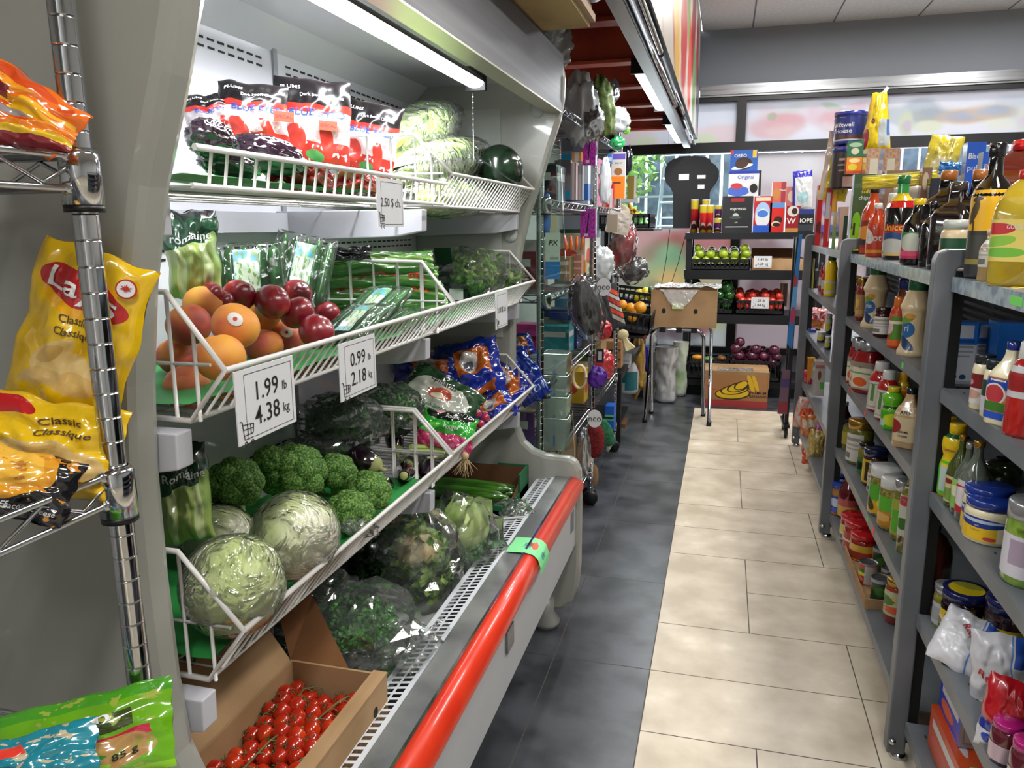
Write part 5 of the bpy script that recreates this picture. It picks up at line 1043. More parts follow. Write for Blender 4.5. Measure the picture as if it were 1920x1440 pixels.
C('bottle', 'sauce_bottle', 'orange hot sauce bottle with small white cap in the front row', 'bottle', (1627, 381, 1660, 484), Z1, .535, hot, cW, (.08, .62, 210, LB('#b8371a', ('e', .35, .6, .18, .3, '#d9d4cc', 30), ('r', .15, .4, .15, .35, '#d98a22'), ('r', .5, .05, .5, .06, '#d98a22'))), (('Hot', .17, cW, .36, 14),), group=GS)
C('bottle', 'sauce_bottle', 'slim orange sauce bottle at the left of the front row with yellow label edge', 'bottle', (1612, 392, 1634, 476), Z1, .55, mk('#c2601c'), cW, (.08, .55, 200, LB('#c9761c', ('e', .5, .5, .3, .3, '#e0b040'))), group=GS)
C('squeeze', 'sauce_bottle', 'orange-yellow sauce bottle with yellow label and red print', 'bottle', (1655, 362, 1690, 484), Z1, .57, oran, cW, (.1, .62, 200, LB('#d3a028', ('r', .5, .55, .4, .1, '#b5321c', 15), ('e', .5, .25, .4, .2, '#9a3c1c'))), (('PIRI', .12, mat('red_print', '#b3262b', .5), .5),), group=GS)
C('wide', 'glass_jar', 'wide jar of orange preserve with a white lid at the back', 'jar', (1673, 349, 1742), Z1, .70, oran, cW, None, group='jars on the top shelf')
C('slim', 'sauce_bottle', 'black syrup bottle with green-yellow neck wrap and red collar', 'bottle', (1662, 329, 1716, 489), Z1, .56, soy, mk('#1c6a34'), [(.05, .42, 200, LB('#a52018', ('e', .5, .35, .42, .4, '#23406e'), ('e', .5, .3, .3, .25, '#a9a9a0'), ('r', .5, .88, .5, .12, '#a8221a'), ('r', .5, .02, .5, .06, '#c2a05a'))), (.62, .70, 360, mk('#b81c1c')), (.70, .79, 360, mk('#c9b01c')), (.79, .9, 360, mk('#2c8a3c'))], (('Unico', .11, mat('gold_print', '#d6b43a', .4), .385),), group=GS)
C('bottle', 'sauce_bottle', 'dark sauce bottle with yellow cap and green and pink label', 'bottle', (1694, 372, 1745, 499), Z1, .54, soy, cY, (.1, .5, 210, LB('#3f7a3c', ('r', .5, .2, .5, .24, '#b82a52'), ('e', .55, .6, .25, .36, '#b9bdae'), ('e', .5, .2, .3, .1, '#d34a6c'))), group=GS)
C('slim', 'soy_sauce_bottle', 'tall black soy sauce bottle with bronze cap, left one', 'bottle', (1738, 320, 1806), Z1, .60, soy, bronze, (.3, .55, 160, LB('#15100e', ('r', .5, .7, .3, .05, '#7a5a22'), ('r', .5, .4, .25, .04, '#5f4a20'))), group='soy sauce bottles', sq=.6)
C('slim', 'soy_sauce_bottle', 'tall black soy sauce bottle with bronze cap, right one', 'bottle', (1796, 318, 1866), Z1, .62, soy, bronze, None, group='soy sauce bottles', sq=.6)
C('slim', 'sauce_bottle', 'slim black bottle in shade just right of the yellow-capped bottle', 'bottle', (1728, 378, 1766, 502), Z1, .55, soy, cK, None, group=GS)
C('slim', 'sauce_bottle', 'square dark molasses bottle with a smoky neck behind the tahini jar', 'bottle', (1757, 341, 1826), Z1, .575, mk('#1a1210', .06, 1), mk('#3c352c'), None, group=GS, sq=1)
C('jar', 'tahini_jar', 'jar of pale spread with green label and white lower band', 'jar', (1765, 412, 1823), Z1, .535, cream, mk('#b9bcb4'), (.1, .66, 210, LB('#1f4a30', ('r', .5, .14, .5, .22, '#c4c4c8'), ('e', .2, .7, .12, .14, '#b5501c'), ('e', .35, .1, .12, .12, '#b98a5a'), ('r', .9, .6, .1, .3, '#a9a9a6'))), (('Tahini', .08, cW, .34, 10),))
# --- top shelf, near bay
C('slim', 'vinegar_bottle', 'tall dark bottle with yellow label of a heron and black cap', 'bottle', (1824, 268, 1892, 527), Z1, .56, soy, cK, [(.03, .36, 210, LB('#2b2b2d', ('r', .5, .6, .3, .3, '#3c3a34'), ('r', .3, .3, .2, .06, '#8a7a3c'))), (.36, .66, 210, LB('#d8a414', ('e', .35, .45, .07, .3, '#4a3a20', -12), ('e', .4, .78, .1, .06, '#4a3a20', 30), ('r', .36, .12, .02, .12, '#4a3a20'), ('r', .9, .5, .08, .4, '#9fb0b4')))], turn=-20)
C('jug', 'oil_bottle', 'large clear bottle of yellow sunflower oil with red oval mark', 'bottle', (1872, 318, 1968, 548), Z1, .585, oil, mk('#b5201c'), (.22, .58, 190, LB('#cdb860', ('e', .3, .78, .2, .14, '#b3262a'), ('e', .33, .48, .2, .12, '#7fae3a', 28), ('e', .4, .22, .22, .12, '#6aa838'), ('r', .8, .5, .16, .2, '#c9c9c4'))), (('GOLDLI', .05, cW, .515, -20, .6),), sq=.3, turn=-15)
C('slim', 'spice_bottle', 'small bottle with white printed label in front of the heron bottle', 'bottle', (1838, 430, 1868), Z1, .525, mk('#a98a5c', .2), mk('#b9a98a'), (.28, .8, 240, white_lb))
C('jug', 'vinegar_jug', 'huge brown-red plastic jug with looped handle at the right edge', 'jug', (1846, 262, 1985), Z1, .72, mk('#5c1c12', .12, .9), mk('#c0141a'), None, sq=.3, extra=hold)
# --- things on top of the far bay and middle bay (back row)
C('tub', 'coffee_tin', 'blue coffee tin stacked on the brown one', 'tin', (1528, 213, 1584), 0, 0, mk('#14226c', .25), mk('#1a2c86', .3), (.05, .8, 220, LB('#15246e', ('r', .5, .22, .5, .10, '#4a2a20'), ('e', .12, .8, .08, .12, '#b9bcc9'), ('r', .5, .12, .3, .03, '#a9a9b9'))), (('Maxwell', .17, cW, .58, -16, 1.3), ('House', .17, cW, .40, -16, 1.1)), loc=(.60, 4.46, .165, .079), group='coffee tins', turn=-10).location.z = 1.755
C('tub', 'coffee_tin', 'brown coffee tin under the blue one', 'tin', (1528, 213, 1584), 0, 0, mk('#2c1a14', .25), mk('#14226c', .3), (.05, .9, 220, LB('#2a1b16', ('r', .6, .75, .2, .03, '#8a8078'), ('r', .6, .6, .22, .02, '#8a8078'), ('r', .6, .45, .2, .02, '#8a8078'), ('r', .62, .14, .14, .14, '#a5857c'), ('r', .08, .5, .06, .3, '#7c4a34'))), loc=(.60, 4.46, .215, .079), group='coffee tins', turn=-10).location.z = 1.535
rb = LB('#b0161f', ('r', .3, .9, .3, .02, '#d6a0a0'), ('e', .2, .3, .2, .1, '#4a1a18'), ('r', .8, .5, .1, .35, '#b9bcc4'))
BX('cracker_box', 'tall red box under the coffee tins facing the aisle', 'box', 1515, 1530, 1568, 348, Z1, .505, [LB('#4a1a16'), rb, mk('#b0161f')], 'boxes on the far top shelf', dmax=.19, wmax=.2, texts_f=(('Dark', .08, cW, -.3, .85),))
BX('cracker_box', 'flat red box with silver panel beside the tall red box', 'box', 1540, 1546, 1558, 352, Z1, .51, [mk('#a01c22'), LB('#a82026', ('r', .4, .7, .3, .22, '#aeb2ba'), ('r', .8, .4, .1, .3, '#c98a8a')), mk('#a82026')], 'boxes on the far top shelf', wmax=.14, dmax=.04)
BX('cracker_box', 'thin tan and green box beside the flat red box', 'box', 1556, 1561, 1571, 398, Z1, .51, [mk('#5a7a4a'), LB('#8f7a5a', ('r', .5, .3, .5, .3, '#6a7f4a')), mk('#8f7a5a')], 'boxes on the far top shelf', wmax=.14, dmax=.04)
BX('cracker_box', 'thin box with dark green stripe by the post', 'box', 1568, 1573, 1588, 388, Z1, .51, [mk('#1c3a2a'), LB('#a98a78', ('r', .75, .4, .25, .4, '#17301f')), mk('#a98a78')], 'boxes on the far top shelf', wmax=.14, dmax=.05)
bag('coffee_bag', 'yellow coffee bag leaning on the tins at the rack end', 'bag', 1571, 312, 50, 126, .56, .05, LB('#c9b41c', ('n', 5, .57, '#a58a1a'), ('e', .5, .45, .16, .07, '#5a3a1a'), ('r', .5, .95, .5, .08, '#9a8a4a'), ('r', .1, .5, .08, .5, '#b5a8a0'), warp=.1, rough=.2, coat=.8), roll=6, texts=(), ax='x', cr=.004)
BX('orange_carton', 'small orange and yellow box leaning below the yellow coffee bag', 'box', 1546, 1553, 1566, 362, Z1+.001, .53, [mk('#c9a06a'), LB('#d8921a', ('r', .5, .5, .3, .4, '#e0a83a')), mk('#c9a06a')], wmax=.10, dmax=.05)
BX('rice_cake_box', 'tall green snack box with white fruit picture and yellow lettering', 'box', 1586, 1597, 1636, 327, Z1, .52, [LB('#8f9a9c', ('n', 4, .5, '#b4bcbc')), LB('#2f4a26', ('e', .75, .42, .28, .18, '#b9b48f'), ('e', .85, .46, .14, .12, '#cdb81c'), ('e', .25, .4, .2, .12, '#6fae1c'), ('e', .3, .14, .45, .2, '#7fb51c'), ('e', .55, .08, .3, .1, '#c2b81a'), ('r', .16, .3, .05, .08, '#17241a')), mk('#6a7a5a')], wmax=.06, dmax=.16, texts_f=(('soft', .07, cY, .2, .78), ('chips', .07, cW, .1, .70)))
for k, (z, c1, c2, lb) in enumerate(((1.585, '#d0761c', '#d8a83a', 'orange and yellow tea box stacked on the green snack box'), (1.685, '#1c5a3c', '#8fa88a', 'green tea box on top of the orange tea box'))):
    BX('tea_box', lb, 'box', 1584, 1590, 1617, 322-62*k, z-.065-.0*k, .56, [mk(c1), LB(c1, ('e', .5, .8, .35, .14, c2), ('e', .4, .4, .3, .2, '#c9b52a' if k == 0 else '#b9b49a'), ('r', .5, .08, .5, .08, '#b5421c' if k == 0 else '#23432c')), mk(c2)], 'tea boxes', wmax=.07, dmax=.11) if 0 else None
def free_box(name, lab, cat, x0, x1, y0, y1, z, h, mats, group=None, texts=()):
    t = empty(name, ((x0+x1)/2, (y0+y1)/2, z), 0, lab, cat, group); W, D = (x1-x0)/2, (y1-y0)/2; q = MB(); q.box(-W, -D, 0, W, D, h, {'l': 0, 'f': 1, 't': 2, '*': 0}); cb_ = q.build('carton', mats, t)
    for s, hh, mm, u, v, *w_ in texts: txt(cb_, s, hh, mm, lambda a, b, u=u, v=v: (u*W+a, -D-.0008, v*h+b), width=(w_[0]*W*2 if w_ else None), bold=.01)
    return t
def px_box(name, lab, cat, pl, pt, pr, pb, x0, D, mats, group=None, texts=(), z=None):
    """box seen from the front: its face spans the given window of the view at distance x0; D = depth along y"""
    zc = at((pl+pr)/2, pb, 'x', x0); y0 = zc.y; z0 = zc.z if z is None else z; A = at(pl, (pt+pb)/2, 'y', y0); B_ = at(pr, (pt+pb)/2, 'y', y0); T_p = at((pl+pr)/2, pt, 'y', y0)
    return free_box(name, lab, cat, A.x, B_.x, y0, y0+D, z0, T_p.z-z0, mats, group, texts)
px_box('tea_box', 'orange and yellow tea box stacked on the green snack box', 'box', 1587, 295, 1616, 325, .60, .07, [mk('#c9701c'), LB('#d0761c', ('e', .5, .8, .35, .14, '#d8c08a'), ('e', .4, .4, .3, .2, '#c9b52a'), ('r', .5, .08, .5, .08, '#b5421c')), mk('#d8a83a')], 'tea boxes')
px_box('tea_box', 'green tea box on top of the orange tea box', 'box', 1589, 264, 1619, 294, .60, .07, [mk('#1c5a3c'), LB('#1c5a3c', ('e', .5, .75, .4, .14, '#8fa88a'), ('e', .5, .35, .25, .2, '#b9b49a')), mk('#2c6a4c')], 'tea boxes')
for k, (a, b, lb) in enumerate(((1624, 1654, 'left of the two tan packets under the yellow pouch'), (1656, 1686, 'right of the two tan packets under the yellow pouch'))):
    px_box('tan_packet', lb, 'packet', a, 278+k*0, b, 326, .66, .10, [mk('#8f7f68'), LB('#8c6a52', ('n', 7, .5, '#9f8068'), ('r', .5, .3, .25, .3, '#a9a698')), mk('#7d5a48')], 'tan packets')
tz = at(1655, 326, 'x', .66); free_box('plain_carton', 'plain brown carton hidden under the two tan packets', 'box', .60, .78, tz.y-.26, tz.y+.26, Z1+.001, tz.z-Z1-.003, [mk('#7a5f45')]*3).location.x += .03
bag('yellow_pouch', 'tall yellow pouch standing highest on the shelf stock', 'bag', 1645, 228, 54, 104, .70, .08, LB('#d2b81c', ('n', 4, .6, '#b59c18'), ('r', .78, .3, .2, .22, '#a9b2b5'), ('r', .95, .38, .06, .14, '#3f6aa8'), ('e', .12, .2, .12, .18, '#8a2a3a'), ('e', .3, .5, .08, .05, '#5a2a18'), ('e', .75, .75, .12, .06, '#c9cbb4'), warp=.06, rough=.2, coat=.9), taper=.55, cr=.004)
MB_c = MB(); MB_c.box(-.008, -.004, 0, .008, .004, .03); o = MB_c.build('white_clip', cW, [c for c in COL.objects if c.name == 'yellow_pouch'][0]); o.matrix_local = [c for c in COL.objects if c.name == 'yellow_pouch'][0].matrix_world.inverted() @ Matrix.Translation(at(1657, 174, 'x', .70)) @ Matrix.Rotation(.6, 4, 'Y')
bag('noodle_bag', 'long flat yellow noodle bag lying over the back row of bottles', 'bag', 1686, 338, 126, 26, .62, .04, LB('#c2b02a', ('n', 8, .5, '#d6c234'), ('r', .5, .95, .5, .1, '#8a8a3a'), warp=.1, rough=.2, coat=.9), roll=-3, cr=.003)
bag('snack_bag', 'pale yellow snack bag behind the soy sauce bottles', 'bag', 1766, 300, 56, 88, .80, .05, LB('#b3a650', ('r', .5, .82, .5, .2, '#c9b83a'), ('e', .5, .35, .3, .2, '#c4bc9a'), ('n', 5, .6, '#9a8f4a'), rough=.2, coat=.9), roll=8, cr=.004)
bag('blue_wrapper', 'bright blue twisted wrapper behind the soy sauce bottles', 'wrapper', 1783, 316, 40, 24, .76, .03, mk('#1a72b8', .15, 1), roll=8, cr=.006)
BLU = [mk('#a9b2c9'), LB('#1c4fb0', ('r', .5, .12, .5, .14, '#163c8c'), ('e', .6, .14, .25, .1, '#7a6a5c')), mk('#1c4fb0')]
px_box('puffs_box', 'blue puffs box with white lettering, left one', 'box', 1812, 266, 1847, 330, .80, .05, BLU, 'blue puffs boxes', texts=(('Bisco', .026, cW, 0, .88, .8), ('puffs', .026, cW, 0, .78, .8)), z=Z1+.001)
px_box('puffs_box', 'blue puffs box with white lettering, right and lower one', 'box', 1842, 284, 1880, 332, .79, .05, BLU, 'blue puffs boxes', texts=(('Bisco', .024, cW, 0, .86, .8), ('puffs', .024, cW, 0, .74, .8)), z=Z1+.001)
px_box('brown_carton', 'small brown box with purple picture behind the bottles', 'box', 1729, 314, 1748, 340, .70, .04, [mk('#8a6a50'), LB('#7a5a44', ('e', .5, .3, .3, .25, '#5a2a4a'), ('e', .4, .85, .3, .1, '#b9a98a')), mk('#8a6a50')], z=Z1+.001)
px_box('dark_carton', 'black carton standing behind the tall soy sauce bottles', 'box', 1742, 334, 1768, 400, .72, .05, [cK, cK, cK], z=Z1+.001)
# --- second shelf
G2 = 'jars on the second shelf'; jl = LB('#a8845a', ('e', .4, .6, .14, .2, '#d6a03a'), ('r', .5, .2, .4, .1, '#c49a5a'))
for k, (a, b, t_, x, d) in enumerate(((1587, 1602, 520, .60, 'leftmost'), (1597, 1613, 518, .575, 'second from the left'), (1606, 1624, 521, .55, 'third from the left'), (1615, 1632, 519, .58, 'rightmost'), (1592, 1608, 516, .66, 'hindmost'))):
    C('jar', 'sauce_jar', d+' of the pasta sauce jars with gold lids on the second shelf', 'jar', (a, t_, b, (586, 594, 604, 596, 580)[k]), Z2, x, tomato, gold, (.1, .62, 210, jl if k else LB('#9aa39a', ('r', .5, .8, .5, .2, '#5a7a4a'))), group='gold-lidded sauce jars')
drs = [(.05, .54, 130, LB('#c9b48d', ('e', .5, .56, .32, .2, '#1f5a92'), ('e', .5, .82, .3, .1, '#6a8a2c', 15), ('e', .62, .9, .2, .06, '#c98a3a'), ('e', .5, .22, .36, .12, '#16345c', -25)))]
C('ribbed', 'dressing_bottle', 'tall cream dressing bottle with green cap beside the gold-lidded jars', 'bottle', (1620, 489, 1666, 622), Z2, .56, cream, cG, drs, (('rie', .10, cW, .34),), 'cream dressing bottles', turn=-40)
C('ribbed', 'dressing_bottle', 'tall cream dressing bottle with green cap next to the near post', 'bottle', (1690, 512, 1745, 681), Z2, .55, cream, cG, drs, (('ri', .11, cW, .34),), 'cream dressing bottles', turn=-40)
C('jar', 'sauce_jar', 'dark jar with brown lid and white back label on the second shelf', 'jar', (1640, 576, 1671, 640), Z2, .53, mk('#3a120c'), mk('#2c120c'), (.12, .7, 220, white_lb))
C('squeeze', 'pepper_sauce_pouch', 'orange-red pepper sauce bottle between jar and cream bottle', 'bottle', (1668, 556, 1700, 666), Z2, .555, mk('#b5481a'), mk('#c9641c'), (.05, .75, 220, LB('#b32c1c', ('r', .7, .45, .3, .4, '#4f7a2a'), ('e', .3, .5, .2, .2, '#c9a0a8'), ('r', .5, .08, .5, .08, '#cf5a1c'), ('r', .5, .65, .3, .04, '#d6c9b0'))))
C('wide', 'blue_lid_jar', 'large jar with a deep blue printed lid on the second shelf', 'jar', (1684, 522, 1722), Z2, .64, mk('#7a3f14'), cB, None, (('Jif', .12, cW, .90),))
# --- third shelf
C('jar', 'salsa_jar', 'jar of red salsa with green and orange label at the far post', 'jar', (1574, 639, 1600, 706), Z3, .54, tomato, gold, (.15, .72, 220, LB('#3a5a24', ('e', .3, .4, .25, .3, '#c9641c'), ('e', .7, .7, .2, .2, '#8aa03a'))))
kl = LB('#c9c1ac', ('r', .5, .9, .5, .1, '#8a8070'), ('e', .5, .28, .3, .17, '#c9581c'), ('r', .5, .6, .4, .03, '#6a8a4a'), ('r', .5, .03, .5, .03, '#8f8a78'))
for k, (a, b, t_, x, d) in enumerate(((1593, 1616, 632, .56, 'left'), (1599, 1624, 640, .545, 'middle'), (1606, 1652, 650, .545, 'right and largest'), (1614, 1640, 628, .62, 'hindmost'))):
    C('upside', 'ketchup_bottle', d+' of the ketchup bottles with silver lids on the third shelf', 'ketchup', (a, t_-12*(k == 2), b, (732, 736, 745, 722)[k]), Z3, x, ket, silver, (.08, .60, 110, kl), (('57', .06, mat('brown_ink', '#4a3a2a', .6), .5),), 'silver-lidded ketchup bottles', sq=.5, turn=-36)
for k, (a, b, t_, x, d) in enumerate(((1630, 1674, 678, .54, 'left'), (1645, 1685, 694, .525, 'right'), (1672, 1692, 698, .56, 'small'))):
    C('squeeze', 'ketchup_bottle', d+' of the ketchup bottles with big white caps', 'ketchup', (a, t_, b, (786, 796, 790)[k]), Z3, x, ketb, cW, (.05, .62, 100, LB('#c2bcae', ('r', .5, .5, .38, .42, '#8a8a80'), ('r', .5, .5, .34, .38, '#bdb8aa'), ('r', .5, .6, .1, .3, '#4a7a3a'))), group='white-capped ketchup bottles', turn=-40)
C('lemon', 'lime_juice_bottle', 'green and yellow lime juice bottle with dark green collar', 'bottle', (1655, 725, 1692, 833), Z3, .525, mk('#5fae1c', .2), mk('#c9b81c'), [(.05, .44, 220, LB('#3f9a1c', ('e', .7, .5, .3, .4, '#b8c41c'), ('r', .3, .3, .16, .2, '#a9b8b4'))), (.50, .56, 360, mk('#1c4a1c'))])
free = mk('#d09a1c')
C('squeeze', 'mustard_bottle', 'yellow mustard bottle half hidden behind the sesame dressing', 'bottle', (1679, 698, 1705), Z3, .58, cY, free, (.3, .8, 200, LB('#c98a1c', ('e', .5, .5, .3, .2, '#c9501c'))))
C('bottle', 'sesame_dressing', 'tall beige dressing bottle with red dot and handwritten style letters', 'bottle', (1683, 727, 1728, 863), Z3, .53, mk('#b3946a', .2), cK, (.12, .70, 220, LB('#bfae8c', ('e', .25, .42, .2, .22, '#8c1f24'), ('r', .03, .5, .06, .5, '#cf8a2a'))), (('AFU', .085, M_ink, .60, 12), ('SESAME', .05, M_ink, .28, 10), ('LE DESIR', .04, M_ink, .21, 10)), sq=.5, turn=-22)
# --- fourth shelf
C('bottle', 'syrup_bottle', 'dark syrup bottle with white cap and yellow label', 'bottle', (1570, 753, 1596, 836), Z4, .54, mk('#4a1a10', .1, 1), cW, (.08, .5, 220, LB('#c9981c', ('r', .5, .5, .4, .2, '#b57a1c'))))
C('jar', 'pickle_jar', 'small pickle jar with black lid behind the white-labelled one', 'jar', (1580, 786, 1606, 850), Z4, .56, pick, cK, (.2, .6, 120, mk('#a89a3c')), group='pickle and olive jars')
C('wide', 'pickle_jar', 'large pickle jar with white back label', 'jar', (1590, 786, 1636, 881), Z4, .56, pick, gold, (.08, .70, 130, white_lb), group='pickle and olive jars', turn=-50)
C('jar', 'pickle_jar', 'pickle jar with black lid and green label beside the white-labelled jar', 'jar', (1609, 829, 1638, 897), Z4, .535, pick, cK, (.08, .5, 220, LB('#2c7a2c', ('e', .4, .5, .2, .3, '#101c10'))), group='pickle and olive jars')
C('wide', 'coffee_jar', 'dark jar with navy and yellow lid on the fourth shelf', 'jar', (1619, 840, 1662, 922), Z4, .55, mk('#3a1a10'), mk('#141c3c'), (.1, .72, 220, LB('#c9a81c', ('r', .5, .5, .1, .4, '#3a2a10'))), (('HO', .1, M_ink, .58),), group='pickle and olive jars')
C('jar', 'pickle_jar', 'clear jar with white label edge in front of the yellow-labelled one', 'jar', (1628, 868, 1658, 936), Z4, .53, mix2('pale_brine', '#7a7040', '#9a8c55', 20, .1, coat=1), silver, (.1, .7, 120, white_lb), group='pickle and olive jars')
ol = LB('#c99a1c', ('r', .5, .72, .5, .28, '#4f9a2c'), ('e', .35, .3, .09, .24, '#3c3a14', 15), ('e', .6, .28, .09, .24, '#d8c030', 12), ('e', .8, .3, .07, .2, '#4a4818', 8))
C('wide', 'pickle_jar', 'olive jar with white lid and green label of yellow peppers', 'jar', (1632, 874, 1692, 983), Z4, .555, olive, cW, (.08, .66, 220, ol), group='pickle and olive jars')
C('wide', 'pickle_jar', 'olive jar with white lid nearest the front on the fourth shelf', 'jar', (1650, 895, 1700, 1008), Z4, .535, olive, cW, (.08, .66, 220, LB('#b8791c', ('r', .5, .75, .5, .25, '#57a32e'), ('e', .4, .3, .2, .14, '#c9a05a'), ('e', .7, .3, .12, .12, '#b34a22'))), group='pickle and olive jars')
C('jar', 'pickle_jar', 'slim olive jar with green label by the near post', 'jar', (1674, 900, 1706, 1027), Z4, .53, olive, silver, (.1, .7, 220, LB('#9aa03a', ('e', .5, .4, .4, .3, '#5aa32c'))), group='pickle and olive jars')
C('slim', 'pickle_jar', 'tall slim jar with pink oval print against the near post', 'jar', (1688, 870, 1716, 1055), Z4, .525, olive, silver, (.2, .75, 220, LB('#b9bba9', ('e', .5, .72, .3, .1, '#b3324a'), ('e', .5, .25, .3, .12, '#3c6a2a'))), group='pickle and olive jars')
# --- bottom shelf
for k, (a, b, t_, x, d) in enumerate(((1549, 1582, 890, .55, 'first'), (1560, 1590, 903, .535, 'second'))):
    C('wide', 'blue_lid_jar', d+' of the two brown jars with blue lids by the far post', 'jar', (a, t_, b, (958, 976)[k]), Z5, x, peanut, mk('#16389a'), (.1, .6, 210, LB('#1c3a8a', ('e', .5, .6, .3, .25, '#a9b4c9'), ('r', .5, .15, .5, .12, '#3a4aa8'))), group='jars with blue lids')
C('bottle', 'vinegar_bottle', 'dark red bottle with yellow-pink label on the bottom shelf', 'bottle', (1574, 880, 1612, 987), Z5, .55, mk('#5c1210', .1, 1), cW, (.06, .42, 220, LB('#b54a50', ('r', .5, .3, .5, .3, '#c9a03a'))))
for k, (a, b, t_, x, d) in enumerate(((1577, 1626, 964, .575, 'farthest'), (1584, 1636, 976, .56, 'middle'), (1595, 1646, 999, .55, 'nearest'))):
    C('wide', 'red_lid_jar', d+' of the three jars with red lids on the bottom shelf', 'jar', (a, t_, b, (1030, 1048, 1066)[k]), Z5, x, redp, cR, (.10, .66, 220, (LB('#b5b09a', ('r', .5, .7, .5, .2, '#c9a81c'), ('r', .3, .2, .1, .15, '#55504a')), LB('#9c2420', ('r', .5, .5, .5, .06, '#c9bfae')), LB('#c9a03a', ('r', .5, .3, .4, .25, '#9a3a2a')))[k]), group='jars with red lids')
C('can', 'large_can', 'wide can with pull ring lid in front of the red-lidded jars', 'can', (1604, 1030, 1648), .19, .585, mk('#8c1c1c'), silver, (.1, .9, 360, LB('#8c1c20', ('r', .5, .2, .5, .2, '#b39a6a'))), group='food cans', seg=30).location.z = Z5+.075
tr_ = empty('cardboard_tray', (.60, 2.79, Z5+.001), 0, 'shallow cardboard tray under the food cans on the bottom shelf', 'tray', None); q = MB(); q.box(-.10, -.24, 0, .14, .20, .006); q.box(-.104, -.24, 0, -.10, .20, .035); q.box(-.104, -.245, 0, .14, -.24, .035); q.build('tray_body', M_card_, tr_)
canl = LB('#23402c', ('r', .2, .5, .2, .5, '#b5641c'), ('e', .25, .3, .16, .2, '#c9b02a'), ('e', .6, .5, .12, .2, '#3f6a2c'), ('r', .5, .95, .5, .06, '#8f9296')); canl2 = LB('#a9341c', ('r', .5, .55, .5, .12, '#c9c01c'), ('r', .5, .7, .5, .1, '#2c5a2a'), ('e', .3, .25, .2, .2, '#c97a6a'), ('r', .72, .5, .2, .46, '#a2a2a0'))
for k, (x, y, lb) in enumerate(((.535, 2.735, 'small can with grey back label at the tray edge'), (.600, 2.86, 'small can behind the grey-labelled one'), (.600, 2.70, 'middle can of the row on the tray'), (.605, 2.635, 'can second from the front of the tray'), (.553, 2.612, 'can at the near front of the tray'), (.665, 2.72, 'can at the back of the tray beside the rail'), (.672, 2.82, 'can at the far back corner of the tray'))):
    C('can', 'food_can', lb, 'can', None, Z5+.008, 0, mk('#85898c', .3), mat('can_top_steel', '#7c8084', .3, .8), (.03, .95, 360, canl2 if k == 0 else canl), group='small food cans on the cardboard tray', loc=(x, y, .078 if k != 1 else .085, .031))
C('jar', 'relish_jar', 'tall jar of red relish with gold lid at the near end of the cans', 'jar', (1660, 1084, 1704, 1186), Z5, .545, tomato, gold, (.2, .75, 220, LB('#a9b08a', ('e', .35, .6, .25, .2, '#3c6a2c'), ('e', .6, .25, .3, .15, '#c9502a'), ('n', 6, .6, '#c2a05a'))))
# --- far bay
C('squeeze', 'mustard_bottle', 'bright yellow mustard bottle with dark green cap in the far bay', 'bottle', (1547, 473, 1570), Z2, .55, cY, cG, (.08, .35, 200, LB('#b5b8b4', ('r', .5, .5, .3, .3, '#c9b81c'))))
for k, (a, b, t_, x, lb) in enumerate(((1536, 1545, 492, .54, 'left red-labelled bottle in the far bay'), (1541, 1552, 497, .53, 'right red-labelled bottle in the far bay'))): C('bottle', 'red_bottle', lb, 'bottle', (a, t_, b), Z2, x, ketb, silver, (.1, .6, 200, LB('#8f2a20', ('r', .5, .5, .3, .3, '#a9a49a'))), group='small red bottles in the far bay')
BX('yellow_box', 'narrow yellow box at the far end of the second shelf', 'box', 1513, 1517, 1526, 482, Z2, .51, [mk('#a9a03c'), LB('#c2b41c', ('r', .5, .8, .5, .2, '#9aa08a'), ('r', .5, .4, .2, .3, '#8a8a5c')), mk('#c2b41c')], wmax=.1, dmax=.05)
BX('blue_box', 'small dark blue box beside the yellow box', 'box', 1526, 1529, 1537, 503, Z2, .55, [cB, cB, cB], wmax=.1, dmax=.05)
bag('sausage_packet', 'pink and red netted packet on the third shelf of the far bay', 'packet', 1530, 596, 34, 38, .60, .05, LB('#a83a44', ('n', 6, .5, '#c9a0a0'), ('r', .5, .2, .5, .2, '#b5682a'), warp=.1, rough=.2, coat=.8), roll=10)
BX('blue_box', 'bright blue box under the pink packet', 'box', 1506, 1511, 1530, 610, Z3, .51, [LB('#1c3f9a', ('r', .5, .5, .5, .03, '#8a98c4')), LB('#1f48a8', ('r', .5, .5, .5, .02, '#8a98c4')), mk('#2350b0')], wmax=.14, dmax=.09)
spl = LB('#141f5a', ('e', .5, .5, .3, .3, '#b5a83c'), ('r', .5, .85, .5, .15, '#a9a890'))
for k, (a, b, t_, x, z, lb) in enumerate(((1533, 1548, 621, .53, Z3, 'spice jar with white lid and navy label, left'), (1547, 1558, 630, .53, Z3, 'spice jar with white lid and navy label, right'), (1548, 1560, 588, .60, Z3, 'spice jar with white lid and navy label, behind'))): C('jar', 'spice_jar', lb, 'jar', (a, t_, b), z, x, mk('#8f8a5a'), cW, (.06, .76, 220, spl), group='navy-labelled spice jars')
BX('orange_box', 'orange box on the fourth shelf of the far bay', 'box', 1497, 1503, 1528, 655, Z4+.001, .515, [mk('#c9781c'), LB('#cf861c', ('r', .75, .5, .22, .3, '#b9a88a')), mk('#d8962a')], wmax=.1, dmax=.10)
bag('pink_packet', 'crimson plastic packet on the fourth shelf of the far bay', 'packet', 1520, 716, 22, 48, .54, .05, mk('#a31c3c', .15, 1), roll=-10, cr=.005)
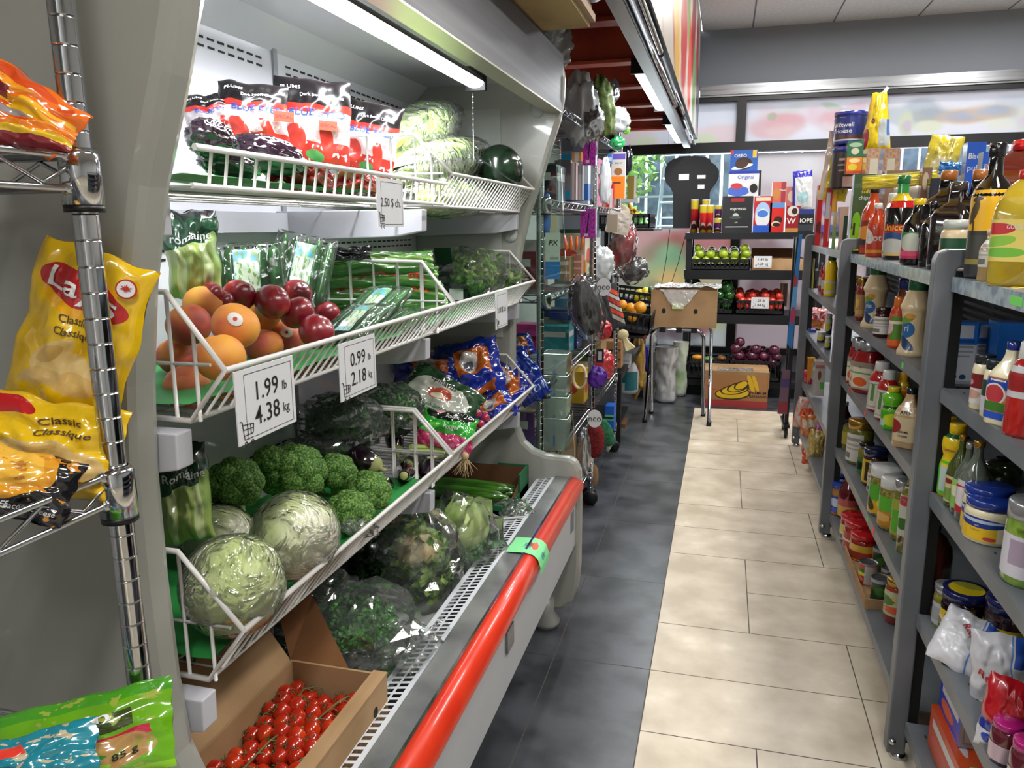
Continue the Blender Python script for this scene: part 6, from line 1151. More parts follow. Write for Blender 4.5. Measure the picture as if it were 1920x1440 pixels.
BX('white_carton', 'white carton with small plant picture in the far bay', 'box', 1523, 1526, 1546, 678, Z4+.02, .505, [mk('#a9a6a0'), LB('#b5b0a6', ('e', .5, .6, .16, .14, '#7a4a3c'), ('r', .8, .3, .2, .1, '#5aa83c'), ('r', .5, .85, .4, .05, '#b56a70')), mk('#b5b0a6')], wmax=.1, dmax=.08)
for (px, py, w_, h_, x, c, lb, rl) in ((1512, 775, 40, 60, .535, LB('#b0aaa4', ('n', 5, .5, '#c97a6a'), ('e', .5, .5, .3, .2, '#c9481c'), warp=.1, rough=.2, coat=.8), 'white and red snack bag on the low shelf of the far bay', 8), (1520, 815, 34, 76, .55, LB('#b5582a', ('n', 5, .5, '#c97a3c'), ('r', .5, .8, .4, .1, '#c9b4a0'), warp=.1, rough=.2, coat=.8), 'orange snack bag hanging over the low shelf of the far bay', -6), (1530, 835, 30, 60, .53, LB('#a88a3c', ('n', 6, .5, '#b5a468'), warp=.1, rough=.2, coat=.8), 'golden pasta bag on the low shelf of the far bay', 5), (1522, 858, 34, 26, .53, LB('#b52a1c', ('n', 5, .5, '#c9481c'), warp=.1, rough=.2, coat=.8), 'red candy bag at the bottom of the far bay', 0), (1537, 812, 12, 40, .55, mk('#b35a9a', .2, .8), 'narrow pink packet beside the post in the far bay', 0)):
    bag('snack_bag', lb, 'bag', px, py, w_, h_, x, .05, c, roll=rl, cr=.006)
# --- near bay
mcl = LB('#b4b6ba', ('r', .5, .82, .5, .2, '#1c62b8'), ('e', .15, .3, .25, .14, '#b5562a'), ('r', .1, .1, .1, .1, '#1c4a8a')); mcf = LB('#b9bbc0', ('r', .5, .82, .5, .2, '#1c66bc'), ('r', .5, .84, .36, .11, '#b4bac4'), ('r', .5, .68, .42, .03, '#14498c'), ('r', .5, .58, .4, .02, '#8a8c90'), ('r', .5, .5, .4, .015, '#8a8c90'), ('r', .5, .42, .3, .015, '#8a8c90'), ('e', .3, .06, .12, .045, '#1c3f6a'), ('e', .62, .06, .12, .045, '#1c3f6a'))
BX('milk_carton', 'blue and white carton at the left end of the near second shelf', 'carton', 1765, 1776, 1829, 604, Z2, .53, [mcl, mcf, mk('#1c62b0')], 'blue and white cartons', wmax=.09, dmax=.11)
BX('milk_carton', 'blue and white carton second from the near post', 'carton', 1826, 1830, 1852, 604, Z2, .60, [mcl, mcf, mk('#1c62b0')], 'blue and white cartons', wmax=.09, dmax=.05)
BX('milk_carton', 'larger blue topped carton behind the small mayonnaise jars', 'carton', 1848, 1868, 1935, 606, Z2, .62, [LB('#1c66bc', ('r', .5, .15, .5, .2, '#c2c2c6')), LB('#1c62b4', ('r', .5, .1, .5, .2, '#c2c2c6')), mk('#1a5aa8')], 'blue and white cartons', wmax=.11, dmax=.16)
C('jar', 'mayonnaise_jar', 'small jar of pale spread with dark lid and red band, left one', 'jar', (1824, 664, 1862, 781), Z2, .545, mayo, mk('#1c2226'), [(.40, .66, 220, LB('#6c1418', ('e', .3, .4, .1, .2, '#b58a8a'))), (.12, .40, 220, LB('#c2bfb8', ('e', .4, .6, .2, .3, '#b58a7a')))], group='small jars of pale spread')
C('jar', 'mayonnaise_jar', 'small jar of pale spread with dark lid and green band, right one', 'jar', (1845, 674, 1888, 796), Z2, .535, mayo, mk('#1c2226'), [(.38, .66, 220, LB('#1f3f26')), (.12, .38, 220, LB('#bcb8c4'))], group='small jars of pale spread')
C('bottle', 'dressing_bottle', 'big salad dressing bottle with blue cap and vegetable label', 'bottle', (1864, 640, 1926, 823), Z2, .53, mayo, cB, (.08, .58, 150, LB('#b36a2a', ('r', .5, .85, .5, .12, '#1c3f9a'), ('e', .45, .6, .26, .26, '#c9c4bc'), ('e', .45, .6, .22, .22, '#a8323a'), ('e', .5, .3, .4, .12, '#3a6a24'), ('r', .5, .08, .5, .09, '#1f4aa8'))), sq=.4, turn=-40)
C('squeeze', 'ketchup_bottle', 'red ketchup bottle at the right picture edge of the second shelf', 'ketchup', (1893, 690, 1965), Z2, .56, ketb, cW, (.4, .9, 200, mk('#bcb4a8'))) if 0 else C('squeeze', 'ketchup_bottle', 'red ketchup bottle beside the big dressing bottle, nearest the camera', 'ketchup', (1893, 640, 1965, 848), Z2, .535, ketb, cW, (.42, .75, 200, LB('#b5b4b4', ('r', .5, .5, .3, .3, '#8a1a1c'))))
leml = LB('#8fae1c', ('e', .4, .32, .3, .26, '#d6b828'), ('e', .75, .35, .25, .24, '#cf861c'), ('r', .5, .9, .5, .1, '#4f8a1c'), ('r', .5, .03, .5, .05, '#1c6a3c'))
C('lemon', 'lemon_juice_bottle', 'large yellow lemon juice bottle with green collar', 'bottle', (1737, 780, 1797, 931), Z3, .55, mk('#d6b40e', .2), cY, [(.04, .44, 220, leml), (.83, .88, 360, cG)], (('Lemon', .07, mat('maroon_print', '#8a1f3c', .5), .46, 0),), 'lemon juice bottles')
C('lemon', 'lemon_juice_bottle', 'smaller yellow lemon juice bottle with green lower half', 'bottle', (1766, 794, 1815, 946), Z3, .55, mk('#d6b40e', .2), cY, [(.04, .50, 220, LB('#4fae1c', ('r', .5, .5, .16, .4, '#a9bcb0'))), (.82, .87, 360, cG)], (('Lemon', .06, mat('maroon_print', '#8a1f3c', .5), .66, 0),), 'lemon juice bottles')
C('onion', 'oil_bottle', 'green glass olive oil bottle with beige label behind the lemon bottles', 'bottle', (1778, 815, 1822, 966), Z3, .56, oilg, gold, (.08, .44, 220, LB('#b5a878', ('e', .4, .8, .12, .1, '#7c1f24'), ('e', .5, .3, .35, .25, '#6a8a3c'))), group='glass oil and vinegar bottles')
C('onion', 'vinegar_bottle', 'clear glass bottle with green label beside the olive oil', 'bottle', (1790, 830, 1836, 981), Z3, .55, mk('#6f7a6a', .06, 1, trans=.5), silver, (.1, .5, 220, LB('#7fae4a', ('e', .5, .6, .3, .2, '#c9c9a8'))), group='glass oil and vinegar bottles')
C('onion', 'vinegar_bottle', 'clear glass bottle with red and white label and gold cap', 'bottle', (1800, 826, 1858, 998), Z3, .555, mk('#7a8474', .06, 1, trans=.5), gold, (.12, .52, 220, LB('#a81c26', ('e', .45, .5, .3, .3, '#c2bcbc'), ('r', .5, .92, .5, .08, '#b9b4b4'))), group='glass oil and vinegar bottles')
C('jug', 'pickle_jug', 'round shouldered green glass jug behind the blue-lidded jars', 'jar', (1845, 858, 1912), Z3, .68, mk('#2c3c1c', .06, 1), cK, None)
hl = LB('#d0c6a6', ('r', .32, .28, .3, .28, '#cfa81c'), ('e', .40, .70, .34, .2, '#16307a'), ('e', .40, .76, .36, .06, '#a9b4c9'), ('r', .84, .35, .14, .36, '#cfae2a'), ('r', .84, .76, .15, .04, '#9aa0a8'), ('e', .55, .12, .07, .08, '#b33a3a'))
C('wide', 'mayonnaise_jar', 'big mayonnaise jar with blue lid, standing behind', 'jar', (1810, 910, 1894, 1018), Z3, .60, mayo, cB, (.10, .68, 200, hl), group='big mayonnaise jars', turn=-20)
C('wide', 'mayonnaise_jar', 'big mayonnaise jar with blue lid, nearest the shelf edge', 'jar', (1814, 932, 1905, 1058), Z3, .555, mayo, cB, (.10, .68, 200, hl), (("HELLMANN'S", .055, cW, .52, -18), ('REAL', .045, cW, .44, -18), ('1/2 THE FAT', .04, mat('navy_print', '#16246a', .5), .33, -22)), 'big mayonnaise jars', turn=-10)
C('wide', 'mayonnaise_jar', 'big mayonnaise jar with blue lid, cut by the right picture edge', 'jar', (1895, 945, 1990, 1050), Z3, .62, mayo, cB, (.10, .68, 200, hl), group='big mayonnaise jars', turn=-40)
C('wide', 'pickle_jar', 'large jar of green pickles with white label near the camera', 'jar', (1890, 940, 1985, 1125), Z3, .535, mix2('green_pickles', '#5a7a24', '#7d9a3a', 25, .1, coat=1, c3='#3a5416'), silver, (.12, .62, 200, LB('#c2bec4', ('r', .5, .6, .1, .3, '#9a8a9a')))) 
C('jug', 'barbecue_sauce_jug', 'large brown sauce jug with purple label next to the near post', 'jug', (1712, 985, 1776, 1177), Z4, .56, mk('#5c2a1a', .12, 1), cK, (.06, .36, 200, LB('#6a1c4a', ('e', .3, .6, .3, .3, '#b5a0a8'), ('n', 7, .55, '#8a5a78'))), sq=.3, extra=hold)
C('wide', 'pickle_jar', 'pickle jar with silver lid and grey label beside the brown jug', 'jar', (1752, 1095, 1800, 1195), Z4, .56, pick, silver, (.1, .6, 200, LB('#a3a6a4', ('r', .5, .5, .4, .3, '#8a8e90'))))
hb = LB('#cfae14', ('e', .18, .45, .18, .3, '#c9bf9a'), ('e', .18, .4, .12, .2, '#8a6a2a'), ('r', .1, .1, .2, .14, '#1c6a34'), ('r', .55, .35, .03, .25, '#6a5a1c'), ('r', .68, .35, .03, .25, '#6a5a1c')); 
def lidp(t, r, h): MB().lathe([(r*.72, h*1.003), (0, h*1.005)], 24).build('lid_print', art('#c9b01c', [('e', .5, .5, .2, .9, '#8a8a2a')], .3), t)
C('wide', 'beet_jar', 'big dark jar with navy lid and yellow printed label', 'jar', (1766, 1104, 1850, 1215), Z4, .575, mk('#1f0a12', .08, 1), mk('#141c50'), (.08, .56, 220, hb), (('itant', .085, M_ink, .48, -26),), 'yellow-labelled jars', extra=lidp, turn=-10)
C('wide', 'beet_jar', 'second dark jar with yellow label behind the sugar bags', 'jar', (1848, 1120, 1926), Z4, .63, mk('#1f0a12', .08, 1), mk('#141c50'), (.08, .6, 220, hb), (('Habitant', .085, M_ink, .5, -10),), 'yellow-labelled jars', extra=lidp, turn=-10)
sug = LB('#c8c8cc', ('r', .62, .5, .012, .5, '#5a86c9'), ('r', .8, .85, .14, .18, '#2850a8'), ('n', 4, .66, '#b9bac0'), warp=.03, rough=.3, coat=.5)
bag('sugar_bag', 'white sugar bag with red script lying over the shelf edge', 'sugar', .5, .5, .125, .135, 0, .07, sug, loc=(.548, 1.725, .465), lean=-48, roll=16, texts=(('Redpath', .17, M_inkr, .05, .08, -35, .42),), group='white sugar bags', cr=.005)
bag('sugar_bag', 'white sugar bag with red script standing upright on the right', 'sugar', 1882, 1262, 108, 150, .575, .08, sug, lean=-6, roll=-4, texts=(('Redpath', .15, M_inkr, -.1, -.05, -25, .6),), group='white sugar bags', cr=.005)
bag('red_sugar_bag', 'red bag with blue and white lower half in front of the sugar bags', 'bag', 1892, 1345, 90, 150, .54, .07, LB('#a8101c', ('r', .5, .18, .5, .2, '#c2c2c8'), ('r', .5, .36, .5, .07, '#1f2f8a'), ('e', .2, .2, .1, .06, '#2f4aa8'), rough=.25, coat=.7), lean=-6, roll=6, cr=.004)
for k, (a, b, t_, x, lb) in enumerate(((1860, 1916, 1352, .523, 'sprinkle jar with magenta lid, left one'), (1895, 1950, 1388, .523, 'sprinkle jar with magenta lid, right one'))): C('jar', 'sprinkle_jar', lb, 'jar', (a, t_, b), Z4, x, mk('#6a2430', .08, 1, trans=.3), mk('#a3166a', .25), (.1, .5, 160, mk('#b9a0a8')), group='magenta-lidded sprinkle jars')
jel = lambda c: [LB(c, ('r', .5, .7, .4, .1, '#c9c4c4'), ('e', .4, .3, .3, .2, '#c95a3c')), LB('#a9a4a4', ('r', .5, .5, .36, .4, '#8f8a8a'), ('r', .5, .5, .3, .34, '#b4b0ae')), LB(c, ('e', .5, .5, .2, .3, '#c2bcc4'))]
free_box('pudding_box', 'blue gelatin box on top of the orange ones on the lowest shelf', 'box', .545, .60, 1.70, 1.86, .229, .078, jel('#1c3cb0'), 'gelatin boxes'); free_box('pudding_box', 'pink-edged gelatin box beside the blue one', 'box', .605, .655, 1.70, 1.86, .229, .078, jel('#a31c6a'), 'gelatin boxes')
for k in range(3): free_box('pudding_box', ('orange gelatin box at the shelf edge', 'orange gelatin box in the middle', 'orange gelatin box at the back')[k]+' of the lower layer', 'box', .53+.052*k, .58+.052*k, 1.62, 1.86, Z5+.002, .105, jel('#c2481c'), 'orange gelatin boxes', texts=(('JELL-O', .016, cW, 0, .7),) if k == 0 else ())
for k in range(4): free_box('dessert_box', ('lowest', 'second from the bottom', 'third from the bottom', 'topmost')[k]+' of the flat green and pink boxes stacked near the camera', 'box', .535, .66, 1.40, 1.585, Z5+.002+.036*k, .034, [LB('#a5a896', ('r', .5, .5, .02, .5, '#7a8068')), LB('#8fae3c', ('r', .5, .2, .5, .2, '#b5b0a8')), LB('#7fa83a', ('r', .8, .5, .2, .5, '#c09aa8'), ('e', .3, .5, .12, .3, '#7a2a34'), ('e', .3, .15, .08, .1, '#b5b09a'))], 'flat dessert boxes')
# ---------------------------------------------------------------- chip bags on the nearest wire shelf
lays = LB('#d9b112', ('e', .5, .74, .34, .14, '#e2a412'), ('e', .5, .76, .40, .105, '#b01c20', -8), ('e', .5, .76, .33, .07, '#b01c20', -8), ('e', .38, .36, .20, .085, '#cdb06c', 30), ('e', .60, .30, .24, .09, '#d3b87a', -12), ('e', .62, .22, .2, .07, '#cba861', 8), ('e', .36, .36, .14, .05, '#bf9d58', 30), ('e', .32, .21, .2, .05, '#c4a464', 10), warp=.03, rough=.22, coat=1)
lays2 = LB('#d9b112', ('e', .10, .85, .3, .1, '#b01c20'), ('e', .45, .42, .26, .12, '#cdb06c', 10), ('e', .45, .42, .18, .07, '#bf9d58', 10), ('e', .78, .32, .18, .14, '#d0b272', -20), warp=.03, rough=.22, coat=1)
M_brown = mat('brown_ink', '#4a3a2a', .6)
bag('chip_bag', 'bright yellow classic potato chip bag standing on the wire shelf', 'chips', 150, 628, 210, 320, .664, .040, lays, ax='y', turn=-26, lean=-2, roll=20, cr=.005, ex=.42, ey=.4, texts=(("Lay's", .17, M_inkw, 0, .265, -8, .62), ('Classic', .062, M_brown, -.02, .09, 0), ('Classique', .062, M_brown, .02, .02, 0)), group='yellow potato chip bags')
t = [o for o in COL.objects if o.name == 'chip_bag'][0]; q = MB(); q.lathe([(.0105, 0), (0, 0)], 18); o = q.build('maple_leaf_badge', M_inkr, t); P_ = (.040, -.019, .066); o.matrix_local = Matrix.Translation(P_) @ Matrix.Rotation(pi/2, 4, 'X') @ Matrix.Rotation(.3, 4, 'Y')
q = MB(); q.lathe([(.0088, 0), (0, 0)], 18); o = q.build('badge_white', M_inkw, t); o.matrix_local = Matrix.Translation((P_[0], P_[1]-.0006, P_[2])) @ Matrix.Rotation(pi/2, 4, 'X') @ Matrix.Rotation(.3, 4, 'Y')
star = []; 
for k, (rr, aa) in enumerate(((1, 90), (.45, 75), (.7, 60), (.4, 45), (1, 28), (.5, 10), (.85, -8), (.35, -30), (.45, -75), (.14, -82), (.6, -88), (.6, -92), (.14, -98), (.45, -105), (.35, 210), (.85, 188), (.5, 170), (1, 152), (.4, 135), (.7, 120), (.45, 105))): star.append((.0062*rr*cos(radians(aa)), .0062*rr*sin(radians(aa))))
q = MB(); q.prism(star, .0004, lambda x, y, z: (x, -z, y)); o = q.build('maple_leaf', M_inkr, t); o.matrix_local = Matrix.Translation((P_[0], P_[1]-.0012, P_[2])) @ Matrix.Rotation(.3, 4, 'Z')
bag('chip_bag', 'yellow classic potato chip bag lying under the standing one', 'chips', 92, 835, 250, 175, .610, .045, lays2, ax='y', turn=-20, lean=-22, roll=14, cr=.006, ex=.42, ey=.4, texts=(('Classic', .10, M_brown, .08, .26, 0, .3), ('Classique', .10, M_brown, .12, .14, 0, .4)), group='yellow potato chip bags')
bag('chip_bag', 'black and orange rippled chip bag at the left edge of the wire shelf', 'chips', 22, 905, 220, 130, .545, .035, LB('#141416', ('e', .35, .7, .5, .45, '#c98a1c', -18), ('e', .4, .72, .34, .3, '#d9a83c', -18), ('n', 6, .62, '#b5741c'), warp=.06, rough=.2, coat=1), ax='y', turn=-12, lean=-30, roll=22, cr=.005, texts=(('FORMULEE', .12, M_inkw, -.1, -.32, 0, .3), ('Bacon Cheese', .10, M_inkw, .22, -.34, 0, .4)))
org = LB('#d8681a', ('e', .3, .7, .4, .2, '#e0901c', 20), ('e', .5, .4, .45, .12, '#d6a81c', 12), ('r', .35, .52, .2, .08, '#6c1420', 10), ('n', 4, .6, '#c2481a'), ('r', .6, .3, .3, .05, '#9a9698', 12), ('e', .5, .85, .3, .1, '#c9481a'), ('r', .8, .6, .18, .04, '#e0a82a', 14), warp=.08, rough=.18, coat=1)
bag('snack_bag', 'orange and burgundy snack bag leaning on the chrome post', 'snack', 18, 185, 265, 118, .60, .04, org, ax='y', turn=-20, lean=-20, roll=38, cr=.005, group='orange snack bags on the upper wire shelf')
bag('snack_bag', 'orange snack bag lying flat at the left edge of the upper wire shelf', 'snack', 8, 246, 235, 56, .56, .03, LB('#d8781a', ('r', .5, .25, .5, .12, '#d6b01c'), ('r', .5, .08, .5, .1, '#7c1a24'), ('e', .4, .7, .3, .12, '#c9481a'), warp=.06, rough=.18, coat=1), ax='y', turn=-10, lean=-40, roll=12, cr=.004, group='orange snack bags on the upper wire shelf')
pla = LB('#5f9a14', ('r', .5, .93, .5, .08, '#3f8a1c'), ('r', .3, .6, .5, .10, '#33420f', 4), ('r', .6, .42, .3, .05, '#b01f3a', 6), ('e', .72, .3, .2, .16, '#a88048'), ('n', 8, .6, '#8a9a3a'), ('e', .4, .24, .26, .05, '#2c7a1c', 10), ('e', .42, .15, .26, .05, '#7fb81c', 8), ('r', .5, .03, .5, .05, '#7fb81c'), warp=.03, rough=.2, coat=1)
bag('snack_bag', 'green plantain chip bag with banana picture on the lowest wire shelf', 'snack', 150, 1392, 330, 165, .835, .035, pla, ax='z', turn=-22, lean=-38, roll=-8, cr=.004, texts=(('Plantain', .17, M_inkw, -.12, .12, 8, .62), ('85 g', .10, M_ink, .25, -.24, 8, .14)))
q = bag('snack_bag', 'teal snack bag with red price sticker at the lower left corner', 'snack', 50, 1432, 240, 110, .845, .03, LB('#157a8c', ('n', 7, .6, '#b5a88a'), ('r', .3, .7, .2, .09, '#d83a2a', 12), warp=.03, rough=.2, coat=1), ax='z', turn=-22, lean=-45, roll=-8, cr=.004)
# ---------------------------------------------------------------- household goods on the chrome units behind the case
def pb(name, lab, cat, pl, pt, pr, pb_, x0, D, c, *ops, group=None, texts=()):
    f = LB(c, *ops) if ops else mk(c, .4, .2)
    return px_box(name, lab, cat, pl, pt, pr, pb_, x0, D, [mk(c, .4, .2), f, mk(c, .4, .2)], group, texts)
pb('appliance_box', 'grey box with teal base on the chrome shelf, upper one', 'box', 1052, 242, 1092, 300, -.72, .2, '#7c8288', ('r', .5, .1, .5, .1, '#1f9ac0'), ('r', .3, .5, .25, .2, '#5c6268'), group='grey boxes with teal bases', texts=(('ud', .03, M_ink, -.3, .8),))
pb('appliance_box', 'grey box with teal base on the chrome shelf, lower one', 'box', 1040, 300, 1070, 372, -.72, .2, '#858b90', ('r', .5, .1, .5, .1, '#1f9ac0'), ('r', .4, .5, .3, .25, '#6c7278'), group='grey boxes with teal bases')
pat = LB('#8a1f8a', ('n', 12, .5, '#c03a9a'), ('n', 20, .58, '#3a2aa8'), ('r', .5, .5, .04, .34, '#15101c', -12), ('r', .4, .12, .14, .05, '#c9b8c9'), rough=.3, coat=.5)
for (a, b, c, d, lb) in ((1092, 250, 1117, 310, 'upper purple patterned pack hanging from the chrome shelf'), (1088, 392, 1116, 447, 'lower purple patterned pack hanging under the chrome shelf')): px_box('patterned_pack', lb, 'packet', a, b, c, d, -.59, .03, [mk('#7a1f7a'), pat, mk('#7a1f7a')], 'purple patterned packs')
for k in range(7):
    a = at(1095+k*4, 378, 'x', -.72); MB().tube([a, a+Vector((0, 0, .17+.004*(k % 3)))], .009, seg=8); o = MB().tube([(0, 0, 0), (rnd(-.01, .01), 0, .165)], .010, seg=8).build('wood_skewer_pack', mat('pale_wood', '#8f8068', .7)); o.location = a; tag(o, 'pale wooden stick bundle standing on the chrome shelf', 'sticks', 'wooden stick bundles')
for (a, b, c, d, col, lb) in ((1070, 305, 1080, 375, '#a88a86', 'clear tube pack with pinkish contents'), (1082, 310, 1092, 375, '#9fa4a8', 'clear tube pack with grey contents'), (1072, 285, 1090, 303, '#c98a4a', 'small orange and white pack above the tube packs')): pb('tube_pack', lb, 'packet', a, b, c, d, -.64, .04, col, ('r', .5, .5, .2, .5, '#c4c4c8'))
pb('cookie_card', 'tall card pack with orange lower half and food picture hanging on the far chrome unit', 'packet', 1146, 285, 1172, 372, -.58, .03, '#b9b4ae', ('r', .5, .24, .5, .24, '#e0761a'), ('r', .5, .9, .5, .06, '#5a4a9a'), ('e', .5, .58, .3, .08, '#8a5a2c'), ('r', .4, .34, .3, .02, '#5a2c10'), texts=(('BAR 37', .012, M_ink, 0, .76),))
pb('red_pack', 'narrow red pack behind the orange card pack', 'packet', 1136, 344, 1150, 392, -.62, .05, '#a01c2c', ('r', .7, .4, .2, .4, '#b9b4b4'))
pb('blue_pack', 'blue and white pack above the red pack', 'packet', 1137, 288, 1147, 306, -.62, .05, '#3a6aa8', ('r', .5, .4, .5, .2, '#b9bcc0'))
def soft(name, lab, cat, px, py, wp, hp, x, m, D=.5, amp=.36, roll=0, group=None, shell=False):
    L = at(px, py, 'x', x); s = depth(L)/F/2; sd = px*.021; q = MB(); q.ball((0, 0, 0), 1, 34, 26, 0, lambda d: 1+amp*(ridge(d, 1.6, sd)-.5)+amp*.4*NZ(d, 5, sd), (wp*s, min(wp, hp)*s*D, hp*s))
    if not shell: o = q.build(name, m)
    else:
        o = empty(name, (0, 0, 0)); MB().ball((0, 0, 0), .86, 24, 18, 0, lambda d: 1+.2*NZ(d, 2, sd), (wp*s, min(wp, hp)*s*D, hp*s)).build('contents', shell, o); q.build('clear_bag', m, o)
    tag(o, lab, cat, group); return orient(o, L, 0, 0, roll)
gfilm = film('grey_plastic', '#c9ccd4', .5, .5, 7, .45, .2); wfilm = film('white_plastic', '#e8e8ea', .5, .5, 8, .6, .25)
soft('plastic_bag', 'grey translucent bag hanging beside the case end cap', 'plastic bag', 1086, 205, 66, 120, -.62, gfilm, group='grey plastic bags on top of the chrome unit')
soft('plastic_bag', 'grey translucent bag higher up behind the steel hood', 'plastic bag', 1036, 85, 70, 90, -.66, gfilm, group='grey plastic bags on top of the chrome unit')
soft('scouring_bag', 'olive green mesh roll in shiny wrap on top of the chrome shelf', 'bag', 1130, 200, 42, 105, -.54, mix2('olive_mesh', '#3c4a1c', '#5a6a2c', 60, .6, coat=.3), roll=-8)
soft('foil_bag', 'crumpled silver foil bag beside the olive roll', 'bag', 1112, 232, 40, 60, -.56, mat('crumpled_foil', '#b9bcc0', .2, .9, bmp=(30, .6)), amp=.3)
soft('foil_bag', 'small silver packet with a white tip above the olive roll', 'bag', 1152, 170, 18, 40, -.54, mat('crumpled_foil', '#b9bcc0', .2, .9), amp=.3)
pb('orange_tag', 'small orange and white tag above the far chrome unit', 'tag', 1140, 180, 1151, 206, -.52, .01, '#c9c4bc', ('r', .5, .3, .5, .3, '#e0661a'))
soft('plastic_bag', 'white translucent bag sloping down to a green clip', 'plastic bag', 1155, 225, 50, 44, -.50, gfilm, roll=25, amp=.35); soft('green_clip_bag', 'bright green knob on the white bag at the top of the far unit', 'bag', 1174, 243, 14, 14, -.50, mk('#5fae2c')); soft('green_bag', 'small green plastic bundle on the far chrome unit top', 'bag', 1158, 268, 26, 22, -.54, mk('#1f8a4a', .15, 1))
soft('plastic_bag', 'shiny silver-white plastic bag hanging on the far chrome unit', 'plastic bag', 1134, 340, 22, 80, -.60, wfilm, group=None)
brsh = empty('paint_brush', at(1026, 420, 'x', -.60), 0, 'paint brush with blue handle and white PX card hanging on the near post', 'brush'); MB().lathe([(0, -.045), (.012, -.045), (.016, .0), (.015, .05), (.008, .10), (0, .105)], 14, sx=1, sy=.6).build('handle', mk('#1c62b8'), brsh)
MB().box(-.006, -.012, -.19, .046, -.006, -.03, {'f': 1, '*': 0}).build('card', [mk('#b9bcc0'), LB('#b9bdb8', ('r', .5, .18, .5, .2, '#2468b0'), ('r', .6, .45, .3, .03, '#8a8f90'))], brsh); txt(brsh, 'PX', .026, M_ink, lambda a, b: (.02+a, -.0135, -.065+b), bold=.02, shear=.2)
MB().box(.004, -.006, -.06, .034, .006, .03).build('ferrule', mat('tan_bristle', '#b9a884', .8), brsh); brsh.rotation_euler = (0, 0, .2)
for k in range(4):
    o = MB().lathe([(0, 0), (.006, .003), (.0075, .03), (.005, .06), (0, .065)], 10).build('knife_handle_pack', mk('#d8661a')); o.location = at(1062+k*9, 470, 'x', -.62); o.rotation_euler = (0, -.15+.1*k, 0); tag(o, 'orange handled knife in a clear pack on the middle chrome shelf', 'knife', 'orange handled knives')
pb('mixed_carton', 'small brown and white cartons stacked behind the PX card', 'box', 1046, 482, 1068, 540, -.68, .1, '#8a7058', ('r', .5, .5, .5, .04, '#b5aca0'), ('r', .5, .8, .4, .06, '#c2bcb4')); pb('plaid_pack', 'pinkish brown plaid pack on the middle chrome shelf', 'packet', 1070, 478, 1090, 528, -.64, .06, '#a8705c', ('r', .5, .25, .5, .03, '#c9a898'), ('r', .5, .5, .5, .03, '#c9a898'), ('r', .5, .75, .5, .03, '#c9a898')); pb('green_pack', 'dark green pack with gold edge beside the plaid pack', 'packet', 1062, 482, 1071, 520, -.66, .06, '#1f4a2c', ('r', .9, .5, .1, .5, '#b59a3a'))
pb('yellow_pack', 'small amber pack at the right of the plaid pack', 'packet', 1090, 488, 1097, 520, -.62, .04, '#b5882c')
soft('glove_bag', 'clear bag of dark gloves hanging from the chrome shelf', 'gloves', 1100, 578, 62, 120, -.55, FILM, .5, .3, roll=-14, shell=mk('#17181a', .6, .1)); soft('red_bundle', 'red bundle showing below the dark glove bag', 'gloves', 1131, 618, 30, 34, -.55, mk('#a8242c', .3, .8))
soft('glove_bag', 'clear bag of red rubber gloves hanging high on the far unit', 'gloves', 1168, 462, 48, 90, -.54, FILM, .5, .35, roll=8, shell=mix2('red_rubber', '#8a1822', '#b5242e', 14, .35, coat=.4)); soft('glove_bag', 'clear bag with black glove ends below the red gloves', 'gloves', 1190, 508, 50, 46, -.53, FILM, .5, .35, roll=-20, shell=mk('#1c1c1f', .5, .1)); soft('plastic_bag', 'loose white tissue and plastic bundle between the posts', 'plastic bag', 1128, 495, 44, 60, -.58, wfilm, amp=.35)
bag('card_header', 'beige cardboard header of the hanging red glove bag', 'tag', 1160, 418, 44, 40, -.55, .006, mat('beige_card', '#a8a094', .6), roll=12, cr=.002)
pb('brown_packet', 'grey-brown paper packet hanging above the red gloves', 'packet', 1138, 402, 1158, 436, -.56, .02, '#8a7c6c')
sock = LB('#3c3c3e', ('r', .72, .85, .3, .05, '#c9482c', -20), ('r', .72, .72, .3, .04, '#b5b0a4', -20), ('r', .72, .6, .3, .05, '#b53a34', -20), ('r', .72, .47, .3, .04, '#b5a898', -20), ('r', .72, .34, .3, .05, '#c9482c', -20), ('r', .72, .2, .3, .05, '#a8a498', -20), rough=.9, coat=0)
bag('wool_socks', 'grey and red striped wool socks with round paper label', 'socks', 1146, 575, 36, 84, -.54, .03, sock, roll=-16, cr=.003)
for (px, py, s_, lb) in ((1132, 538, 'nco', 'round white paper label on the striped socks'), (1115, 785, 'nco', 'round white paper label on the red knit mitts')):
    L = at(px, py, 'x', -.525); o = empty('paper_label', L, 0, lb, 'label'); q = MB(); q.lathe([(0, 0), (.033, 0)], 20, sy=1.25); q.xf(Matrix.Rotation(pi/2, 4, 'X')); q.build('paper', M_card, o); txt(o, s_, .04, M_ink, lambda a, b: (a, -.002, b)); orient(o, L)
soft('knit_mitts', 'dark red knit mitts hanging low on the chrome unit', 'mitts', 1116, 826, 34, 66, -.56, mix2('red_knit', '#5c1216', '#7c1c1e', 80, .9, bmp=.5), .5, .12); soft('knit_mitts', 'green knit mitt with white cuff hanging low on the chrome unit', 'mitts', 1136, 812, 26, 56, -.55, mix2('green_knit', '#1c5a3a', '#2c6e4a', 80, .9, bmp=.5), .5, .12, roll=-20); soft('white_cuff', 'white woolly cuff at the end of the green mitt', 'mitts', 1144, 832, 9, 36, -.54, mat('white_wool', '#b9b5ac', .9), .8, .15, roll=20)
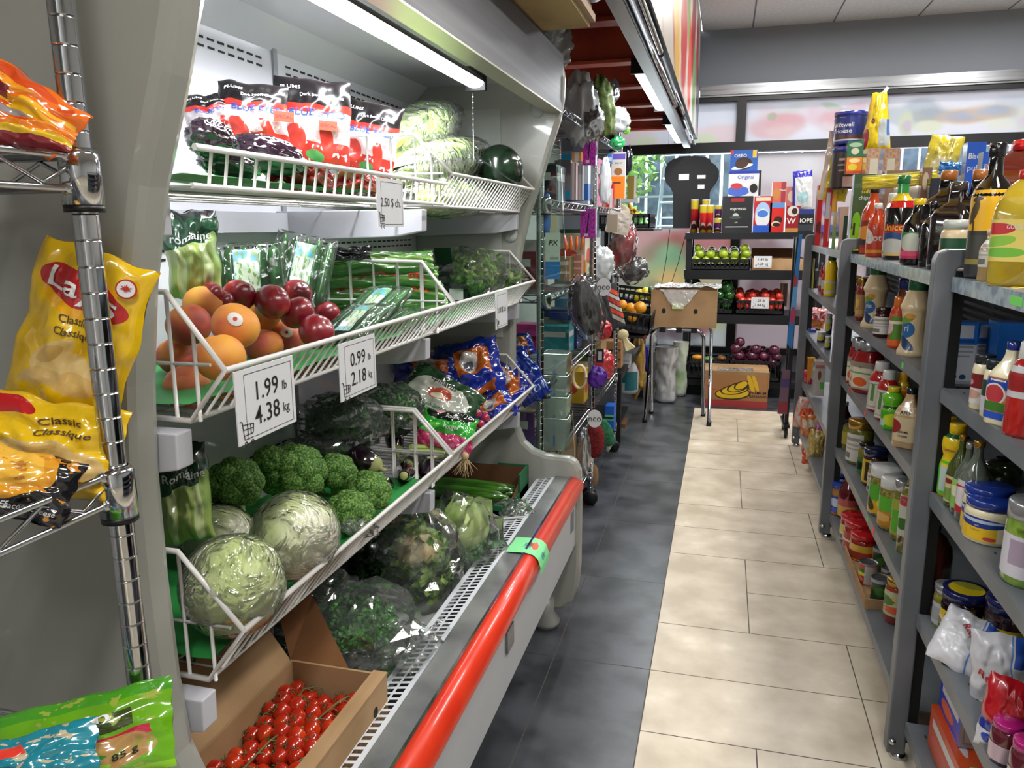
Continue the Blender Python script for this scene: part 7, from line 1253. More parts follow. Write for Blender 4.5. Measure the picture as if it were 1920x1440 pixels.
for k in range(4):
    L = at(1048, 835, 'x', -.60); z = L.z+.085*k; t = empty('clear_tub', (L.x-.01, L.y, z-.01), 0, ('bottom', 'second from the bottom', 'third from the bottom', 'top')[k]+' clear plastic tub in the column beside the case glass', 'tub', 'stacked clear plastic tubs')
    q = MB(); w0, w1, h = .040, .052, .13; 
    for i in range(4):
        sx_ = ((-1, -1), (1, -1), (1, 1), (-1, 1)); a, b = sx_[i], sx_[(i+1) % 4]; q.quad((a[0]*w0, a[1]*w0, 0), (b[0]*w0, b[1]*w0, 0), (b[0]*w1, b[1]*w1, h), (a[0]*w1, a[1]*w1, h))
    q.quad((-w0, -w0, 0), (w0, -w0, 0), (w0, w0, 0), (-w0, w0, 0)); q.tube([(-w1, -w1, h), (w1, -w1, h), (w1, w1, h), (-w1, w1, h), (-w1, -w1, h)], .0025); q.build('tub_body', film('frosted_tub', '#e6eae8', .15, .6, 3, .33, .15), t)
    MB().box(-.004, -w0*1.14, .02, .004, -w0*1.12, .11).build('blue_strip', mk('#4a7ab5', .4), t)
for k, (px, py, c, lb) in enumerate(((985, 640, '#a81c5a', 'magenta packet with white label near the case end'), (985, 620, '#b53a7a', 'pink packet above the magenta one'), (1040, 606, '#b5848c', 'pale pink paper bundle on the chrome shelf'))):
    pb('pink_packet', lb, 'packet', px-18, py-12, px+20, py+20 if k == 0 else py+10, -.78+.02*k, .08, c, ('r', .45, .55, .38, .3, '#c2bcae' if k == 0 else c), ('e', .4, .6, .12, .12, '#6c1c24' if k == 0 else c), group='pink packets on the chrome unit')
pb('blue_tray', 'dark blue tray under the chrome shelf', 'tray', 1030, 586, 1070, 600, -.70, .2, '#1c3486'); pb('green_bottle_pack', 'small green and orange packs on the lower chrome shelf', 'packet', 1062, 606, 1080, 632, -.66, .06, '#4f9a3a', ('r', .2, .5, .2, .5, '#c9481c'), ('r', .5, .3, .3, .14, '#b9bcc0'))
q = MB()
for k in range(7): q.tube([(.0+.034*cos(2*pi*i/14), .02*sin(2*pi*i/14), -.05+.016*k) for i in range(15)], .0085, seg=7)
o = q.build('rope_coil', mat('cream_rope', '#a89c80', .9)); o.location = at(985, 790, 'x', -.72); tag(o, 'coil of cream rope on the chrome unit seen through the case glass', 'rope')
soft('lime_packet', 'yellow-green packet seen beyond the clear tubs', 'packet', 1018, 770, 22, 44, -.66, mix2('lime_wrap', '#7fae2c', '#b5c25a', 14, .2, coat=.8)); soft('red_white_packet', 'red and white packet below the yellow-green one', 'packet', 1020, 825, 26, 60, -.66, mix2('redwhite_wrap', '#8a2c34', '#b5a8a8', 8, .2, coat=.8))
q = MB()
for k in range(6): q.tube([(.028*cos(2*pi*i/20), .004*k-.012, .05*sin(2*pi*i/20)) for i in range(21)], .0045, seg=7)
o = q.build('cable_coil', mat('cream_cable', '#c2b08c', .5)); o.location = at(1087, 706, 'x', -.57); tag(o, 'oval coil of cream cable hanging from the chrome unit', 'cable')
soft('coral_bag', 'coral red packet low on the chrome unit with dark label', 'packet', 1130, 684, 40, 52, -.56, mk('#b5363c', .2, 1)); soft('purple_cloth', 'purple cloth bundle beside the coral packet', 'cloth', 1120, 708, 34, 36, -.55, mix2('purple_satin', '#3a1c6c', '#5a2c9a', 10, .25)); pb('dark_tag', 'dark label on the coral packet', 'tag', 1118, 654, 1132, 680, -.535, .004, '#1a1c2c', ('r', .5, .5, .25, .3, '#b5b8c0'))
pb('blue_box_pair', 'blue box with green stripe low on the chrome unit, upper', 'box', 1134, 762, 1151, 782, -.60, .1, '#1c52a8', ('r', .5, .1, .5, .1, '#5aa86a'), group='blue boxes low on the chrome unit'); pb('blue_box_pair', 'blue box with green stripe low on the chrome unit, lower', 'box', 1134, 785, 1151, 806, -.60, .1, '#1c52a8', ('r', .5, .9, .5, .1, '#5aa86a'), group='blue boxes low on the chrome unit')
soft('silver_bag', 'crinkled silver bag hanging by the case end near the caster', 'bag', 1095, 850, 24, 90, -.57, mat('crumpled_foil', '#b9bcc0', .2, .9), amp=.3); soft('wood_wedge', 'piece of bare wood behind the black caster', 'wood', 1114, 893, 16, 44, -.60, mat('bare_wood', '#8a6a48', .8), .6, .08)
# ---------------------------------------------------------------- table, crates of citrus, bags on the floor
for k in range(3): pb('small_carton', ('top', 'middle', 'bottom')[k]+' of the small brown cartons stacked on the black table', 'box', 1132, 640+17*k, 1164, 656+17*k, -.64, .12, '#9a7048', ('r', .5, .05, .5, .04, '#5a3c22'), group='small brown cartons')
q = MB()
for k in range(5):
    a = -.5+.25*k; q.tube([(0, 0, 0), (.02*sin(a), -.012, -.05), (.05*sin(a)+.01, -.02, -.095)], [.013, .011, .008], seg=8)
q.ball((0, 0, .0), .034, 14, 10, 0, None, (1, .5, 1)); o = q.build('work_glove', mat('cream_leather', '#b5a880', .7)); o.location = at(1168, 628, 'x', -.56); o.rotation_euler = (0, -.4, .2); tag(o, 'cream work glove hanging over the end of the black table', 'glove')
pb('plates_stack', 'stack of white plates on the black table', 'plates', 1156, 668, 1180, 690, -.61, .12, '#b5b8bc', ('r', .5, .3, .5, .04, '#8a8c92'), ('r', .5, .6, .5, .04, '#8a8c92')) 
t = empty('detergent_jug', at(1175, 775, 'x', -.66), .2, 'white detergent jug with teal label under the black table', 'bottle'); t.location.z = .12; MB().lathe([(0, 0), (.075, 0), (.085, .02), (.085, .16), (.06, .22), (.03, .25)], 24, sy=.8).build('body', mk('#c4c8cc'), t); MB().lathe([(.032, .25), (.032, .28), (0, .28)], 14).build('cap', cW, t); MB().lathe([(.0855, .03), (.0855, .17)], 20, a0=-2.7, a1=-.6, sy=.8).build('label', LB('#16727c', ('r', .25, .2, .15, .2, '#b9c4c4')), t)
stb = empty('table_shelf', (-.8, 5.0, 0), 0, 'lower board under the black table carrying the detergent jug', 'shelf'); o = MB().box(-.3, -.28, .10, .20, .28, .118).build('board', M_bk, stb); MB().box(-.3, -.28, 0, -.26, .28, .10).build('bracket', M_bk, stb); MB().box(.13, -.28, 0, .17, .28, .10).build('bracket', M_bk, stb)
pb('brown_floor_box', 'low brown box on the floor under the black table', 'box', 1148, 795, 1172, 825, -.64, .2, '#6a4a30')
tanw = mix2('golden_chip_bag', '#b5902c', '#8a6a3c', 10, .25, coat=.7, c3='#b5483c')
for (px, py, w_, h_, m_, lb) in ((1196, 690, 26, 110, tanw, 'golden packet hanging at the end of the black table'), (1212, 680, 22, 60, mk('#1c1f8a', .2, 1), 'dark blue packet with white mark by the folding stand'), (1206, 730, 26, 60, mix2('tan_wrap', '#a8906a', '#7a6448', 9, .4), 'tan packet low beside the folding stand'), (1216, 735, 14, 36, mk('#b5242c', .2, .8), 'red and white packet beside the folding stand'), (1200, 625, 26, 30, mk('#a81c2a', .2, .8), 'red packet above the golden packet'), (1215, 640, 30, 50, wfilm, 'white plastic bundle under the citrus crates')):
    soft('floor_packet', lb, 'packet', px, py, w_, h_, -.60, m_)
def sack(px, pyt, pyb, wp, y, m, lb, nm='sack'):
    L = at(px, pyb, 'z', 0); L.y = y; L = Vector((at(px, pyb, 'y', y).x, y, 0)); s = depth(L)/F; h = (pyb-pyt)*s; t = empty(nm, L, 0, lb, 'sack'); q = MB(); sd = px*.03
    def fn(u, v): a = 2*pi*u; r = wp*s/2*(1.0-.15*sin(v*3)+.18*noise.noise(Vector((cos(a)*1.5, sin(a)*1.5+sd, v*5)))+.08*noise.noise(Vector((cos(a)*4, sin(a)*4, v*12+sd))))*(min(1, v*12+.5)); return (r*cos(a), r*sin(a)*.7, h*v)
    q.grid(fn, 36, 30); q.build('sack_body', m, t); return t
sack(1247, 640, 745, 44, 6.0, mat('silver_plastic', '#b4b6b9', .22, .35, coat=.6, bmp=(9, .5)), 'crumpled white plastic sack standing on the floor behind the folding stand', 'plastic_sack'); sack(1273, 632, 735, 30, 6.25, mix2('green_white_sack', '#8aa07a', '#b9bdb4', 8, .4), 'pale green and white sack beside the rack post', 'paper_sack')
CRZ = ((-.62, 4.95, .80, .0), (-.56, 5.55, .80, 0))
cst = empty('crate_stand', (-.8, 5.3, 0), 0, 'black stand holding the citrus crates', 'stand')
for (x, y) in ((-1.02, 4.86), (-.66, 4.86), (-1.02, 6.0), (-.66, 6.0)): MB().box(x+.8-.015, y-5.3-.015, .466, x+.8+.015, y-5.3+.015, .66).build('leg', M_bk, cst)
MB().box(-.25, -.40, .655, .33, .05, .668).build('shelf_frame', M_bk, cst); MB().box(-.25, .03, .655, .33, .50, .775).build('riser', M_bk, cst)
crate(-.82, -.44, 4.93, 5.32, .69, .13, 'black crate of lemons and oranges facing the aisle, lower one', tilt=.10, grp='black citrus crates'); crate(-.86, -.44, 5.36, 5.78, .80, .12, 'black crate of lemons and plums behind the first one', tilt=.10, grp='black citrus crates')
BZ = at(1190, 428, 'y', 5.2).z; crate(-.78, -.46, 5.0, 5.4, BZ, .09, 'black wire basket of bananas high beside the window', grp='black citrus crates'); hs = empty('hanging_shelf', (-.62, 5.2, BZ-.016), 0, 'narrow black shelf under the banana basket', 'shelf'); MB().box(-.2, -.35, 0, .2, .35, .014).build('board', M_bk, hs); MB().box(-.2, -.34, -.60, -.17, -.31, 0).build('bracket', M_bk, hs); MB().box(-.2, .31, -.60, -.17, .34, 0).build('bracket', M_bk, hs)
M_org = mix2('orange_peel', '#d98a12', '#e09a1c', 60, .4, coat=.3, bmp=.3); M_lem = mix2('lemon_peel', '#d6bc1c', '#dcc83a', 60, .35, coat=.3, bmp=.3); M_plum = mix2('plum_skin', '#241c3c', '#3c2c5a', 12, .35)
for k, (px, py, m_, nm, lb, r) in enumerate(((1166, 572, M_org, 'orange', 'leftmost orange in the citrus crate', .036), (1182, 578, M_org, 'orange', 'orange in the middle of the citrus crate', .036), (1200, 577, M_org, 'orange', 'large orange at the right of the citrus crate', .042), (1190, 584, M_org, 'orange', 'orange behind the large one', .034), (1185, 596, M_org, 'orange', 'lowest orange at the crate front', .032), (1173, 588, mk('#4f7a2c', .4), 'lime', 'single green lime among the oranges', .030),
      (1200, 551, M_lem, 'lemon', 'lemon at the back left of the upper crate', .034), (1210, 548, M_lem, 'lemon', 'lemon at the back of the upper crate', .034), (1222, 556, M_lem, 'lemon', 'lemon standing at the right end of the upper crate', .036), (1194, 558, M_lem, 'lemon', 'pale lemon beside the plums', .032), (1221, 545, mk('#1f4a24', .4), 'avocado', 'dark green avocado at the right end of the upper crate', .03), (1180, 562, M_plum, 'plum', 'left plum in the citrus crate', .024), (1190, 563, M_plum, 'plum', 'right plum in the citrus crate', .024), (1172, 560, M_plum, 'plum', 'plum farthest left in the citrus crate', .024))):
    L = at(px, py, 'y', 5.12 if py > 565 else 5.52); fruit(nm, lb, nm, L, r, m_, 'citrus in the black crates', dimple=.04, sc=(1, 1, 1.15) if nm == 'lemon' else (1, 1, .97))
M_ban = mix2('banana_peel', '#b5881c', '#cfa82c', 8, .45, c3='#6a4a1c')
for k, (px, py) in enumerate(((1180, 376), (1188, 380), (1174, 384), (1192, 388), (1183, 392), (1170, 378))):
    q = MB(); q.tube([(.055*cos(a)-.05, .01*k*0, .055*sin(a)) for a in [(-.9+1.6*i/7) for i in range(8)]], [.006, .013, .016, .017, .017, .015, .012, .005], seg=8); o = q.build('banana', M_ban); L = at(px, py+14, 'y', 5.2); o.location = L; o.rotation_euler = (pi/2*(k % 2), .6*k, .5*k); tag(o, 'ripe banana in the basket high beside the window', 'banana', 'bananas in the high basket')
pb('ginger_pack', 'dark yellow pack with white frame standing above the bananas', 'packet', 1176, 330, 1192, 372, -.58, .03, '#8a7428', ('r', .9, .5, .1, .5, '#c4c4c0')); pb('white_tray', 'white foam tray under the dark yellow pack', 'tray', 1160, 370, 1196, 380, -.60, .1, '#b5b8bc')
soft('brown_paper_bag', 'brown paper and white packets in front of the bananas', 'bag', 1162, 404, 40, 40, -.60, mix2('brown_paper', '#7a6a58', '#a89c8a', 5, .7), .5, .2)
soft('dark_hanging_bag', 'dark blue and clear plastic bag hanging at the top of the far unit', 'plastic bag', 1177, 300, 16, 50, -.58, mk('#14142c', .2, 1), .5, .3)
# ---------------------------------------------------------------- produce rack contents
crate(-.25, .20, 6.33, 6.72, 1.013, .085, 'black crate of green apples on the upper rack shelf'); 
cb = carton('fruit_tray_box', .215, .60, 6.33, 6.72, 1.013, .09, 'low cardboard tray of red tomatoes beside the apples'); MB().box(-.19, .17, .09, .19, .176, .16).build('tray_back', mat('cardboard_brown', '#5e3d24', .8), cb)
M_app = mix2('green_apple_skin', '#8fa81c', '#a9bc34', 12, .2, coat=.5); M_pep = mix2('green_pepper_skin', '#0f3a12', '#1c5a1c', 8, .12, coat=.9); M_tm = mix2('tomato_skin', '#c02a1a', '#cc3a24', 10, .15, coat=.8); M_on = mix2('red_onion_skin', '#3a0f24', '#5c1c3a', 10, .25, coat=.5)
def pile(nm, cat, m, x0, x1, y0, y1, z, R, rows, grp, lab, lobes=0, sc=(1, 1, .95), stem=None, rotf=.5):
    base = None; n = 0
    for lay, (nx, ny) in enumerate(rows):
        for j in range(ny):
            for i in range(nx):
                x = x0+R*1.0+(x1-x0-2*R)*(i+.5*(lay % 2)*(1 if nx > 1 else 0)*0+.0)/max(nx-1, 1)*(1 if nx > 1 else 0)+rnd(-.006, .006)+(R*.5 if lay % 2 else 0); y = y0+R+(y1-y0-2*R)*j/max(ny-1, 1)+rnd(-.005, .005)
                zz = z+R+lay*R*1.35+j*.012+rnd(-.004, .004)
                if base is None: base = fruit(nm, '', cat, (x, y, zz), R, m, grp, sc=sc, stem=stem, lobes=lobes, dimple=.12 if not lobes else .22, rot=(rnd(-rotf, rotf), rnd(-rotf, rotf), rnd(0, 6)), seg=24 if lobes else 16); o = base
                else: o = copy_tree(base); o.location = (x, y, zz); o.rotation_euler = (rnd(-rotf, rotf), rnd(-rotf, rotf), rnd(0, 6)); s = rnd(.9, 1.1); o.scale = (s, s, s)
                tag(o, lab, cat, grp); n += 1
pile('green_apple', 'apple', M_app, -.24, .19, 6.34, 6.66, 1.055, .034, ((6, 4), (5, 3), (2, 1)), 'green apples in the black crate', 'yellow-green apple in the black crate on the window rack', stem=M_stem)
for k, (x, y) in enumerate(((.33, 6.42), (.43, 6.44), (.50, 6.43))): fruit('tomato', ('left', 'middle', 'right')[k]+' large tomato in the cardboard tray beside the apples', 'tomato', (x, y, 1.065), .036, M_tm, 'tomatoes in the cardboard tray', dimple=.1)
crate(-.27, .09, 6.33, 6.72, .668, .11, 'black crate of green peppers on the middle rack shelf'); crate(.105, .47, 6.33, 6.72, .668, .11, 'black crate of red tomatoes on the middle rack shelf'); pb('side_carton', 'open cardboard edge at the right end of the middle rack shelf', 'box', 1463, 532, 1476, 574, .49, .1, '#6a5440', ('r', .3, .5, .06, .5, '#b59a6a'))
pile('green_pepper', 'pepper', M_pep, -.26, .08, 6.34, 6.68, .70, .046, ((4, 3), (4, 2), (2, 2)), 'green peppers in the black crate', 'glossy dark green bell pepper on the window rack', lobes=4, sc=(1, 1, 1.1), stem=mk('#3f6a2c', .5))
pile('red_tomato', 'tomato', M_tm, .11, .46, 6.34, 6.68, .70, .030, ((6, 5), (6, 4), (4, 2)), 'red tomatoes in the black crate', 'bright red tomato piled in the black crate on the window rack', stem=mk('#3f6a2c', .5))
crate(.08, .47, 6.28, 6.66, .145, .16, 'black crate of red onions on the lowest rack shelf'); crate(-.27, .07, 6.28, 6.66, .145, .14, 'black crate of mixed vegetables on the lowest rack shelf')
pile('red_onion', 'onion', M_on, .09, .46, 6.30, 6.62, .235, .042, ((4, 3), (4, 2), (3, 1), (1, 1)), 'red onions in the black crate', 'dark red onion piled in the lowest black crate', stem=mk('#5a3a3c', .7))
for k, (x, z, m_, lb) in enumerate(((-.17, .30, M_org, 'brownish orange squash at the left of the mixed crate'), (-.08, .29, mk('#5f9a5a', .3), 'pale green pack in the mixed crate'), (.02, .30, mk('#8a5a2c', .5), 'brown root at the right of the mixed crate'), (-.12, .27, mk('#2c4a1c', .4), 'dark green vegetable in the mixed crate'))): fruit('vegetable', lb, 'vegetable', (x, 6.40, z), .035, m_, None, sc=(1.3, 1, .7), rot=(0, 0, k))
def pcard(lines, px, py, y, lab):
    L = at(px, py, 'y', y); t = empty('price_card', L, 0, lab, 'price card', 'price cards'); cd_ = MB().box(-.066, -.001, -.044, .066, .001, .044).build('card', M_card, t)
    q = MB()
    for (a, b, c, d) in ((-.05, -.038, -.0492, .038), (-.05, .037, .06, .038), (.059, -.038, .06, .038), (-.03, -.038, .06, -.037)): q.quad((a, -.0014, b), (c, -.0014, b), (c, -.0014, d), (a, -.0014, d))
    for a, b in ((-.052, -.03), (-.046, -.03)): q.box(a, -.0015, b-.006, a+.003, -.0013, b+.008)
    q.build('printed_border', M_ink, cd_)
    for s, dz in zip(lines, (.017, -.017)): txt(cd_, s, .028, M_ink, lambda a, b, dz=dz: (a, -.0016, b+dz), bold=.01)
pcard(('1.49 lb', '3.28 kg'), 1430, 491, 6.285, 'price card reading 1.49 and 3.28 on the window rack'); pcard(('1.29 lb', '2.84 kg'), 1425, 568, 6.285, 'price card reading 1.29 and 2.84 on the window rack')
# on top of the rack
prg = lambda c: LB(c, ('e', .5, .62, .1, .07, '#c2bcb0'), ('e', .5, .56, .14, .08, '#3a2416'), ('e', .5, .5, .16, .06, '#b5901c'), ('e', .5, .22, .15, .18, '#c9741c'), ('r', .5, .94, .5, .07, '#b5a02a'))
def tube_can(px0, px1, pt, y, z, c, lb, h=None):
    xc = at((px0+px1)/2, 400, 'y', y).x; r = (px1-px0)/2*depth((xc, y, z))/F; h = h or z_of(pt, xc, y)-z; t = empty('chip_tube', (xc, y, z), 0, lb, 'chips', 'chip tubes on the window rack'); a = -pi/2; MB().lathe([(0, 0), (r, 0), (r, h*.96)], 24, a0=a-pi, a1=a+pi, uvs=True).build('tube', prg(c), t); MB().lathe([(r*1.03, h*.96), (r*1.03, h), (0, h)], 24).build('lid', mk('#b9b4ac'), t)
for args in ((1295, 1309, 374, 6.50, 1.30, '#a01820', 'tall red chip tube at the far left of the rack top'), (1316, 1330, 374, 6.50, 1.30, '#a01820', 'tall red chip tube behind the shorter red ones'), (1312, 1326, 384, 6.38, 1.30, '#c01c20', 'bright red chip tube in front, left one'), (1325, 1338, 384, 6.38, 1.30, '#c01c20', 'bright red chip tube in front, right one')): tube_can(*args)
tube_can(1340, 1353, 408, 6.38, 1.30, '#4a1452', 'small purple chip tube, lower one', .108); tube_can(1340, 1353, 384, 6.38, 1.41, '#4a1452', 'small purple chip tube, upper one', .10)
def rbox(lab, pl, pt, pr, pb_, y, D, c, ops=(), texts=(), z=None, nm='snack_box', group='boxes on top of the window rack'):
    A, B_ = at(pl, (pt+pb_)/2, 'y', y), at(pr, (pt+pb_)/2, 'y', y); zb = at((pl+pr)/2, pb_, 'y', y).z if z is None else z; zt = at((pl+pr)/2, pt, 'y', y).z
    return free_box(nm, lab, 'box', A.x, B_.x, y, y+D, zb, zt-zb, [mk(c, .3, .4), LB(c, *ops, rough=.3), mk(c, .3, .4)], group, texts)
M_it = mat('script_blue', '#1c3ca0', .5)
rbox('black espresso capsule box on the rack top', 1354, 368, 1411, 432, 6.36, .12, '#17181b', (('e', .45, .46, .1, .08, '#9fae9f'), ('e', .45, .42, .2, .04, '#3a3c3e'), ('r', .5, .16, .38, .012, '#b5b5b5'), ('r', .5, .9, .22, .05, '#8a1c26')), (('espresso', .034, cW, .05, .66), ('x50', .014, cW, -.05, .28)), 1.30)
rbox('white box with blue script and a coffee cup on top of the espresso box', 1366, 320, 1427, 366, 6.36, .12, '#c2c4c8', (('r', .5, .95, .5, .07, '#1c2c8a'), ('e', .3, .2, .35, .2, '#3a5ab0'), ('e', .25, .4, .18, .12, '#a8323a'), ('e', .78, .3, .17, .24, '#b5b8bc'), ('e', .78, .3, .12, .18, '#100c0a'), ('r', .97, .5, .04, .5, '#15161a')), (('Original', .038, M_it, .05, .74),), at(1390, 368, 'y', 6.36).z+.001)
rbox('blue cookie box with a big dark cookie at the very top', 1369, 281, 1421, 318, 6.38, .10, '#1c4f9a', (('e', .5, .35, .3, .3, '#2a1a14', 20), ('e', .45, .2, .4, .1, '#c2c4c8', 15), ('e', .42, .32, .24, .2, '#3a241a', 20), ('r', .88, .8, .07, .18, '#c9a01c'), ('r', .05, .9, .06, .1, '#b5242c')), (('OREO', .034, cW, -.25, .72),), at(1396, 320, 'y', 6.36).z+.001)
rbox('red and blue snack pack right of the espresso box', 1413, 368, 1447, 432, 6.36, .08, '#a01c24', (('e', .5, .5, .42, .34, '#8fa8c9'), ('e', .5, .4, .4, .26, '#c2c4c8'), ('r', .5, .1, .5, .1, '#1c4aa8'), ('r', .5, .92, .4, .05, '#c9b49a'), ('e', .5, .52, .3, .1, '#3a6ab5')), (), 1.30, 'snack_pack')
rbox('red cookie box with chocolate cookies', 1443, 380, 1470, 432, 6.36, .08, '#b5201c', (('r', .5, .93, .5, .1, '#4a7ab0'), ('e', .6, .42, .3, .12, '#2a1814'), ('e', .45, .28, .3, .1, '#c2b49a'), ('e', .5, .26, .26, .07, '#2a1814')), (), 1.30)
rbox('pink and brown biscuit box standing above the red box', 1448, 341, 1474, 378, 6.40, .06, '#b5584a', (('e', .3, .4, .25, .3, '#a8743a'), ('r', .8, .5, .16, .5, '#8a2c3a')), (('Maria', .022, cW, .5, .6),), at(1456, 380, 'y', 6.36).z+.001)
rbox('maroon box with big white lettering at the right of the rack top', 1473, 386, 1500, 432, 6.34, .08, '#7c1420', (('e', .5, .8, .4, .2, '#b5b0a8'), ('e', .6, .8, .2, .12, '#2a1814'), ('r', .5, .08, .5, .08, '#a8743a')), (('W', .06, cW, -.2, .42),), 1.30)
rbox('pink and white box behind the maroon box', 1474, 350, 1496, 384, 6.40, .06, '#a8605a', (('e', .5, .5, .35, .3, '#b5a090'),), (), at(1486, 386, 'y', 6.34).z+.001)
rbox('black box with white lettering beside the far end of the shelf rack', 1497, 392, 1526, 436, 6.34, .1, '#101216', (('r', .5, .9, .5, .12, '#1c2c6a'), ('r', .5, .2, .5, .14, '#2c3036')), (('IOPE', .045, cW, 0, .5),), 1.30)
bag('flour_bag', 'white bag with royal blue top at the right end of the rack', 'bag', 1505, 356, 34, 70, 6.36, .05, LB('#b5b8ba', ('r', .5, .93, .5, .1, '#1c1f9a'), ('r', .05, .5, .06, .5, '#1c1f9a'), ('e', .5, .3, .3, .15, '#8fb0b5'), rough=.25, coat=.8), ax='y', roll=-4, cr=.004)
# the black shaped board hanging in the window
sil = [(1262, 428), (1262, 362), (1257, 352), (1249, 343), (1246, 330), (1247, 318), (1252, 306), (1262, 299), (1275, 294), (1300, 292), (1322, 294), (1331, 298), (1333, 304), (1342, 310), (1348, 320), (1348, 332), (1344, 342), (1336, 352), (1331, 361), (1330, 428)]
pts = [at(a, b, 'y', 6.55) for a, b in sil]; t = empty('shaped_board', (-.28, 6.55, 1.6), 0, 'black mushroom-shaped board with small white stickers hanging in the window', 'board')
q = MB(); q.prism([(p.x+.28, p.z-1.6) for p in pts], .03, lambda x, y, d: (x, d-.015, y)); q.build('board', mat('matte_black', '#101114', .7), t)
for (a, b, c, d) in ((1272, 326, 1292, 338), (1307, 328, 1323, 335), (1308, 346, 1321, 354)): A, B_ = at(a, d, 'y', 6.534), at(c, b, 'y', 6.534); MB().box(A.x+.28, -.0165, A.z-1.6, B_.x+.28, -.015, B_.z-1.6).build('sticker', M_card, t)
MB().tube([(.05, 0, .29), (.055, 0, .40)], .002).build('hanging_wire', M_black, t)
for k, (p0, p1) in enumerate((((1256, 430), (1238, 545)), ((1285, 442), (1254, 545)))):
    o = MB().tube([at(*p0, 'y', 6.5), at((p0[0]+p1[0])/2+2, (p0[1]+p1[1])/2, 'y', 6.5), at(*p1, 'y', 6.5)], .003).build('power_cable', M_blk); tag(o, ('left', 'right')[k]+' thin black cord hanging below the shaped board', 'cable')
# narrow wheeled display with a blue sign between rack and window
ct = empty('wheeled_display', (.44, 5.15, 0), 0, 'narrow black wheeled display stand with a slim blue sign', 'display stand')
MB().box(-.012, -.02, .09, .012, .02, 1.28).build('pole', M_bk, ct); MB().box(-.012, .15, .09, .012, .19, 1.28).build('pole', M_bk, ct); MB().box(-.02, -.05, .07, .02, .22, .09).build('base', M_bk, ct)
q = MB(); q.prism([(-.02, .62), (.015, .58), (.03, 1.3), (.012, 1.3)], .004, lambda x, y, d: (x-.01, -.03+d, y)); q.build('blue_sign', LB('#2c74b5', ('r', .5, .45, .5, .1, '#5a9ac9'), ('e', .5, .3, .3, .08, '#a83a5a'), ('e', .5, .6, .25, .05, '#a8323a')), ct)
q = MB(); q.prism([(-.05, .16), (.01, .16), (.012, .45), (-.035, .45)], .004, lambda x, y, d: (x-.01, -.03+d, y)); q.build('pink_sign', LB('#6a5060', ('r', .5, .15, .5, .12, '#8a2c3c'), ('r', .5, .7, .5, .1, '#4a3a6a')), ct)
for y in (-.02, .18):
    w_ = MB(); w_.lathe([(0, -.01), (.032, -.01), (.036, 0), (.032, .01), (0, .01)], 16); w_.xf(Matrix.Rotation(pi/2, 4, 'Y')); w_.build('wheel', M_blk, ct, (0, y, .036))
# ---------------------------------------------------------------- things over the case
o = empty('flattened_carton', (-.70, 1.99, 1.871), 0, 'large flat cardboard box lying on top of the fridge case', 'box'); MB().box(-.30, -.30, 0, .33, .17, .10).build('box_body', mix2('pale_cardboard', '#a0885a', '#b09868', 5, .8), o)
for k in range(4): MB().box(.20, -.28, .012+.024*k, .345-.01*k, .172, .030+.024*k).build('folded_flap', mat('cardboard_edge', '#a8917a', .8), o)
dq = MB(); dq.lathe([(.045, -.5), (.045, -.06), (.05, -.05), (.05, .0), (.047, .01)], 24); dq.xf(Matrix.Rotation(-pi/2, 4, 'X')); o = dq.build('silver_duct', M_steel); o.location = (-.395, 2.35, 2.03); tag(o, 'silver metal tube hanging beside the red joists', 'duct')
soft('plastic_bag', 'clear zipped plastic bag hanging from the carton on the case', 'plastic bag', 1040, 55, 36, 46, -.58, gfilm)
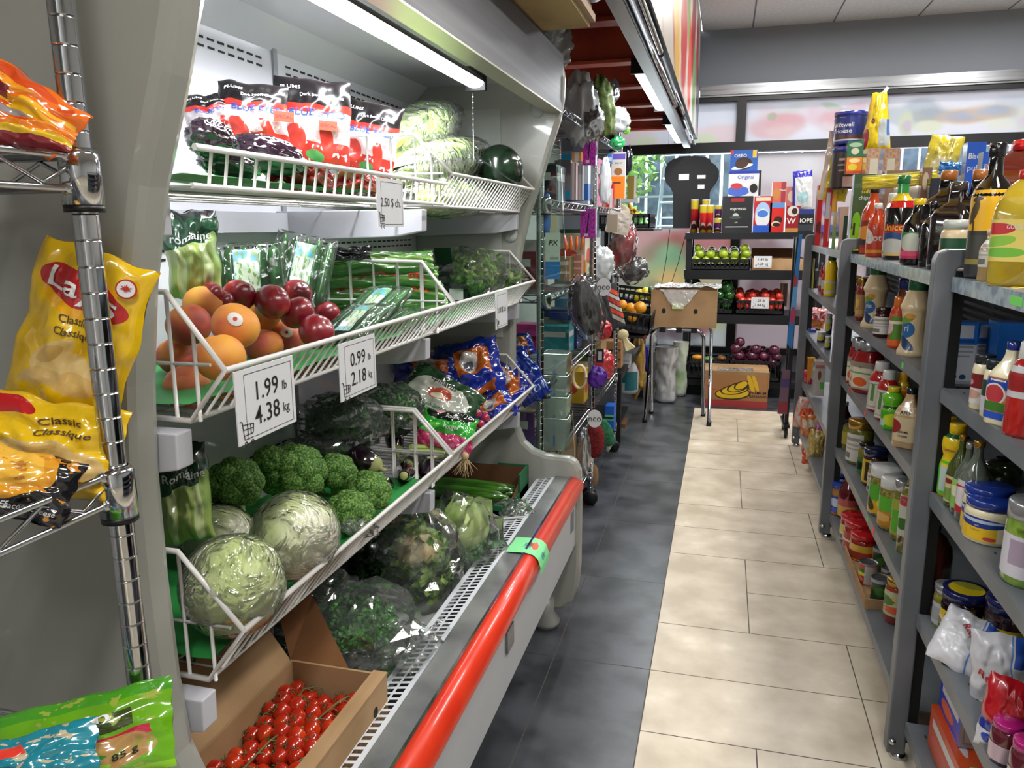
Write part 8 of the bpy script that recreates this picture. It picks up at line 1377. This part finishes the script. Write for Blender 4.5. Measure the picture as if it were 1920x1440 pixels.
# more stock on the chrome units, resting on their shelves
def onshelf(name, lab, cat, x0, x1, y0, y1, z, h, c, *ops): free_box(name, lab, cat, x0, x1, y0, y1, z+.006, h, [LB(c, *ops) if ops else mk(c, .4, .2), LB(c, *ops) if ops else mk(c, .4, .2), mk(c, .4, .2)], 'packed goods on the chrome shelves')
wst = ('r', .5, .7, .4, .1, '#b9b9b6'); rst = ('e', .5, .45, .3, .2, '#b0402c')
for a in (('packed_goods', 'teal box on the shelf below the orange knives', 'box', -.80, -.64, 3.30, 3.42, U2Z[3], .12, '#1f7a84', wst), ('packed_goods', 'white box with red oval low on the first chrome unit', 'box', -.78, -.63, 3.16, 3.28, U2Z[4], .16, '#b4b4b0', rst),
          ('packed_goods', 'brown carton at the foot of the first chrome unit', 'box', -.90, -.64, 3.1, 3.5, U2Z[5], .2, '#8a6642', ('r', .5, .5, .5, .02, '#5f4428')), ('packed_goods', 'navy box beside the cable coil', 'box', -.80, -.63, 3.44, 3.56, U2Z[3], .18, '#1c2c5a', wst),
          ('packed_goods', 'yellow box behind the coral packet', 'box', -.80, -.64, 3.70, 3.84, .485, .16, '#c2a02a', rst), ('packed_goods', 'light blue box on the second chrome unit middle shelf', 'box', -.80, -.64, 3.75, 3.9, .80, .2, '#6a9ac0', wst), ('packed_goods', 'dark red box on the second chrome unit middle shelf', 'box', -.82, -.64, 3.95, 4.12, .80, .18, '#7c1c22', wst),
          ('packed_goods', 'pale grey box on the second chrome unit middle shelf', 'box', -.82, -.64, 4.18, 4.36, .80, .22, '#a2a6a8', rst), ('packed_goods', 'green box low on the second chrome unit', 'box', -.82, -.64, 4.0, 4.2, .485, .2, '#3a6a3a', wst), ('packed_goods', 'tan box low on the second chrome unit', 'box', -.82, -.64, 4.25, 4.45, .485, .24, '#a0805a', rst),
          ('packed_goods', 'black box on the upper shelf of the first chrome unit', 'box', -.95, -.70, 3.3, 3.5, U2Z[1], .16, '#1a1b1f', wst), ('packed_goods', 'white and blue box on the upper shelf of the second chrome unit', 'box', -.85, -.64, 3.75, 3.95, 1.45, .2, '#b0b6bc', ('r', .5, .3, .5, .2, '#2c5aa0')), ('packed_goods', 'pink box on the upper shelf of the second chrome unit', 'box', -.85, -.64, 4.05, 4.2, 1.45, .24, '#a85a78', wst),
          ('packed_goods', 'brown box on the upper shelf of the second chrome unit', 'box', -.85, -.64, 4.25, 4.45, 1.45, .18, '#7a5a40', wst), ('packed_goods', 'cream box on the third shelf of the second chrome unit', 'box', -.85, -.66, 3.8, 4.0, 1.115, .2, '#b5ac94', rst), ('packed_goods', 'dark green box on the third shelf of the second chrome unit', 'box', -.85, -.66, 4.1, 4.3, 1.115, .22, '#24442c', wst),
          ('packed_goods', 'maroon box seen through the case glass', 'box', -.9, -.68, 2.85, 3.0, U2Z[2], .14, '#6a1c30', wst), ('packed_goods', 'white box seen through the case glass', 'box', -.9, -.68, 3.05, 3.18, U2Z[2], .18, '#b5b6b4', rst), ('packed_goods', 'grey box seen through the case glass on the upper shelf', 'box', -.95, -.7, 2.8, 3.0, U2Z[1], .2, '#5f666a', wst), ('packed_goods', 'purple box seen through the case glass low down', 'box', -.9, -.68, 2.8, 3.0, U2Z[4], .16, '#54306a', wst)): onshelf(*a)
